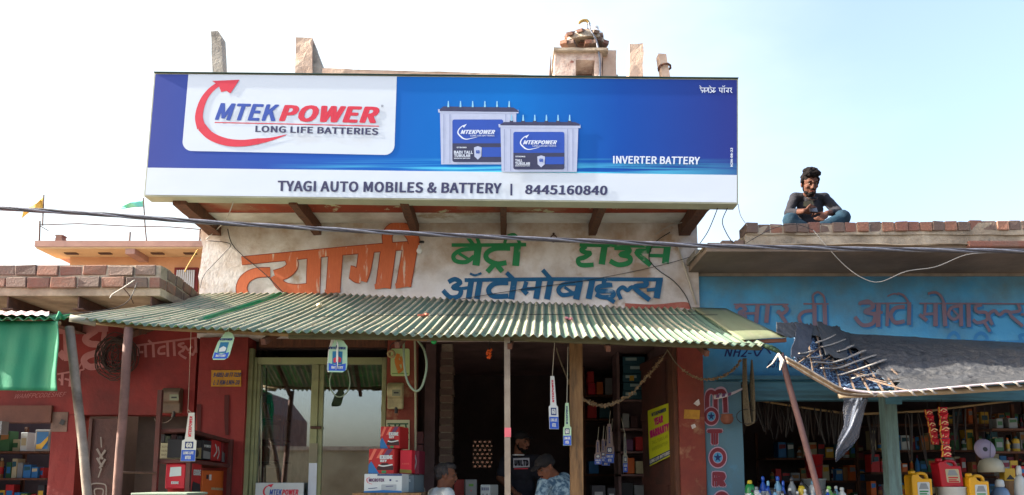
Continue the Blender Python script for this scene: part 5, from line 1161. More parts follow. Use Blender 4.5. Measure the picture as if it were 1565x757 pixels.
def bell_tag(px, y0, y1, wpx, Y, label, yaw=0., n_=1, roll=0.):
    t = thing('bell_shaped_tag', P(px, y1, Y), label, 'tag'); A = P(px, y1, Y); H = P(px, y0, Y).z - A.z; W = P(px + wpx / 2, y1, Y).x - P(px - wpx / 2, y1, Y).x
    for k in range(n_):
        ya = yaw - .9 * k; ca, sa = math.cos(ya), math.sin(ya); B = A + Vector((-.045 * k, .03 * k, .01 * k))
        f = lambda u, v, off=0.: B + Vector(((u - .5) * W * ca + off * sa + (v - .5) * H * roll, (u - .5) * W * sa - off * ca, v * H))
        body = [(.12, 0), (.78, 0), (.96, .08), (1, .2), (.98, .78), (.78, .94), (.55, 1), (.34, .98), (.08, .62), (.03, .2), (.03, .08)]
        MB().prism([f(a, b_) for a, b_ in body], Vector((-sa * .003, ca * .003, 0))).build('card', m_taggr if k == 0 else m_tagw, t)
        poly('print_band', f, [(.08, .04), (.9, .04), (.93, .1), (.93, .27), (.5, .20), (.07, .27)], m_tagb, t, .001)
        poly('print_picture', f, [(.25, .24), (.75, .24), (.75, .62), (.25, .62)], plain('tag_teal', C(30, 110, 150)), t, .0015)
        poly('print_picture', f, [(.32, .28), (.68, .3), (.7, .42), (.5, .48), (.3, .4)], m_p_red if n_ == 2 else m_tagw, t, .0024)
        text('lettering', f, 'MTEKPOWER', (.16, .68, .9, .76), m_tagn, t, .002, .04)
        text('lettering', f, 'BATTERY', (.22, .1, .8, .18), m_tagw, t, .0028, .03)
        MB().tube([f(.5, .99), f(.5, 1.25)], .002, 5).build('string', m_string, t)
bell_tag(341, 507, 550, 26, 5.3, 'curled green and white bell shaped tag on the red pillar', roll=.25)
bell_tag(515, 518, 569, 30, 5.5, 'pair of green and white bell shaped tags before the glass door', yaw=.15, n_=2)
def hose(label, pts, Y, r, m, cat='cable', name='loop_cable'):
    o = MB().tube([P(x, y, Y) for x, y in smooth_path(pts, 8)], r, 8).build(name, m, smooth=True); return tag(o, label, cat)
m_hose = plain('grey_green_hose', C(120, 136, 112), .5)
hose('thin grey cable loop hanging in front of the right glass pane', [(508, 566), (504, 582), (507, 598), (518, 607), (530, 600), (535, 585), (532, 566)], 5.9, .005, m_hose)
hose('greenish hose loop hanging beside the orange pillar', [(617, 520), (618, 560), (624, 586), (636, 598), (646, 588), (652, 560), (648, 535), (638, 520)], 5.75, .009, m_hose)
hose('thin pale conduit running down the right edge of the orange pillar', [(634, 518), (635, 580), (635, 700), (635, 757), (635, 790)], 6.7, .010, plain('pale_conduit', C(150, 150, 124)), 'conduit', 'conduit')
# small hanging bits under the awning
o = thing('pulley_hook', P(598, 545, 6.9), 'small metal pulley hanging from a hook above the glass window', 'hook')
b = MB(); c0 = P(598, 541, 6.9); b.tube([c0 + Vector((.03 * math.cos(t / 12 * 6.283), 0, .03 * math.sin(t / 12 * 6.283))) for t in range(13)], .012, 6); b.build('ring', mat('brassy_metal', C(180, 160, 120), metal=.5, rough=.5), o, smooth=True)
MB().tube([P(*p, 6.9) for p in smooth_path([(598, 537), (596, 530), (602, 524), (606, 528)], 4)], .004, 6).build('hook', m_wire, o, smooth=True)
o = thing('green_bulb', P(663, 526, 5.65), 'little green glass bulb glinting under the awning edge', 'bulb')
MB().lathe([(.006, .035), (.012, .02), (.024, 0), (.02, -.018), (.004, -.028)], P(663, 521, 5.65), 12).build('glass', plain('green_glass', C(20, 170, 90), .1), o, smooth=True); MB().tube([P(663, 517, 5.65), P(662, 511, 5.65)], .008, 6).build('holder', m_black, o)
o = thing('orange_ornament', P(748, 548, 5.9), 'small bright orange flower charm hanging in the doorway near the steel post', 'ornament')
rn = random.Random(9); b = MB()
for k in range(14):
    c = P(748 + rn.uniform(-3.5, 3.5), 541 + rn.uniform(-7, 7), 5.9); b.lathe([(.002, -.012), (.012, 0), (.003, .012)], c, 6)
b.build('petals', plain('orange_plastic', C(214, 90, 30), .5), o); MB().tube([P(748, 534, 5.9), P(748, 515, 5.9)], .002, 5).build('string', m_wire, o)
# stickers and posters on the orange pillar
f = wallmap(6.965)
o = thing('wall_poster', P(611, 575, 6.965), 'pale green poster with an orange figure on the orange pillar above the meter', 'poster')
poly('paper', f, rrect(597, 533, 626, 575, 3), plain('poster_green', C(176, 196, 140)), o, .003)
strokes('printed_figure', f, [(6, (609, 541), (606, 552), (610, 566)), (5, (604, 548), (613, 556)), (4, (612, 545), (616, 562), (608, 570))], plain('poster_orange', C(196, 120, 50)), o, .005)
strokes('printed_border', f, [(1.2, (599, 571), (624, 571)), (1.5, (601, 536), (604, 544))], plain('poster_leaf', C(90, 140, 70)), o, .005)
o = thing('text_poster', P(612, 685, 6.965), 'white poster with dark green writing behind the stacked red cartons', 'poster')
poly('paper', f, [(590, 642), (626, 642), (626, 688), (590, 688)], plain('poster_cream', C(182, 182, 148)), o, .003)
m_gt = plain('poster_dark_green', C(46, 84, 56))
strokes('printed_words', f, [(2.2, (592, 648), (624, 648)), (2.6, (594, 650), (600, 656)), (2.6, (604, 649), (604, 656)), (2.6, (611, 649), (608, 656), (614, 656)), (2.6, (620, 649), (621, 656)), (1.6, (613, 662), (625, 662)), (1.6, (613, 672), (625, 672)), (3, (621, 675), (619, 682))], m_gt, o, .005)
poly('printed_panel', f, [(612, 652), (617, 652), (617, 664), (612, 664)], m_yel, o, .004)
o = poly('paint_fleck', wallmap(6.955), [(1046, 626), (1070, 627), (1069, 641), (1045, 640)], m_yel, shop, .003)
poly('paint_fleck', wallmap(6.955), [(1060, 617), (1064, 613), (1068, 610), (1070, 618), (1066, 621)], m_cream, shop, .003)
poly('paint_fleck', wallmap(6.955), [(1056, 650), (1062, 648), (1064, 653), (1058, 656)], m_cream, shop, .003)
# yellow poster on the opened wooden door leaf
dl = thing('door_leaf', (XX(1028, 650, 7.25), 7.25, .352), 'dark brown wooden door leaf standing open inside the right side of the doorway', 'door')
A = P(1029, 757, 7.26); B = P(984, 757, 8.1); A.z = B.z = .352
top = Vector((0, 0, 2.45)); m_leaf = mat('brown_door_paint', C(88, 52, 44), C(66, 42, 38), 4, .75, .2, grime=.4)
nrm = (B - A).cross(Vector((0, 0, 1))).normalized(); nrm = -nrm if nrm.x > 0 else nrm
MB().hexa([A, B, B - nrm * .04, A - nrm * .04], [A + top, B + top, B - nrm * .04 + top, A - nrm * .04 + top]).build('panel', m_leaf, dl)
DF = lambda u, v, off=0.: B + (A - B) * u + top * v + nrm * off
for z0, z1 in ((.05, .46), (.78, .97)):
    MB().prism([DF(.12, z0, .001), DF(.88, z0, .001), DF(.88, z1, .001), DF(.12, z1, .001)], nrm * .012).build('raised_field', m_leaf, dl)
for z in (.03, .48, .76, .985):
    MB().prism([DF(.02, z - .02, .001), DF(.98, z - .02, .001), DF(.98, z + .01, .001), DF(.02, z + .01, .001)], nrm * .02).build('rail', m_leaf, dl)
def on_leaf(px, py):
    d = ray(px, py); o_ = Vector((0, 0, CAMZ)); t = (A + nrm * .025 - o_).dot(nrm) / d.dot(nrm); return o_ + d * t
yp = thing('yellow_poster', on_leaf(1010, 706), 'lime yellow poster with pink words and a blue foot on the brown door leaf', 'poster')
qa, qb, qd = on_leaf(993, 713), on_leaf(1027, 696), on_leaf(990, 628); qc = on_leaf(1025, 615)
YQ = lambda u, v, off=0.: (qa * (1 - u) + qb * u) * (1 - v) + (qd * (1 - u) + qc * u) * v + nrm * off
poly('paper', YQ, [(0, 0), (1, 0), (1, 1), (0, 1)], plain('lime_paper', C(196, 206, 40)), yp, .001)
poly('print_band', YQ, [(0, .02), (1, .02), (1, .12), (0, .12)], m_tagn, yp, .003)
mp_ = plain('print_magenta', C(196, 50, 120))
text('lettering', YQ, 'YEAR', (.28, .68, .68, .82), mp_, yp, .003, .05); text('lettering', YQ, 'WARRANTY', (.06, .48, .92, .63), mp_, yp, .003, .05)
text('lettering', YQ, 'MTEKPOWER', (.18, .86, .82, .93), m_tagn, yp, .003, .03); text('lettering', YQ, 'LONG LIFE BATTERIES', (.04, .04, .96, .1), m_tagw, yp, .005, .03)
text('lettering', YQ, 'TALL TUBULAR', (.15, .36, .85, .42), plain('print_olive', C(120, 130, 40)), yp, .003); text('lettering', YQ, 'INVERTER BATTERY', (.15, .24, .85, .3), plain('print_olive', C(120, 130, 40)), yp, .003)

# ================================================================== PEOPLE
_b = bmesh.new(); bmesh.ops.create_icosphere(_b, subdivisions=2, radius=1)
ICO_V = [v.co.copy() for v in _b.verts]; ICO_F = [tuple(v.index for v in f.verts) for f in _b.faces]; _b.free()
def blob_mesh(name, blobs, voxel, m, parent, smooth=4, disp=0., dscale=12, origin=None):
    """one continuous skin over overlapping balls and tapered limbs"""
    V = []; Fc = []
    def ball(M):
        k = len(V); V.extend([(M @ v)[:] for v in ICO_V]); Fc.extend([(a + k, b + k, c + k) for a, b, c in ICO_F])
    for b_ in blobs:
        if len(b_) == 4 and isinstance(b_[1], Vector):        # limb: p, q, r0, r1
            p, q, r0, r1 = b_; L = (q - p).length; n_ = max(2, int(L / (min(r0, r1) * .38)))
            for i in range(n_ + 1):
                t = i / n_; r = r0 + (r1 - r0) * t; ball(Matrix.Translation(p.lerp(q, t)) @ Matrix.Diagonal((r, r, r, 1)))
        else:                                                  # ellipsoid: centre, radii, rotation
            c, rad, rot = b_; ball(Matrix.Translation(c) @ rot.to_4x4() @ Matrix.Diagonal((*rad, 1)))
    me = bpy.data.meshes.new(name); me.from_pydata(V, [], Fc)
    o = bpy.data.objects.new('tmp', me); COL.objects.link(o)
    r_ = o.modifiers.new('r', 'REMESH'); r_.mode = 'VOXEL'; r_.voxel_size = voxel
    s_ = o.modifiers.new('s', 'SMOOTH'); s_.iterations = smooth; s_.factor = .5
    me2 = bpy.data.meshes.new_from_object(o.evaluated_get(bpy.context.evaluated_depsgraph_get()))
    bpy.data.objects.remove(o); bpy.data.meshes.remove(me); me2.name = name
    if disp:
        for v in me2.vertices: v.co += noise.noise_vector(v.co * dscale) * disp
    me2.materials.clear(); me2.materials.append(m)
    return link(name, me2, parent, origin, smooth=True)
def frame(fwd, up):
    f = Vector(fwd).normalized(); u = Vector(up); r = f.cross(u).normalized(); u = r.cross(f).normalized()
    return Matrix((r, f, u)).transposed()                     # columns right, forward, up
def head_blobs(H, F):
    c = lambda x, y, z: H + F @ Vector((x, y, z)); I = F
    return [(c(0, -.008, .035), (.074, .092, .080), I), (c(0, .02, -.025), (.063, .068, .078), I), (c(0, .047, -.083), (.036, .034, .028), I), (c(0, .02, -.065), (.052, .05, .042), I),
            (c(0, .088, .012), (.009, .012, .022), I), (c(0, .098, -.012), (.011, .014, .02), I), (c(0, .104, -.026), (.013, .013, .011), I), (c(.012, .094, -.03), (.009, .01, .008), I), (c(-.012, .094, -.03), (.009, .01, .008), I),
            (c(.03, .078, .026), (.024, .014, .010), I), (c(-.03, .078, .026), (.024, .014, .010), I), (c(.040, .06, -.02), (.022, .022, .018), I), (c(-.040, .06, -.02), (.022, .022, .018), I),
            (c(0, .083, -.052), (.023, .012, .008), I), (c(0, .080, -.063), (.020, .012, .008), I),
            (c(.077, -.006, -.002), (.007, .018, .028), I), (c(-.077, -.006, -.002), (.007, .018, .028), I), (c(.074, .0, -.02), (.008, .012, .014), I), (c(-.074, .0, -.02), (.008, .012, .014), I)]
m_skin = mat('brown_skin', C(98, 62, 48), C(76, 48, 38), 14, .7, .2, 90, spec=.25, contrast=1)
m_skin2 = mat('tanned_skin', C(124, 82, 62), C(100, 64, 50), 14, .65, .2, 90, spec=.25, contrast=1)
m_lips = plain('lip_tone', C(120, 66, 58), .5); m_eye = plain('eye_white', C(84, 68, 60), .7); m_iris = plain('dark_iris', C(30, 20, 16), .2)
m_hair = mat('black_hair', C(34, 28, 28), C(20, 18, 18), 60, .9, .8, 160, spec=.1, stretch=(1, 1, .3)); m_hairg = mat('greying_hair', C(66, 62, 62), C(36, 34, 36), 60, .6, .6, 160)
def face_parts(H, F, parent, beard=True, mous=True, hairm=None):
    c = lambda x, y, z: H + F @ Vector((x, y, z)); hm = hairm or m_hair
    for s in (-1, 1):
        b = MB(); b.lathe([(.001, -.0095), (.007, -.007), (.0095, 0), (.007, .007), (.001, .0095)], c(s * .030, .0745, .010), 12)
        e = b.build('eye', m_eye, parent, smooth=True)
        MB().lathe([(.001, -.0055), (.0055, 0), (.001, .0055)], c(s * .030, .0815, .0095), 10).build('iris', m_iris, e, smooth=True)
        MB().tube([c(s * .012, .093, .026), c(s * .03, .093, .033), c(s * .052, .076, .026)], [.003, .0045, .002], 6).build('eyebrow', hm, parent, smooth=True)
    blob_mesh('lips', [(c(0, .0875, -.053), (.021, .009, .0045), F), (c(0, .086, -.061), (.018, .009, .0055), F)], .0028, m_lips, parent, 2)
    if beard:
        bl = [(c(0, .048, -.086), (.038, .036, .028), F), (c(0, .083, -.078), (.02, .012, .012), F)]
        for s in (-1, 1): bl += [(c(s * .038, .028, -.070), (.017, .034, .022), F), (c(s * .056, .006, -.035), (.010, .018, .034), F)]
        blob_mesh('beard', bl, .005, hm, parent, 2, .004, 90)
    if mous: blob_mesh('moustache', [(c(0, .094, -.043), (.022, .008, .0055), F), (c(.017, .088, -.049), (.008, .008, .007), F), (c(-.017, .088, -.049), (.008, .008, .007), F)], .0035, hm, parent, 1, .0015, 120)
def hand_blobs(wr, kn, spread, curl, thumb_side, L=.17):
    """wr wrist, kn direction towards the knuckles, spread = across the palm, curl = direction the fingers bend to"""
    k = Vector(kn).normalized(); s = Vector(spread).normalized(); c = Vector(curl).normalized(); out = []
    pc = wr + k * .048; R_ = Matrix((s, k, s.cross(k))).transposed()
    out.append((pc, (.038, .048, .016), R_)); out.append((wr + k * .012, (.028, .022, .019), R_))
    for i, (x, ln) in enumerate(((-.028, .062), (-.010, .072), (.009, .068), (.026, .055))):
        x *= -thumb_side
        p0 = wr + k * .085 + s * x; a = .5 + .12 * i; d1 = (k * math.cos(a) + c * math.sin(a)); d2 = (k * math.cos(a + .9) + c * math.sin(a + .9)); d3 = (k * math.cos(a + 1.6) + c * math.sin(a + 1.6))
        p1 = p0 + d1 * ln * .45; p2 = p1 + d2 * ln * .33; p3 = p2 + d3 * ln * .25
        out += [(p0, p1, .0095, .0088), (p1, p2, .0088, .008), (p2, p3, .008, .007)]
    t0 = wr + k * .03 + s * .03 * thumb_side; t1 = t0 + (k * .6 + s * .7 * thumb_side + c * .3).normalized() * .035; t2 = t1 + (k * .8 + c * .6 + s * .1 * thumb_side).normalized() * .032
    out += [(t0, t1, .0125, .0105), (t1, t2, .0105, .0085)]
    return out
I3 = Matrix.Identity(3)

# ---- young man sitting cross-legged on the blue shop roof
mr_ = thing('person', P(1240, 352, 6.9), 'young bearded man in dark shirt and teal trousers sitting cross legged on the roof', 'person')
mr_.location.z = 3.66; WLOC[mr_.name] = Vector(mr_.location)
H = P(1237.5, 281.5, 6.78); F = frame((-.03, -1, -.48), (-.03, -.48, 1))
neck = P(1237, 301, 6.90); ch = P(1237, 322, 6.93); belly = P(1238, 342, 6.95); pel = Vector((P(1238, 350, 6.98).x, 6.98, 3.80))
sl, sr = P(1215, 303, 6.92), P(1260, 303, 6.92); el, er = P(1205, 326, 6.84), P(1281, 325, 6.74)
wl_, wr_ = P(1229, 323, 6.66), P(1264, 326, 6.60)
kl, kr = P(1207, 334, 6.62), P(1289, 331, 6.60); fl, fr_ = Vector((P(1256, 350, 6.56).x, 6.60, 3.73)), Vector((P(1222, 350, 6.56).x, 6.52, 3.73))
body = head_blobs(H, F) + [(neck, H + F @ Vector((0, -.015, -.05)), .052, .050), (sl, el, .046, .038), (el, wl_, .037, .026), (sr, er, .046, .038), (er, wr_, .037, .026),
        (ch, (.12, .08, .12), I3), (belly, (.10, .075, .12), I3), (pel, (.14, .10, .09), I3), (pel + Vector((-.08, 0, 0)), kl + Vector((.02, .02, -.02)), .07, .05), (pel + Vector((.08, 0, 0)), kr + Vector((-.02, .02, -.03)), .07, .05),
        (kl + Vector((.02, 0, -.04)), fl, .045, .03), (kr + Vector((-.02, 0, -.04)), fr_, .045, .03), (fl, fl + Vector((.10, -.02, -.01)), .034, .024), (fr_, fr_ + Vector((-.10, -.02, -.01)), .034, .024), (sl, sr, .05, .05)]
body += hand_blobs(wl_, (1, -.1, .12), (0, -.5, 1), (-.1, .8, -.5), 1) + hand_blobs(wr_, (-.62, -.2, -.55), (.6, -.2, -.6), (-.3, .8, .2), -1)
bo = blob_mesh('body', body, .0062, m_skin, mr_, 3)
m_dkshirt = mat('charcoal_jersey', C(36, 35, 43), C(26, 26, 33), 5, .9, .4, 26)
m_chest = mat('faded_print', C(96, 92, 62), C(58, 56, 66), 18, .9, 0, contrast=.6)
shirt = [(ch, (.132, .09, .14), I3), (belly, (.115, .088, .15), I3), (sl, sr, .056, .056), (sl, el, .052, .043), (el, wl_.lerp(el, .42), .043, .035), (sr, er, .052, .044), (er, wr_.lerp(er, .40), .044, .036), (neck + Vector((0, 0, -.035)), (.075, .07, .035), I3), (pel + Vector((0, 0, .04)), (.15, .11, .09), I3)]
blob_mesh('shirt', shirt, .009, m_dkshirt, mr_, 5, .007, 11)
m_teal = mat('teal_trousers', C(10, 50, 68), C(8, 36, 52), 7, .9, .3, 40)
tro = [(pel, (.17, .125, .10), I3), (pel + Vector((-.08, 0, 0)), kl + Vector((.01, .01, -.01)), .085, .074), (pel + Vector((.08, 0, 0)), kr + Vector((-.01, .01, -.01)), .085, .078), (kl + Vector((.01, 0, -.03)), fl, .068, .05), (kr + Vector((-.01, 0, -.03)), fr_, .072, .05)]
blob_mesh('trousers', tro, .010, m_teal, mr_, 4, .008, 12)
poly('chest_print', lambda a, b, off=0.: P(a, b, 6.815 - off), [(1228, 308), (1242, 306), (1244, 313), (1236, 317), (1228, 315)], m_chest, mr_, 0)
face_parts(H, F, mr_)
hc = lambda x, y, z: H + F @ Vector((x, y, z))
blob_mesh('hair', [(hc(0, -.02, .055), (.084, .095, .075), F), (hc(0, .03, .105), (.080, .062, .038), F), (hc(.035, .05, .10), (.045, .045, .034), F), (hc(-.04, .045, .098), (.042, .045, .032), F), (hc(0, .068, .088), (.05, .025, .022), F), (hc(.01, .01, .125), (.075, .07, .034), F), (hc(.075, 0, .03), (.012, .03, .035), F), (hc(-.075, 0, .03), (.012, .03, .035), F)], .006, m_hair, mr_, 2, .010, 38)
MB().tube([hc(-.01, .02, .135), hc(-.005, .03, .155), hc(.012, .03, .165)], [.003, .002, .001], 5).build('hair_strand', m_hair, mr_)
MB().tube([neck + Vector((.05 * math.sin(t), -.065 - .02 * math.cos(t), -.03 - .035 * max(0, math.cos(t)))) for t in [i / 8 * math.pi - math.pi / 2 for i in range(9)]], .003, 5).build('neck_cord', m_iron, mr_)
ph = P(1243, 321, 6.60)
o = MB().box(-.035, .035, -.005, .005, -.06, .06, M=Matrix.Translation(ph) @ Matrix.Rotation(R(-50), 4, 'X') @ Matrix.Rotation(R(15), 4, 'Y')).build('phone', plain('black_phone', C(26, 26, 30), .25)); bevel(o, .004, 2); tag(o, 'black mobile phone in the hand of the man on the roof', 'phone')

# ---- standing man with cap behind the steel post
ms = thing('person', (P(796, 700, 8.0).x, 8.0, .352), 'bearded man in black cap and black printed T shirt standing in the doorway', 'person')
H = P(796, 676, 8.0); F = frame((.82, -.55, -.10), (.1, -.05, 1)); hc = lambda x, y, z: H + F @ Vector((x, y, z))
neck = P(792, 695, 8.03); ch = P(796, 718, 8.04); belly = P(797, 750, 8.05); pel = Vector((ch.x, 8.06, 1.28))
sl, sr = P(773, 705, 7.98), P(821, 704, 8.08); el, er = P(764, 731, 7.94), P(829, 740, 8.0); wl_, wr_ = P(786, 752, 7.72), P(820, 765, 7.75)
an = [Vector((ch.x + s * .10, 8.06, .40)) for s in (-1, 1)]; kn = [Vector((ch.x + s * .10, 8.03, .84)) for s in (-1, 1)]
body = head_blobs(H, F) + [(neck, H + F @ Vector((0, -.015, -.05)), .056, .052), (sl, el, .050, .042), (el, wl_, .041, .028), (sr, er, .05, .042), (er, wr_, .041, .028), (sl, sr, .052, .052), (ch, (.15, .10, .16), I3), (belly, (.14, .10, .16), I3), (pel, (.16, .11, .12), I3)]
for s in (0, 1): body += [(pel + Vector(((s - .5) * .16, 0, -.05)), kn[s], .085, .055), (kn[s], an[s], .052, .036), (an[s] + Vector((0, 0, -.015)), an[s] + Vector((.02, -.16, -.02)), .035, .026)]
body += hand_blobs(wl_, (.55, -.4, -.7), (.6, .5, .3), (.2, .6, -.6), 1) + hand_blobs(wr_, (-.2, -.5, -.8), (.8, -.2, 0), (0, .8, -.3), -1)
blob_mesh('body', body, .008, m_skin2, ms, 3)
m_bt_ = mat('black_tshirt_cloth', C(34, 34, 44), C(26, 26, 34), 6, .9, .4, 30); m_cap = mat('black_cap_cloth', C(26, 24, 28), C(20, 18, 20), 8, .85, .3, 60)
blob_mesh('tshirt', [(ch, (.168, .118, .17), I3), (belly, (.16, .118, .19), I3), (sl, sr, .068, .068), (sl, sl.lerp(el, .72), .066, .062), (sr, sr.lerp(er, .72), .066, .062), (pel + Vector((0, 0, .08)), (.168, .125, .1), I3)], .010, m_bt_, ms, 5, .006, 11)
tro = [(pel, (.172, .12, .12), I3)]
for s in (0, 1): tro += [(pel + Vector(((s - .5) * .16, 0, -.05)), kn[s], .098, .075), (kn[s], an[s] + Vector((0, 0, .04)), .072, .062)]
m_jean = mat('dark_jeans', C(40, 50, 76), C(32, 40, 60), 7, .9, .3, 60); blob_mesh('trousers', tro, .014, m_jean, ms, 4, .006, 10)
f = wallmap(7.905); poly('shirt_print', f, [(784.5, 700.5), (809, 700), (809.5, 714), (784.5, 715)], plain('print_grey', C(170, 170, 182)), ms, 0)
text('lettering', f, 'UNLTD', (786, 712.5, 808, 703), m_bt_, ms, .003, .05); poly('shirt_print', f, [(786, 716), (807, 715.5), (807, 717), (786, 717.4)], m_p_red, ms, 0)
face_parts(H, F, ms)
blob_mesh('hair', [(hc(0, -.03, .02), (.081, .08, .06), F)], .007, m_hair, ms, 1, .003, 60)
blob_mesh('cap', [(hc(0, -.008, .062), (.086, .100, .062), F), (hc(0, .085, .058), (.066, .055, .008), F), (hc(0, .12, .050), (.052, .045, .006), F), (hc(0, -.01, .126), (.01, .01, .006), F)], .0055, m_cap, ms, 2)
MB().tube([neck + Vector((.06 * math.sin(t), -.02 - .05 * math.cos(t), -.005)) for t in [i / 8 * math.pi - math.pi / 2 for i in range(9)]], .008, 6).build('white_collar', m_white, ms, smooth=True)

# ---- man bending forward in a blue patterned shirt
mb_ = thing('person', (P(850, 740, 7.0).x, 7.0, .352), 'man in black cap and faded blue patterned shirt bending his head down at the counter', 'person')
H = P(834, 714, 6.92); F = frame((-.72, -.50, -.52), (-.35, -.25, .9)); hc = lambda x, y, z: H + F @ Vector((x, y, z))
neck = P(846, 727, 7.0); ch = P(853, 752, 7.05); pel = Vector((P(858, 757, 7.12).x, 7.14, 1.20)); belly = ch.lerp(pel, .6)
sl, sr = P(832, 740, 6.94), P(862, 733, 7.12); el, er = P(822, 778, 6.82), P(872, 770, 7.0); wl_, wr_ = P(806, 792, 6.62), P(840, 800, 6.66)
an = [Vector((pel.x + s * .10, 7.16, .40)) for s in (-1, 1)]; kn = [Vector((pel.x + s * .10, 7.12, .82)) for s in (-1, 1)]
body = head_blobs(H, F) + [(neck, H + F @ Vector((0, -.015, -.05)), .056, .052), (sl, el, .05, .042), (el, wl_, .041, .028), (sr, er, .05, .042), (er, wr_, .041, .028), (sl, sr, .055, .055), (ch, (.15, .11, .15), I3), (belly, (.14, .11, .16), I3), (pel, (.16, .11, .12), I3)]
for s in (0, 1): body += [(pel + Vector(((s - .5) * .16, 0, -.05)), kn[s], .085, .055), (kn[s], an[s], .052, .036), (an[s] + Vector((0, 0, -.015)), an[s] + Vector((-.04, -.15, -.02)), .035, .026)]
body += hand_blobs(wl_, (-.5, -.5, -.6), (.6, -.5, 0), (-.1, .3, -.9), 1) + hand_blobs(wr_, (-.5, -.5, -.5), (.6, -.5, 0), (-.1, .3, -.9), -1)
blob_mesh('body', body, .008, m_skin2, mb_, 3)
m_pat = bpy.data.materials.new('faded_blue_print_cloth'); m_pat.use_nodes = True; n = m_pat.node_tree.nodes; l = m_pat.node_tree.links
vo = n.new('ShaderNodeTexNoise'); vo.inputs['Scale'].default_value = 26; vo.inputs['Detail'].default_value = 4; tc = n.new('ShaderNodeTexCoord'); l.new(tc.outputs['Object'], vo.inputs[0])
rp = n.new('ShaderNodeValToRGB'); rp.color_ramp.elements[0].position = .42; rp.color_ramp.elements[0].color = (*C(58, 88, 112), 1); rp.color_ramp.elements[1].position = .62; rp.color_ramp.elements[1].color = (*C(140, 164, 176), 1)
l.new(vo.outputs[0], rp.inputs[0]); l.new(rp.outputs[0], n['Principled BSDF'].inputs['Base Color']); n['Principled BSDF'].inputs['Roughness'].default_value = .9
blob_mesh('shirt', [(ch, (.165, .125, .16), I3), (belly, (.16, .125, .18), I3), (sl, sr, .072, .072), (sl, el, .066, .056), (sr, er, .066, .056), (pel + Vector((0, 0, .06)), (.175, .13, .12), I3), (neck + Vector((.01, 0, -.02)), (.075, .07, .035), I3)], .010, m_pat, mb_, 5, .007, 12)
tro = [(pel, (.172, .12, .12), I3)]
for s in (0, 1): tro += [(pel + Vector(((s - .5) * .16, 0, -.05)), kn[s], .098, .075), (kn[s], an[s] + Vector((0, 0, .04)), .072, .062)]
blob_mesh('trousers', tro, .014, m_jean, mb_, 4, .006, 10)
face_parts(H, F, mb_, beard=False)
blob_mesh('cap', [(hc(0, -.008, .055), (.088, .102, .066), F), (hc(0, .09, .052), (.066, .055, .008), F), (hc(0, .125, .044), (.05, .04, .006), F), (hc(0, -.04, .02), (.082, .07, .05), F)], .0055, m_cap, mb_, 2)

# ---- seated older man in white, seen from behind and the side
mw_ = thing('person', (P(678, 757, 6.75).x, 6.75, .352), 'older man with short greying hair and white shirt seated in front of the dark doorway', 'person')
H = P(681, 727, 6.75); F = frame((.95, .18, -.10), (.06, 0, 1)); hc = lambda x, y, z: H + F @ Vector((x, y, z))
neck = P(677, 745, 6.76); ch = P(672, 770, 6.78); pel = Vector((ch.x - .02, 6.8, .98)); belly = ch.lerp(pel, .5)
sl, sr = P(664, 757, 6.93), P(684, 757, 6.58); el, er = Vector((sl.x + .10, 6.98, 1.14)), Vector((sr.x + .10, 6.52, 1.12)); wl_, wr_ = el + Vector((.24, -.05, -.05)), er + Vector((.24, .06, -.04))
kn = [pel + Vector((.42, s * .12, .0)) for s in (-1, 1)]; an = [Vector((k_.x + .02, k_.y, .42)) for k_ in kn]
body = head_blobs(H, F) + [(neck, H + F @ Vector((0, -.015, -.05)), .058, .054), (sl, el, .048, .04), (el, wl_, .039, .027), (sr, er, .048, .04), (er, wr_, .039, .027), (sl, sr, .052, .052), (ch, (.10, .15, .15), I3), (belly, (.11, .14, .16), I3), (pel, (.12, .17, .10), I3)]
for s in (0, 1): body += [(pel + Vector((0, (s - .5) * .18, -.01)), kn[s], .082, .056), (kn[s], an[s], .052, .036), (an[s] + Vector((0, 0, -.03)), an[s] + Vector((.16, 0, -.035)), .034, .026)]
body += hand_blobs(wl_, (1, -.2, -.2), (0, 1, 0), (.2, 0, -1), -1) + hand_blobs(wr_, (1, .2, -.2), (0, 1, 0), (.2, 0, -1), 1)
blob_mesh('body', body, .008, m_skin2, mw_, 3)
m_wsh = mat('white_shirt_cloth', C(196, 204, 204), C(176, 186, 190), 6, .9, .3, 30)
blob_mesh('shirt', [(ch, (.118, .168, .165), I3), (belly, (.13, .16, .18), I3), (sl, sr, .070, .070), (sl, el, .064, .055), (sr, er, .064, .055), (pel + Vector((0, 0, .03)), (.14, .18, .10), I3), (neck + Vector((-.01, 0, -.03)), (.066, .072, .034), I3)], .010, m_wsh, mw_, 5, .006, 11)
tro = [(pel, (.135, .18, .10), I3)]
for s in (0, 1): tro += [(pel + Vector((0, (s - .5) * .18, -.01)), kn[s], .094, .07), (kn[s], an[s] + Vector((0, 0, .03)), .07, .06)]
blob_mesh('trousers', tro, .014, m_jean, mw_, 4, .006, 10)
face_parts(H, F, mw_, beard=False, mous=True, hairm=m_hairg)
blob_mesh('hair', [(hc(0, -.03, .045), (.082, .085, .068), F), (hc(0, .02, .085), (.068, .072, .038), F), (hc(0, -.055, -.005), (.062, .045, .045), F), (hc(.072, -.01, .02), (.010, .03, .03), F), (hc(-.072, -.01, .02), (.010, .03, .03), F)], .006, m_hairg, mw_, 2, .004, 60)
st = thing('stool', (pel.x, 6.8, .352), 'low wooden stool under the seated man', 'stool')
MB().box(pel.x - .17, pel.x + .2, 6.6, 7.0, .80, .87).build('seat', m_wood, st)
for a in (-.14, .16):
    for b_ in (6.63, 6.96): MB().box(pel.x + a - .02, pel.x + a + .02, b_ - .02, b_ + .02, .352, .80).build('leg', m_wood, st)

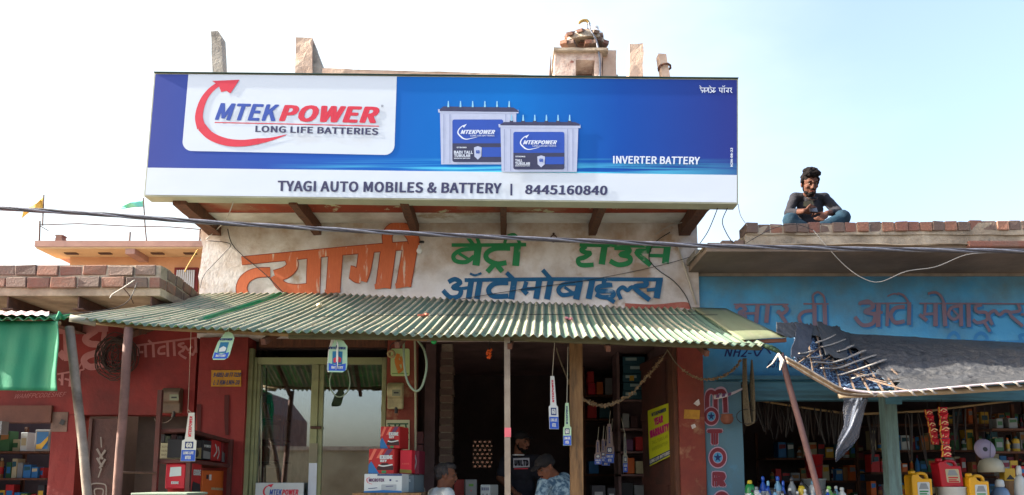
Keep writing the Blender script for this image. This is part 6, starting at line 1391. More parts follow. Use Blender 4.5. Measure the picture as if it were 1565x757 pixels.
# ================================================================== STOCK, CARTONS AND SHELVES
def pbox(name, label, cat, c4, depth, m, group=None, bev=.004, part='carton'):
    """box whose front quad is given by four world points (bl, br, tr, tl); returns the thing and its front map"""
    bl, br, tr, tl = [Vector(c) for c in c4]; dv = Vector(depth)
    t = thing(name, (bl + br) / 2 + dv / 2, label, cat, group)
    bevel(MB().hexa([bl, br, br + dv, bl + dv], [tl, tr, tr + dv, tl + dv]).build(part, m, t), bev, 1)
    n_ = -dv.normalized()
    return t, (lambda u, v, off=0.: (bl * (1 - u) + br * u) * (1 - v) + (tl * (1 - u) + tr * u) * v + n_ * off)
def front(px0, y0, px1, y1, Y, sk=0.):
    """front face facing the street; sk pushes its right edge back"""
    xa = P(px0, y1, Y); xb = P(px1, y1, Y); h = P(px0, y0, Y).z - xa.z
    b = Vector((xb.x, Y + sk, xa.z)); return [xa, b, b + Vector((0, 0, h)), xa + Vector((0, 0, h))]
def cc(name, *c): return plain(name, C(*c), .6)
m_kred = cc('carton_red', 176, 38, 40); m_kred2 = cc('carton_crimson', 196, 30, 50); m_kor = cc('carton_orange', 196, 96, 36); m_kcr = cc('carton_cream', 176, 168, 136); m_kwh = cc('carton_white', 196, 206, 208)
m_kbk = cc('carton_black', 40, 40, 46); m_kbl = cc('carton_blue', 40, 110, 170); m_kgy = cc('carton_grey', 130, 134, 136); m_ktl = cc('carton_teal', 30, 78, 92); m_kpl = cc('print_plum', 96, 60, 96)
m_kdk = cc('print_dark_car', 60, 30, 34); m_kyl = cc('carton_yellow', 200, 160, 50)
# left rack: posts and tilted boards given by photo points
rk = thing('shelf_rack', (-2.85, 6.6, 0), 'brown painted iron rack with batteries and cartons beside the red pillar', 'rack')
m_rk = mat('brown_rack_paint', C(92, 46, 42), C(74, 42, 40), 8, .7, .2, 30, grime=.4)
def board(a, b, c, nm='shelf_board'):
    A, B, Cc = P(*a), P(*b), P(*c); D = A + (Cc - B); th = Vector((0, 0, -.028))
    return MB().hexa([A + th, B + th, Cc + th, D + th], [A, B, Cc, D]).build(nm, m_rk, rk), (A, B, Cc, D)
_, B1 = board((240, 656, 6.2), (288, 655, 6.2), (352, 672, 6.93)); _, B2 = board((240, 703, 6.2), (290, 702, 6.2), (352, 710, 6.93)); board((240, 770, 6.2), (290, 770, 6.2), (352, 768, 6.93))
for p_, top_ in ((P(239.5, 700, 6.19), 2.28), (P(289.5, 700, 6.19), ZZ(655, 6.19) + .01), (P(352, 700, 6.94), ZZ(672, 6.94)), (P(239.5, 700, 6.19) + Vector((.03, .74, 0)), 1.95)):
    MB().box(p_.x - .018, p_.x + .018, p_.y - .018, p_.y + .018, .0, top_).build('post', m_rk, rk)
MB().tube([P(180, 722, 6.05), P(240, 723, 6.18)], .009, 8).build('tie_rod', m_iron, rk)
sx_ = -2.70
def sidept(px, py):                                        # point on the rack's open right side (plane x = const)
    d = ray(px, py); t = sx_ / d.x; return Vector((sx_, d.y * t, CAMZ + d.z * t))
def side(px0, y0, px1, y1, y0b=None, y1b=None):
    a = sidept(px0, y1); b = sidept(px1, y1b if y1b is not None else y1 + (px1 - px0) * .1); h0 = sidept(px0, y0).z; return [a, b, Vector((sx_, b.y, h0)), Vector((sx_, a.y, h0))]
back = (-.2, 0, 0)
t, f = pbox('carton', 'long cream carton with faint writing on the upper shelf of the iron rack', 'carton', front(242, 677, 279, 701, 6.24), (0, .3, 0), m_kcr)
for k in range(3): text('lettering', f, ('AUTO BULB', 'HEAD LAMP', 'MADE IN INDIA')[k], (.12, .68 - .25 * k, .68, .80 - .25 * k), m_kdk, t, .002)
t, f = pbox('carton', 'black and olive speaker box, first on the right side of the upper rack shelf', 'carton', side(291, 671, 307, 700), back, m_kbk)
poly('print_panel', f, [(.1, .0), (.98, .0), (.98, .6), (.1, .5)], cc('print_khaki', 140, 130, 92), t, .002); poly('print_ring', f, [(.5 + .25 * math.cos(a / 8 * 6.283), .27 + .22 * math.sin(a / 8 * 6.283)) for a in range(8)], m_kbk, t, .004)
t, f = pbox('carton', 'black box with white lettering on the upper rack shelf between khaki and red packs', 'carton', side(308.5, 672, 322, 702), back, m_kbk)
text('lettering', f, 'POWER', (.15, .62, .9, .76), m_kwh, t, .003, .03); poly('print_panel', f, [(.1, .05), (.9, .05), (.9, .4), (.1, .45)], m_kgy, t, .002)
t, f = pbox('carton', 'bright red wrapped pack on the upper rack shelf', 'carton', side(323, 672, 337, 704), back, m_kred)
strokes('printed_swirl', f, [(.08, (.2, .2), (.5, .5), (.3, .8)), (.08, (.6, .1), (.75, .4), (.6, .7))], m_kwh, t, .003)
t, f = pbox('carton', 'dull red and grey pack at the far end of the upper rack shelf', 'carton', side(338.5, 673, 349, 706), back, cc('carton_dull_red', 130, 44, 52))
poly('print_panel', f, [(.0, .0), (.7, .0), (.4, .4), (.0, .5)], m_kgy, t, .003)
t, f = pbox('battery_box', 'pinkish red plastic box with a white label on the lower rack shelf', 'box', front(251, 708, 283, 748, 6.22), (0, .25, 0), m_kred2, bev=.012)
poly('label', f, [(.22, .48), (.78, .52), (.76, .86), (.24, .84)], m_kwh, t, .003); text('lettering', f, 'EXIDE', (.32, .2, .68, .3), m_kwh, t, .003, .04)
t, f = pbox('carton', 'red carton with white letters above a dark car picture, behind the rack post', 'carton', side(292, 708, 306, 756), back, m_kred)
text('lettering', f, 'EXIDE', (.1, .62, .9, .80), m_kwh, t, .003, .04); poly('print_picture', f, [(0, .1), (1, .05), (.9, .35), (.1, .42)], m_kbk, t, .002); poly('print_band', f, [(0, 0), (1, 0), (1, .08), (0, .08)], m_kyl, t, .003)
t, f = pbox('carton', 'orange carton at the right end of the lower rack shelf', 'carton', side(308, 719, 349, 762, y1b=766), back, m_kor)
text('lettering', f, 'AMARON', (.3, .33, .75, .42), m_kcr, t, .003, .03); poly('print_hand_hole', f, [(.12, .7), (.2, .7), (.2, .85), (.12, .85)], m_kbk, t, .002); poly('print_panel', f, [(.22, .66), (.3, .66), (.3, .86), (.22, .86)], m_kwh, t, .002)
for k in range(4):
    x0 = 243 + k * 9
    t, f = pbox('small_pack', 'dark folded pack lying %s above the cream carton on the rack' % ('at left', 'left of middle', 'right of middle', 'at right')[k], 'pack', front(x0, 664 + k % 2 * 2, x0 + 8.4, 676.4, 6.27), (0, .2, 0), (m_kbk, cc('print_moss', 50, 60, 46), m_kdk, m_kbk)[k])
# pale green cabinet under the rack's left foot
cb = thing('metal_cabinet', (P(245, 757, 5.8).x, 6.0, 0), 'top of a pale green metal cabinet standing in front of the rack', 'cabinet')
x0, x1 = XX(206, 752, 5.75), XX(284, 752, 5.75); zc2 = ZZ(753.5, 5.75)
MB().box(x0, x1, 5.75, 6.1, .0, zc2 - .02).build('body', cc('cabinet_green', 122, 140, 122), cb); bevel(MB().box(x0 - .02, x1 + .02, 5.73, 6.12, zc2 - .019, zc2).build('top', cc('cabinet_top', 150, 166, 148), cb), .006)
# table with the carton stack beside the pillar
tb = thing('display_table', (P(590, 757, 6.5).x, 6.6, .15), 'wooden table carrying the stacked red and white cartons', 'table')
zt_ = ZZ(753.5, 6.4); xa, xb = XX(540, 753, 6.4), XX(644, 753, 6.4)
MB().box(xa, xb, 6.36, 6.85, zt_ - .03, zt_).build('tabletop', m_wood, tb)
for a in (xa + .03, xb - .03):
    for b_ in (6.40, 6.81): MB().box(a - .02, a + .02, b_ - .02, b_ + .02, .15, zt_ - .031).build('leg', m_wood, tb)
t, f = pbox('carton', 'wide white inverter carton with a blue band at the bottom of the carton stack', 'carton', front(556, 724.5, 614, 753.2, 6.42), (.10, .32, 0), m_kwh)
poly('print_band', f, [(.35, .9), (1, .9), (1, .99), (.35, .99)], m_tagn, t, .002); poly('print_band', f, [(0, 0), (1, 0), (1, .1), (.5, .14), (0, .08)], m_kbl, t, .002)
strokes('logo_arc', f, [(.02, (.16, .82), (.08, .74), (.1, .55), (.22, .45))], m_p_red, t, .003); text('lettering', f, 'MICROTEK', (.13, .58, .54, .76), m_kpl, t, .003, .03)
poly('print_picture', f, rrect(.46, .14, .86, .44, .03), cc('print_silver', 160, 170, 176), t, .002); strokes('print_mark', f, [(.03, (.58, .33), (.78, .35)), (.03, (.12, .22), (.36, .26)), (.05, (.7, .62), (.7, .72)), (.04, (.84, .62), (.9, .62))], m_tagn, t, .004)
t, f = pbox('carton', 'grey end carton beside the white inverter carton', 'carton', front(616, 726, 632, 753.2, 6.55), (.06, .25, 0), cc('carton_slate', 100, 116, 124)); text('lettering', f, 'UPS', (.3, .6, .7, .75), m_kwh, t, .003, .02)
def exide(px0, y0, px1, y1, Y, label):
    t, f = pbox('battery_carton', label, 'carton', front(px0, y0, px1, y1, Y), (.05, .2, 0), m_kred, 'red battery cartons on the table')
    poly('print_stripe', f, [(.30, .62), (.42, .62), (.62, .99), (.50, .99)], cc('print_salmon', 216, 110, 90), t, .002); poly('print_stripe', f, [(.5, .62), (.7, .62), (.95, .99), (.74, .99)], m_kpl, t, .002)
    poly('print_stripe', f, [(.0, .55), (.12, .55), (.32, .99), (.2, .99)], cc('print_salmon', 216, 110, 90), t, .002)
    poly('print_wedge', f, [(0, 0), (.42, 0), (.1, .5), (0, .34)], m_kbl, t, .002)
    text('lettering', f, 'EXIDE', (.44, .58, .94, .74), m_kwh, t, .004, .05); text('lettering', f, 'KEY', (.46, .46, .72, .56), m_kwh, t, .004, .04)
    poly('print_car', f, [(.34, .14), (.98, .14), (.98, .3), (.86, .34), (.74, .42), (.52, .42), (.42, .3), (.34, .26)], m_kdk, t, .003); strokes('print_gloss', f, [(.05, (.4, .34), (.6, .3), (.95, .36))], m_kwh, t, .005)
    poly('print_band', f, [(.52, .02), (.7, .02), (.7, .12), (.52, .12)], cc('print_green', 60, 130, 80), t, .003); return t
exide(563, 686, 602, 724, 6.45, 'red battery carton with white letters resting on the white inverter carton')
exide(581, 652, 610.5, 685.6, 6.47, 'smaller red battery carton on top of the stack, beside the text poster')
t, f = pbox('carton', 'plain bright red carton to the right of the printed battery cartons', 'carton', front(611, 688, 629, 723.6, 6.5), (.03, .2, 0), m_kred2); poly('print_band', f, [(0, .03), (1, .0), (1, .14), (0, .18)], cc('print_olive2', 120, 110, 40), t, .002); text('lettering', f, 'EXIDE', (.2, .38, .8, .44), cc('print_salmon', 216, 110, 90), t, .003)
t, f = pbox('carton', 'narrow dark red carton at the right end of the stack against the doorway', 'carton', front(630, 689, 640, 725, 6.6), (.03, .2, 0), cc('carton_maroon', 110, 30, 50)); strokes('printed_swirl', f, [(.15, (.3, .2), (.6, .5), (.4, .8))], m_kgy, t, .003)
# white name board leaning inside the glass door
t, f = pbox('name_board', 'white board with the blue and red battery logo behind the bottom of the glass door', 'sign', front(389, 738, 463, 772, 6.98), (0, .02, 0), m_kwh, part='board')
text('lettering', f, 'MTEK', (.30, .45, .56, .70), m_p_blue, t, .003, .02, .2); text('lettering', f, 'POWER', (.56, .45, .90, .70), m_p_red, t, .003, .03, .2)
strokes('logo_arc', f, [(.035, (.30, .88), (.22, .8), (.18, .6), (.24, .38), (.5, .26))], m_p_red, t, .003); poly('logo_arrowhead', f, [(.26, .9), (.38, .95), (.33, .78)], m_p_red, t, .0045); strokes('logo_rule', f, [(.02, (.3, .38), (.9, .38))], m_p_red, t, .003)
dk = thing('display_desk', (P(426, 757, 6.98).x, 7.0, .352), 'small desk under the white name board before the glass door', 'desk')
z_ = P(426, 772, 6.98).z; MB().box(XX(385, 770, 6.98), XX(468, 770, 6.98), 6.9, 7.04, z_ - .03, z_ - .001).build('desktop', m_wood, dk); MB().box(XX(388, 770, 6.98), XX(465, 770, 6.98), 6.93, 7.02, .352, z_ - .031).build('front_panel', m_wood, dk)
# dim goods in the glass cabin, seen through the panes
cr_ = thing('cabin_rack', (-2.2, 8.2, .352), 'dim rack with orange and brown cartons behind the left glass pane', 'rack')
for k, y in enumerate((600, 640, 672, 706, 745)):
    z = ZZ(y, 8.2); MB().box(XX(392, y, 8.2), XX(432, y, 8.2), 8.2, 8.5, z - .02, z).build('shelf_board', m_rk, cr_)
for a in (392, 431): MB().box(XX(a, 650, 8.2) - .015, XX(a, 650, 8.2) + .015, 8.2, 8.23, .352, ZZ(590, 8.2)).build('post', m_rk, cr_)
for k, (a, b_, y0, y1, mm, lab) in enumerate(((396, 412, 616, 639, m_kor, 'orange'), (413, 428, 612, 639, m_kdk, 'dark'), (396, 425, 650, 671, m_kcr, 'cream'), (396, 410, 682, 705, m_kor, 'lower orange'), (411, 427, 680, 705, m_kred, 'red'), (398, 424, 715, 744, m_cartonb, 'brown'))):
    pbox('carton', '%s carton on the dim rack behind the left glass pane' % lab, 'carton', front(a, y0, b_, y1, 8.22), (0, .25, 0), mm)
# counter with the inverter and meter
ctr = thing('shop_counter', (P(760, 757, 7.4).x, 7.5, .352), 'dark wooden shop counter just below the picture in the doorway', 'counter')
MB().box(XX(690, 757, 7.3), XX(868, 757, 7.3), 7.34, 7.7, .352, 1.262).build('body', m_darkwood, ctr); MB().box(XX(688, 757, 7.3), XX(869, 757, 7.3), 7.28, 7.74, 1.264, 1.29).build('top', m_wood, ctr)
def on_counter(px0, y0, px1, Y): c = front(px0, y0, px1, y0 + 10, Y); h = c[2].z; return [Vector((c[0].x, Y, 1.291)), Vector((c[1].x, Y, 1.291)), Vector((c[1].x, Y, h)), Vector((c[0].x, Y, h))]
t, f = pbox('inverter', 'grey inverter unit with a small green display on the counter', 'inverter', on_counter(711, 733, 729, 7.36), (-.03, .2, 0), m_kgy, bev=.008, part='case')
poly('display', f, [(.3, .72), (.7, .72), (.7, .82), (.3, .82)], cc('display_green', 90, 140, 60), t, .002); poly('knob_print', f, [(.44, .56), (.56, .56), (.5, .5)], m_p_red, t, .002); poly('label', f, [(.2, .1), (.5, .1), (.5, .36), (.2, .36)], m_kcr, t, .002)
t, f = pbox('battery_charger', 'white charger with dark dials on the counter beside the grey inverter', 'charger', on_counter(734, 741, 749, 7.40), (.08, .15, 0), m_kwh, bev=.006, part='case')
for k in range(4): poly('dial_print', f, [(.14 + .2 * k, .70), (.26 + .2 * k, .70), (.26 + .2 * k, .86), (.14 + .2 * k, .86)], m_tagn, t, .002)
strokes('dial_print', f, [(.06, (.2, .5), (.4, .5)), (.06, (.6, .5), (.8, .5))], m_kgy, t, .002); poly('dial_print', f, [(.5 + .2 * math.cos(a / 8 * 6.283), .2 + .14 * math.sin(a / 8 * 6.283)) for a in range(8)], m_kbk, t, .003)
pbox('carton', 'red patterned carton on the counter in front of the seated man face', 'carton', on_counter(694, 733, 710, 7.5), (0, .15, 0), cc('carton_brick', 150, 50, 44))
# inner shelves and stock on the right side of the shop room
ir = thing('inner_shelves', (P(968, 700, 8.5).x, 8.6, .352), 'dim wall shelves at the back right of the doorway holding boxed bulbs', 'shelves')
XA, XB = XX(944, 650, 8.5), XX(992, 650, 8.5)
for y in (611, 655, 690, 725, 765):
    z = ZZ(y, 8.5); MB().box(XA, XB, 8.5, 8.85, z - .022, z).build('shelf_board', m_inner, ir)
MB().box(XA, XA + .03, 8.5, 8.85, .352, ZZ(535, 8.5)).build('side_panel', m_inner, ir); MB().box(XA, XB, 8.86, 8.88, .352, ZZ(535, 8.5)).build('back_panel', mat('pale_pinkish_board', C(132, 108, 112), C(110, 92, 96), 3, .9, .1), ir)
for k, (y0, y1) in enumerate(((545, 557.5), (558, 571), (572, 584), (585, 597), (598, 610.5))):
    t, f = pbox('bulb_box', 'dark teal box, %s in the stack of five on the top inner shelf' % ('topmost', 'second from top', 'middle one', 'second from bottom', 'lowest')[k], 'box', front(952 + k % 2, y0, 986 - k % 2, y1, 8.52), (0, .25, 0), m_ktl, 'stack of teal boxes')
    poly('print_label', f, [(.12 + .2 * (k % 2), .5), (.62 + .2 * (k % 2), .5), (.62 + .2 * (k % 2), .85), (.12 + .2 * (k % 2), .85)], cc('print_pale_teal', 150, 176, 176), t, .002)
    if k == 2: poly('print_label', f, [(.3, .15), (.5, .15), (.5, .8), (.3, .8)], m_kyl, t, .004)
for k, (a, b_, y0, y1, mm, lab) in enumerate(((952, 962, 632, 654, m_kgy, 'grey'), (964, 975, 636, 654, m_kdk, 'dark red'), (972, 984, 668, 689, m_kred, 'red'), (955, 968, 672, 689, m_kpl, 'plum'), (958, 970, 700, 724, m_kor, 'orange'), (972, 985, 705, 724, m_kcr, 'cream'), (950, 968, 738, 764, m_kbk, 'black'), (970, 986, 742, 764, m_kgy, 'lowest grey'))):
    pbox('small_box', '%s box on the dim inner shelves right of the hanging tags' % lab, 'box', front(a, y0, b_, y1, 8.53), (0, .2, 0), mm)
bkr = thing('back_rack', (P(915, 700, 9.6).x, 9.7, .352), 'dark rack at the back of the room with red boxes, left of the teal stack', 'rack')
for y in (604, 640, 680, 725):
    z = ZZ(y, 9.6); MB().box(XX(893, y, 9.6), XX(941, y, 9.6), 9.6, 9.95, z - .022, z).build('shelf_board', m_darkwood, bkr)
for a in (893, 940): MB().box(XX(a, 650, 9.6) - .015, XX(a, 650, 9.6) + .015, 9.6, 9.63, .352, ZZ(560, 9.6)).build('post', m_darkwood, bkr)
for k, (a, b_, y0, y1, mm, lab) in enumerate(((898, 908, 568, 585, m_kred, 'upper red'), (899, 910, 586, 603, m_kred2, 'lower crimson'), (912, 922, 584, 603, m_kor, 'orange'), (925, 936, 578, 603, m_kgy, 'grey'), (898, 912, 620, 639, m_kred, 'middle shelf red'), (916, 932, 622, 639, m_ktl, 'teal'), (900, 915, 705, 724, m_kbl, 'blue'))):
    pbox('small_box', '%s box on the dark rack at the back of the doorway room' % lab, 'box', front(a, y0, b_, y1, 9.62), (0, .22, 0), mm)
for k, (a, b_, y0) in enumerate(((905, 926, 742), (929, 941, 746))):
    t, f = pbox('battery', 'black battery with a pale label, %s one on the floor stand in the doorway' % ('left', 'right')[k], 'battery', front(a, y0, b_, 775, 7.9), (0, .2, 0), m_kbk, part='case'); poly('print_label', f, [(.2, .2), (.8, .2), (.8, .7), (.2, .7)], m_kgy, t, .002)
    MB().box(f(0, 0).x, f(1, 0).x, 7.9, 8.1, .352, f(0, 0).z - .001).build('floor_stand', m_darkwood, t)
strokes('flaked_paint', DF, [(.05, (.62, .16), (.66, .3), (.6, .4)), (.04, (.3, .12), (.36, .24), (.3, .36)), (.03, (.8, .1), (.84, .3))], cc('door_flake', 130, 130, 116), dl, .02)
bx_ = thing('wall_box', P(640, 690, 7.6), 'two dull pink wall boxes just inside the doorway beside the pillar', 'box')
for y0, y1 in ((660, 678), (680, 695)): MB().box(XX(636, 670, 7.6), XX(646, 670, 7.6), 7.6, 7.7, ZZ(y1, 7.6), ZZ(y0, 7.6)).build('case', cc('dull_pink', 120, 76, 78), bx_)

# ================================================================== GOODS OF THE BLUE SHOP
def bottle(px, ytop, wpx, Y, zb, body, cap, label, kind=0, lab=None, group='bottles on the blue shop counter'):
    """kind 0 round bottle with shoulder, 1 squat wide, 2 tall thin-necked"""
    x = XX(px, ytop + 10, Y); h = ZZ(ytop, Y) - zb; r = (XX(px + wpx / 2, ytop, Y) - XX(px - wpx / 2, ytop, Y)) / 2
    t = thing('bottle', (x, Y, zb), label, 'bottle', group)
    pr = {0: [(r * .9, 0), (r, .03 * h), (r, .60 * h), (r * .85, .70 * h), (r * .42, .80 * h), (r * .36, .86 * h)], 1: [(r * .9, 0), (r, .04 * h), (r, .72 * h), (r * .8, .82 * h), (r * .4, .87 * h)], 2: [(r * .9, 0), (r, .03 * h), (r, .5 * h), (r * .7, .62 * h), (r * .4, .72 * h), (r * .34, .82 * h)]}[kind]
    MB().lathe(pr, (x, Y, zb), 14).build('body', body, t, smooth=True)
    z1 = pr[-1][1]; MB().lathe([(r * .46, z1), (r * .5, z1 + .02 * h), (r * .46, h * .97), (r * .3, h)], (x, Y, zb), 12).build('cap', cap, t, smooth=True)
    MB().lathe([(r * 1.02, .2 * h), (r * 1.03, .22 * h), (r * 1.03, .52 * h), (r * 1.02, .54 * h)], (x, Y, zb), 14).build('label', lab or m_kwh, t, smooth=True); return t
zk = 1.27
kc = thing('blue_shop_counter', (XX(1230, 757, 6.8), 6.9, .15), 'plank counter of the blue shop carrying bottles, just below the picture', 'counter')
MB().box(XX(1136, 757, 6.7), XX(1340, 757, 6.7), 6.66, 7.02, zk - .03, zk - .001).build('plank_top', m_wood, kc); MB().box(XX(1138, 757, 6.7), XX(1338, 757, 6.7), 6.70, 6.98, .15, zk - .031).build('body', m_bt, kc)
pg = lambda n_, *c: plain('plastic_' + n_, C(*c), .3)
p_blue, p_white, p_green, p_yel, p_dark, p_or, p_grey, p_lgreen, p_sky = pg('blue', 28, 76, 170), pg('white', 190, 196, 196), pg('green', 34, 130, 70), pg('yellow', 200, 176, 50), pg('dark', 44, 44, 50), pg('orange', 200, 120, 40), pg('grey', 130, 136, 140), pg('lime', 140, 190, 110), pg('sky', 120, 170, 200)
for a in ((1146, 734, 15, 6.74, p_green, p_yel, 'green bottle with a round yellow cap, leftmost on the blue shop counter', 1, None), (1156, 744, 13, 6.72, p_white, p_grey, 'squat white bottle next to the green yellow-capped one', 1, None),
          (1166, 728, 11, 6.80, p_blue, p_blue, 'tall dark blue bottle, first of the blue ones from the left', 0, p_white), (1174, 735, 9, 6.74, p_blue, p_sky, 'slim blue bottle between the two tall blue bottles', 2, p_blue),
          (1188.5, 728, 12, 6.80, p_sky, p_blue, 'tall blue capped bottle with a white label in the counter row', 0, p_white), (1197, 735, 9, 6.74, p_blue, p_blue, 'small blue bottle right of the white labelled blue capped one', 2, p_dark),
          (1210, 729, 13, 6.78, p_grey, p_dark, 'grey bottle with dark cap in the middle of the counter row', 0, p_grey), (1225, 737, 11, 6.74, p_yel, p_dark, 'amber yellow bottle with a dark neck', 1, p_or),
          (1243, 735, 14, 6.80, p_white, p_sky, 'white and pale blue bottle beside the leaning pole', 1, p_sky), (1252, 749, 10, 6.72, p_or, p_white, 'short orange bottle at the foot of the leaning pole', 1, None),
          (1267, 743, 13, 6.76, p_lgreen, p_lgreen, 'light green bottle right of the leaning pole', 0, p_lgreen), (1278, 743, 10, 6.80, p_sky, p_white, 'pale blue bottle between light green and white ones', 0, None), (1287, 745, 13, 6.74, p_white, p_white, 'cloudy white bottle at the right end of the counter row', 0, p_white)):
    bottle(a[0], a[1], a[2], a[3], zk, a[4], a[5], a[6], a[7], a[8])
rn = random.Random(12)
for k in range(12):                                        # second, lower row showing between the first
    x = 1150 + k * 11.5; bottle(x, 748 + rn.uniform(-2, 3), 9, 6.70, zk, rn.choice([p_blue, p_white, p_grey, p_sky, p_dark, p_green]), rn.choice([p_white, p_blue, p_dark]), '%s small bottle from the left in the low front row on the blue shop counter' % ORD[k], 0, None, 'low front row of bottles')
def jerrycan(px0, y0, px1, Y, h, body, label, lean=0., lab=p_white):
    c = front(px0, y0, px1, y0 + 5, Y); zt2 = c[2].z; zb2 = zt2 - h; w_ = c[1].x - c[0].x; x0 = c[0].x
    t = thing('jerrycan', (x0 + w_ / 2, Y, zb2), label, 'can')
    sh = lambda u, v: Vector((x0 + u * w_ + lean * v, Y, zb2 + v * h))
    out = [(.02, 0), (.98, 0), (1, .04), (1, .80), (.95, .87), (.90, .92), (.66, .96), (.62, .93), (.84, .86), (.86, .80), (.55, .80), (.44, .84), (.40, .93), (.10, .93), (.02, .88), (0, .8), (0, .04)]
    body_o = [(.02, 0), (.98, 0), (1, .04), (1, .78), (.55, .78), (.42, .84), (.38, .92), (.06, .92), (0, .84), (0, .04)]
    o = MB().prism([sh(*p) for p in body_o], (0, .14, 0)).build('body', body, t); bevel(o, .012, 2)
    MB().tube([Vector((0, .07, 0)) + sh(*p) for p in smooth_path([(.36, .88), (.52, .955), (.74, .955), (.90, .90), (.94, .76)], 4)], .016, 8).build('handle', body, t, smooth=True)
    q = sh(.22, .92) + Vector((0, .07, 0)); MB().lathe([(.030, 0), (.030, .03), (.022, .035)], q, 14).build('cap', body, t, smooth=True)
    ff = lambda u, v, off=0.: sh(u, v) + Vector((0, -off, 0))
    poly('label', ff, rrect(.26, .16, .86, .66, .05), lab, t, .0015); poly('label_picture', ff, [(.32, .42), (.8, .42), (.7, .62), (.42, .62)], p_grey, t, .0025); strokes('label_mark', ff, [(.05, (.34, .34), (.78, .34)), (.04, (.34, .26), (.7, .26)), (.05, (.34, .2), (.8, .2))], p_green if lab is p_white else m_kred, t, .0025); return t
m_yc = plain('yellow_can_plastic', C(216, 160, 28), .3); m_rc = plain('red_can_plastic', C(176, 28, 42), .3)
jerrycan(1393, 722, 1424, 6.75, .26, m_yc, 'yellow oil can with a white label, left of the red can'); jerrycan(1481, 726, 1511, 6.75, .26, m_yc, 'yellow oil can right of the red can, below the white bowl')
jerrycan(1437, 703, 1471, 6.8, .245, m_rc, 'tall red oil can standing on a white tin between the two yellow cans', lean=-.02, lab=m_kcr)
zr_ = P(1437, 703, 6.8).z - .245
tn = thing('paint_tin', (XX(1455, 750, 6.87), 6.87, 1.0), 'white tin under the red oil can', 'tin'); MB().lathe([(.11, 1.0), (.115, 1.02), (.115, zr_ - .012), (.12, zr_ - .008), (.12, zr_ - .001)], (XX(1455, 750, 6.87), 6.87, 0), 20).build('tin', p_white, tn, smooth=True)
k2 = thing('display_bench', (XX(1460, 757, 6.8), 6.9, .15), 'bench at the right carrying the oil cans', 'bench')
MB().box(XX(1380, 757, 6.7), 5.4, 6.68, 7.05, .96, .999).build('plank_top', m_wood, k2); MB().box(XX(1385, 757, 6.7), 5.38, 6.72, 7.0, .15, .959).build('body', m_bt, k2)
for a, nm in ((1408, 'left'), (1496, 'right')):
    zc3 = P(a, 722 if a < 1450 else 726, 6.75).z - .26; b = thing('wooden_block', (XX(a, 757, 6.82), 6.82, 1.0), 'wooden block under the %s yellow oil can' % nm, 'block'); MB().box(XX(a, 757, 6.82) - .09, XX(a, 757, 6.82) + .09, 6.75, 6.9, 1.0, zc3 - .001).build('block', m_wood, b)
# red sachet strips
def sachets(px0, y0, px1, y1, wpx, n_, Y, label):
    t = thing('sachet_strip', P(px1, y1, Y), label, 'sachets', 'red sachet strips'); 
    for k in range(n_):
        a = Vector(P(px0 + (px1 - px0) * k / n_, y0 + (y1 - y0) * k / n_, Y)); b = Vector(P(px0 + (px1 - px0) * (k + 1) / n_, y0 + (y1 - y0) * (k + 1) / n_, Y)); w_ = wpx * .0062
        W = Vector((w_, 0, 0)); tw = Vector((0, .015 * math.sin(k * 1.7), 0)); mid = (a + b) / 2; g_ = (b - a) * .04
        mbb = MB(); A, B, Cc, D = a + g_ + tw, a + g_ + W - tw, b - g_ + W + tw, b - g_ - tw; ctr_ = (A + B + Cc + D) / 4
        mbb.add([A, B, Cc, D, ctr_ + Vector((0, -.012, 0)), ctr_ + Vector((0, .012, 0))], [(0, 1, 4), (1, 2, 4), (2, 3, 4), (3, 0, 4), (1, 0, 5), (2, 1, 5), (3, 2, 5), (0, 3, 5)]); sa = mbb.build('sachet', m_kred2 if k % 1 == 0 else m_kred, t)
        ff = lambda u, v, off=0.: D + (Cc - D) * u + (A - D) * v + Vector((0, -.013 - off, 0))
        strokes('print_mark', ff, [(.16, (.2, .3), (.5, .7), (.85, .4)), (.12, (.45, .2), (.7, .25))], cc('print_cream', 226, 190, 150), sa, .001); strokes('print_edge', ff, [(.12, (.05, 0), (.05, 1))], m_kyl, sa, .0005)
    MB().tube([P(px0 + wpx / 2, y0, Y), P(px0 + wpx / 2 - 1, y0 - 12, Y)], .002, 5).build('string', m_wire, t)
sachets(1412, 626, 1424, 680, 12, 6, 6.85, 'shorter left strip of red and yellow sachets hanging under the bamboo'); sachets(1433, 622, 1439, 699, 14, 8, 6.8, 'longer right strip of red and yellow sachets hanging under the bamboo')
# hanging bars and belts
m_belt = [mat('black_rubber', C(46, 42, 42), C(34, 32, 34), 12, .6, 0), mat('brown_rubber', C(58, 46, 42), C(42, 34, 32), 12, .6, 0), mat('grey_rubber', C(66, 62, 60), C(48, 46, 46), 12, .6, 0)]
bar1 = tag(MB().tube([P(1146, 610, 7.35), P(1220, 622, 7.35), P(1300, 633, 7.35)], .012, 8).build('hanging_bar', m_bam, smooth=True), 'bamboo bar inside the blue shop from which a row of drive belts hangs', 'bar')
bar2 = tag(MB().tube([P(1318, 633, 7.3), P(1420, 628, 7.3), P(1500, 618, 7.3), P(1600, 606, 7.3)], .012, 8).build('hanging_bar', m_bam, smooth=True), 'bamboo bar above the red sachet strips at right', 'bar')
rn = random.Random(21)
def belt(px, y, ln, wd, Y, m, tilt):
    c0 = P(px, y, Y); L = ln * .0066; W = wd * .0066; pts = []
    for i in range(17):
        a = i / 16 * 2 * math.pi; z = -L / 2 + L / 2 * math.cos(a); pts.append(c0 + Vector((W / 2 * math.sin(a) * (.6 + .4 * math.cos(a / 2) ** 2) + tilt * z, .03 * math.sin(a), z + .012)))
    return MB().tube(pts, .006, 5, cap=False)
n_b = 0
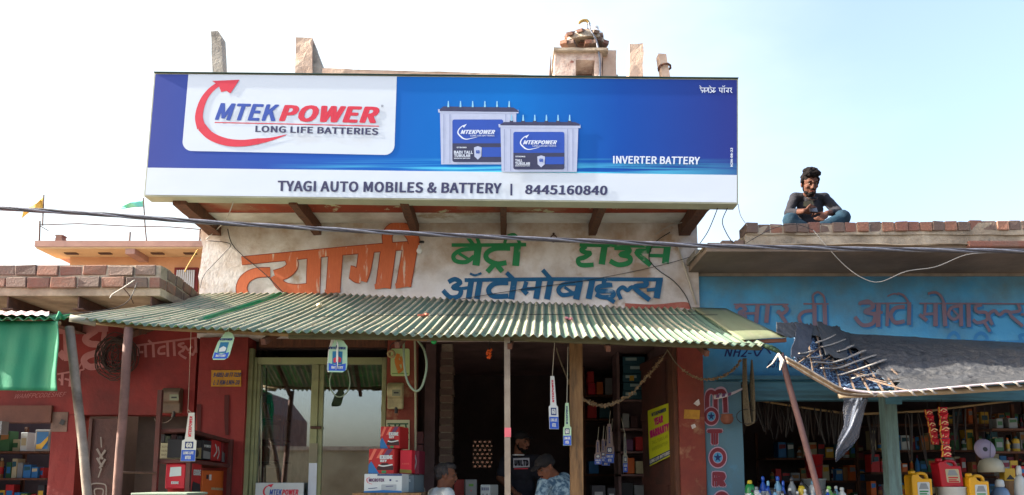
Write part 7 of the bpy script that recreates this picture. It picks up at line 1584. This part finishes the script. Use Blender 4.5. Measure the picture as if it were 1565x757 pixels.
place = ('at the far left of the row', 'near the rope hank', 'left of the leaning pole', 'behind the leaning pole', 'right of the leaning pole', 'beside the torn plastic sheet', 'left of the green post', 'right of the green post', 'left of the sachet strips', 'right of the sachet strips')
for k in range(30):
    px = 1148 + k * 4.9 + rn.uniform(-1.5, 1.5); y = 610 + (px - 1146) * .15
    o = belt(px, y, rn.uniform(38, 62), rn.uniform(5, 13), 7.35 + rn.uniform(-.03, .12), rn.choice(m_belt), rn.uniform(-.25, .25)).build('drive_belt', rn.choice(m_belt), smooth=True)
    tag(o, '%s drive belt on the bamboo bar, %s' % (ORD[k], place[min(5, k // 5)]), 'belt', 'drive belts hanging in the blue shop')
for k in range(20):
    px = 1322 + k * 8 + rn.uniform(-3, 3)
    if 1352 < px < 1378 or 1408 < px < 1452: continue
    y = 633 - max(0, px - 1400) * .12
    o = belt(px, y, rn.uniform(45, 90), rn.uniform(5, 14), 7.3 + rn.uniform(-.03, .15), None, rn.uniform(-.2, .2)).build('drive_belt', rn.choice(m_belt), smooth=True)
    tag(o, '%s place along the right bar, dark hanging belt %s' % (ORD[k], place[6 if px < 1352 else 7 if px < 1408 else 9]), 'belt', 'belts hanging from the right bar')
# shelves with packets, blue shop and far-left shop
pal = [('dusty red', m_kred), ('cream', m_kcr), ('grey', m_kgy), ('black', m_kbk), ('teal', m_ktl), ('orange', m_kor), ('yellow', m_kyl), ('blue', m_kbl), ('white', m_kwh), ('green', cc('carton_green', 50, 96, 60)), ('brown', m_cartonb), ('maroon', cc('carton_maroon', 110, 30, 50))]
def shelf_unit(name, label, a, b_, ys, Y, dep, m, floor):
    t = thing(name, (XX((a + b_) / 2, 700, Y), Y, floor), label, 'shelves')
    for y in ys: z = ZZ(y, Y); MB().box(XX(a, 700, Y), XX(b_, 700, Y), Y, Y + dep, z - .02, z).build('shelf_board', m, t)
    for p_ in (a, (a + b_) / 2, b_): x = XX(p_, 700, Y); MB().box(x - .015, x + .015, Y + dep, Y + dep + .03, floor, ZZ(min(ys) - 40, Y)).build('post', m, t)
def fill(a, b_, yb, hmax, Y, where, grp, seed, wmin=7, wmax=15, kinds=(0, 1)):
    r_ = random.Random(seed); x = a; i_ = 0
    while x < b_ - wmin:
        w_ = r_.uniform(wmin, wmax); h_ = r_.uniform(.45, .95) * hmax; nm, mm = r_.choice(pal); wh = '%s from left on %s' % (ORD[i_], where); i_ += 1; yy = Y + r_.uniform(.02, .1)
        if r_.random() < .72 or 1 not in kinds:
            t, f = pbox('packet', '%s packet, %s' % (nm, wh), 'packet', front(x, yb - h_, x + w_ * .92, yb - .3, yy), (r_.uniform(-.02, .02), .12, 0), mm, grp, bev=.003, part='pack')
            poly('print_label', f, [(.14, .3), (.86, .3), (.86, .7), (.14, .7)] if r_.random() < .5 else [(.1, .55), (.9, .6), (.9, .85), (.1, .85)], r_.choice(pal)[1], t, .002)
        else:
            nb_ = bottle(x + w_ / 2, yb - h_, w_ * .62, yy + .05, ZZ(yb, Y), mm, r_.choice(pal)[1], '%s bottle, %s' % (nm, wh), r_.choice((0, 1, 2)), r_.choice(pal)[1], grp)
        x += w_
shelf_unit('back_shelves', 'dim crowded shelves across the back of the blue shop', 1330, 1600, (648, 688, 722, 760), 8.4, .3, m_darkwood, .15)
fill(1332, 1600, 688, 34, 8.4, 'the upper back shelf of the blue shop', 'goods on the back shelves', 1); fill(1332, 1600, 722, 30, 8.4, 'the middle back shelf of the blue shop', 'goods on the back shelves', 2); fill(1332, 1600, 760, 34, 8.4, 'the lowest back shelf of the blue shop', 'goods on the back shelves', 3)
fill(1450, 1600, 648, 26, 8.4, 'the top back shelf of the blue shop', 'goods on the back shelves', 4)
shelf_unit('left_back_shelves', 'shadowy shelves behind the hanging belts of the blue shop', 1170, 1325, (700, 735, 770), 8.9, .3, m_darkwood, .15)
fill(1190, 1325, 700, 28, 8.9, 'the shadowy shelf behind the belts', 'goods behind the belts', 6, 9, 15); fill(1175, 1325, 735, 26, 8.9, 'the shadowy middle shelf behind the bottles', 'goods behind the belts', 7, 9, 15); fill(1175, 1325, 770, 26, 8.9, 'the lowest shadowy shelf behind the bottles', 'goods behind the belts', 8, 9, 15)
shelf_unit('side_shelves', 'front right shelves crammed with packets at the edge of the picture', 1520, 1640, (655, 690, 728, 765), 7.5, .25, m_darkwood, .15)
fill(1524, 1640, 655, 24, 7.5, 'the top shelf at the right edge', 'goods at the right edge', 9); fill(1522, 1640, 690, 30, 7.5, 'the second shelf at the right edge', 'goods at the right edge', 10, 8, 18); fill(1522, 1640, 728, 32, 7.5, 'the third shelf at the right edge', 'goods at the right edge', 11, 8, 16); fill(1540, 1640, 765, 30, 7.5, 'the lowest shelf at the right edge', 'goods at the right edge', 12, 8, 16)
shelf_unit('packet_shelves', 'shelves of coloured packets in the far left shop', -60, 74, (690, 731, 772), 7.7, .3, m_darkwood, 0)
fill(-50, 50, 690, 34, 7.7, 'the upper shelf of the far left shop', 'packets in the far left shop', 14, 9, 20); fill(-50, 72, 731, 34, 7.7, 'the middle shelf of the far left shop', 'packets in the far left shop', 15, 7, 14); fill(-50, 72, 772, 36, 7.7, 'the lowest shelf of the far left shop', 'packets in the far left shop', 16, 7, 14)
t, f = pbox('framed_picture', 'grey framed picture with a blue and yellow band on the upper far left shelf', 'picture', front(52, 657, 75, 689.5, 7.65), (0, .03, 0), m_kgy, part='frame')
poly('print', f, [(.12, .1), (.88, .1), (.88, .9), (.12, .9)], m_kbl, t, .002); poly('print', f, [(.12, .1), (.5, .1), (.88, .5), (.88, .7), (.4, .35), (.12, .3)], m_kyl, t, .003)
fg = thing('grey_meter', P(-2, 660, 6.9), 'edge of a grey box at the far left border', 'box'); MB().box(XX(-14, 655, 6.9), XX(2, 655, 6.9), 6.9, 7.0, ZZ(664, 6.9), ZZ(644, 6.9)).build('case', m_kgy, fg)
# buckets, bowl, disc
def bucket(px, y0, y1, wpx, Y, m, label, base):
    x = XX(px, y0, Y); r = (XX(px + wpx / 2, y0, Y) - XX(px - wpx / 2, y0, Y)) / 2; z1 = ZZ(y0, Y); z0 = ZZ(y1, Y); t = thing('bucket', (x, Y, z0), label, 'bucket')
    MB().lathe([(r * .8, z0), (r * .98, z1 - .01), (r * 1.05, z1 - .008), (r * 1.05, z1), (r * .95, z1), (r * .78, z0 + .01)], (x, Y, 0), 20).build('bucket', m, t, smooth=True)
    MB().tube([(x - r, Y, z1 - .02), (x - r * .7, Y - r * .8, z1 - .10), (x, Y - r, z1 - .13), (x + r * .7, Y - r * .8, z1 - .10), (x + r, Y, z1 - .02)], .003, 5).build('handle', m_wire, t)
    if base: MB().box(x - r, x + r, Y - r, Y + r, .15, z0 - .001).build('stand', m_darkwood, t)
bucket(1243, 695, 731, 28, 7.9, plain('red_bucket_plastic', C(160, 30, 34), .4), 'red plastic bucket standing on a white one behind the leaning pole', False); bucket(1243, 732, 775, 36, 7.9, p_white, 'white plastic bucket under the red one', True)
q = P(1515, 722, 7.1); t = thing('white_bowl', q, 'white plastic bowl hanging upside down at the right', 'bowl')
MB().lathe([(.105, 0), (.11, .005), (.108, .06), (.09, .11), (.05, .135), (.01, .14)], q, 22).build('bowl', plain('bowl_white', C(170, 168, 150), .4), t, smooth=True); MB().tube([q + Vector((0, 0, .139)), P(1515, 620, 7.1)], .002, 5).build('string', m_wire, t)
q = P(1505, 687, 7.12); t = thing('lavender_disc', P(1505, 703, 7.12), 'round pale lavender plastic disc hanging above the white bowl', 'disc'); M = Matrix.Translation(q) @ Matrix.Rotation(R(80), 4, 'X')
mbb = MB(); mbb.lathe([(.012, -.004), (.10, -.004), (.104, 0), (.10, .006), (.03, .008), (.012, .006)], (0, 0, 0), 24, M=M); mbb.build('disc', plain('lavender_plastic', C(140, 128, 150), .4), t, smooth=True); mbb = MB(); mbb.lathe([(.016, -.008), (.024, -.006), (.022, .010)], (0, 0, 0), 12, M=M); mbb.build('hub', m_kbk, t); MB().tube([q + Vector((0, 0, .09)), P(1505, 622, 7.12)], .002, 5).build('string', m_wire, t)
for a, y0, w_, mm, lb in ((1528, 733, 26, pg('clear_blue', 104, 130, 160), 'cloudy blue plastic jar beside the right yellow can'), (1557, 712, 16, p_white, 'white jar near the right border')):
    bottle(a, y0, w_, 7.0, 1.0, mm, p_white, lb, 1, p_grey, 'plastic jars at right')
t, f = pbox('packet', 'yellow and black plastic pack beside the white bowl', 'packet', front(1536, 716, 1553, 735, 7.15), (0, .08, 0), m_kyl); poly('print_label', f, [(.1, .1), (.9, .1), (.5, .5)], m_kbk, t, .002)
MB().box(XX(1536, 735, 7.15), XX(1553, 735, 7.15), 7.15, 7.23, 1.0, f(0, 0).z - .001).build('stand', m_wood, t)
# clay pot and paper strip at the lettered pillar
q = P(1111, 640, 6.88); o = MB().lathe([(.03, -.05), (.052, -.03), (.06, .0), (.05, .03), (.058, .04), (.05, .042), (.042, .03)], q, 16).build('clay_pot', mat('clay', C(126, 78, 60), C(104, 66, 52), 10, .9, .3), smooth=True); tag(o, 'small brown clay pot hung on the blue lettered pillar', 'pot')
MB().box(q.x - .01, q.x + .01, 6.9, 6.998, q.z - .005, q.z + .008).build('bracket', m_iron, bsn)
t = thing('paper_streamer', P(1095, 610, 6.9), 'pale printed paper strip twisted over the first letter on the blue pillar', 'paper')
fn = lambda u, v: P(1091 + 46 * u, 607 - 12 * u * u + (7 - 4 * u) * v - 3.5, 6.9 - .03 * math.sin(u * 5))
solid(MB().grid(fn, 12, 2).build('strip', plain('pale_paper', C(186, 180, 190)), t, smooth=True), .001)
for k in range(3): poly('print_mark', lambda a, b_, off=0.: P(a, b_, 6.87 - off), [(1095 + 9 * k, 603.5 - k * 1.4), (1100 + 9 * k, 603 - k * 1.6), (1099 + 9 * k, 608 - k * 1.8), (1094 + 9 * k, 608.6 - k * 1.5)], m_kpl, t, .002)
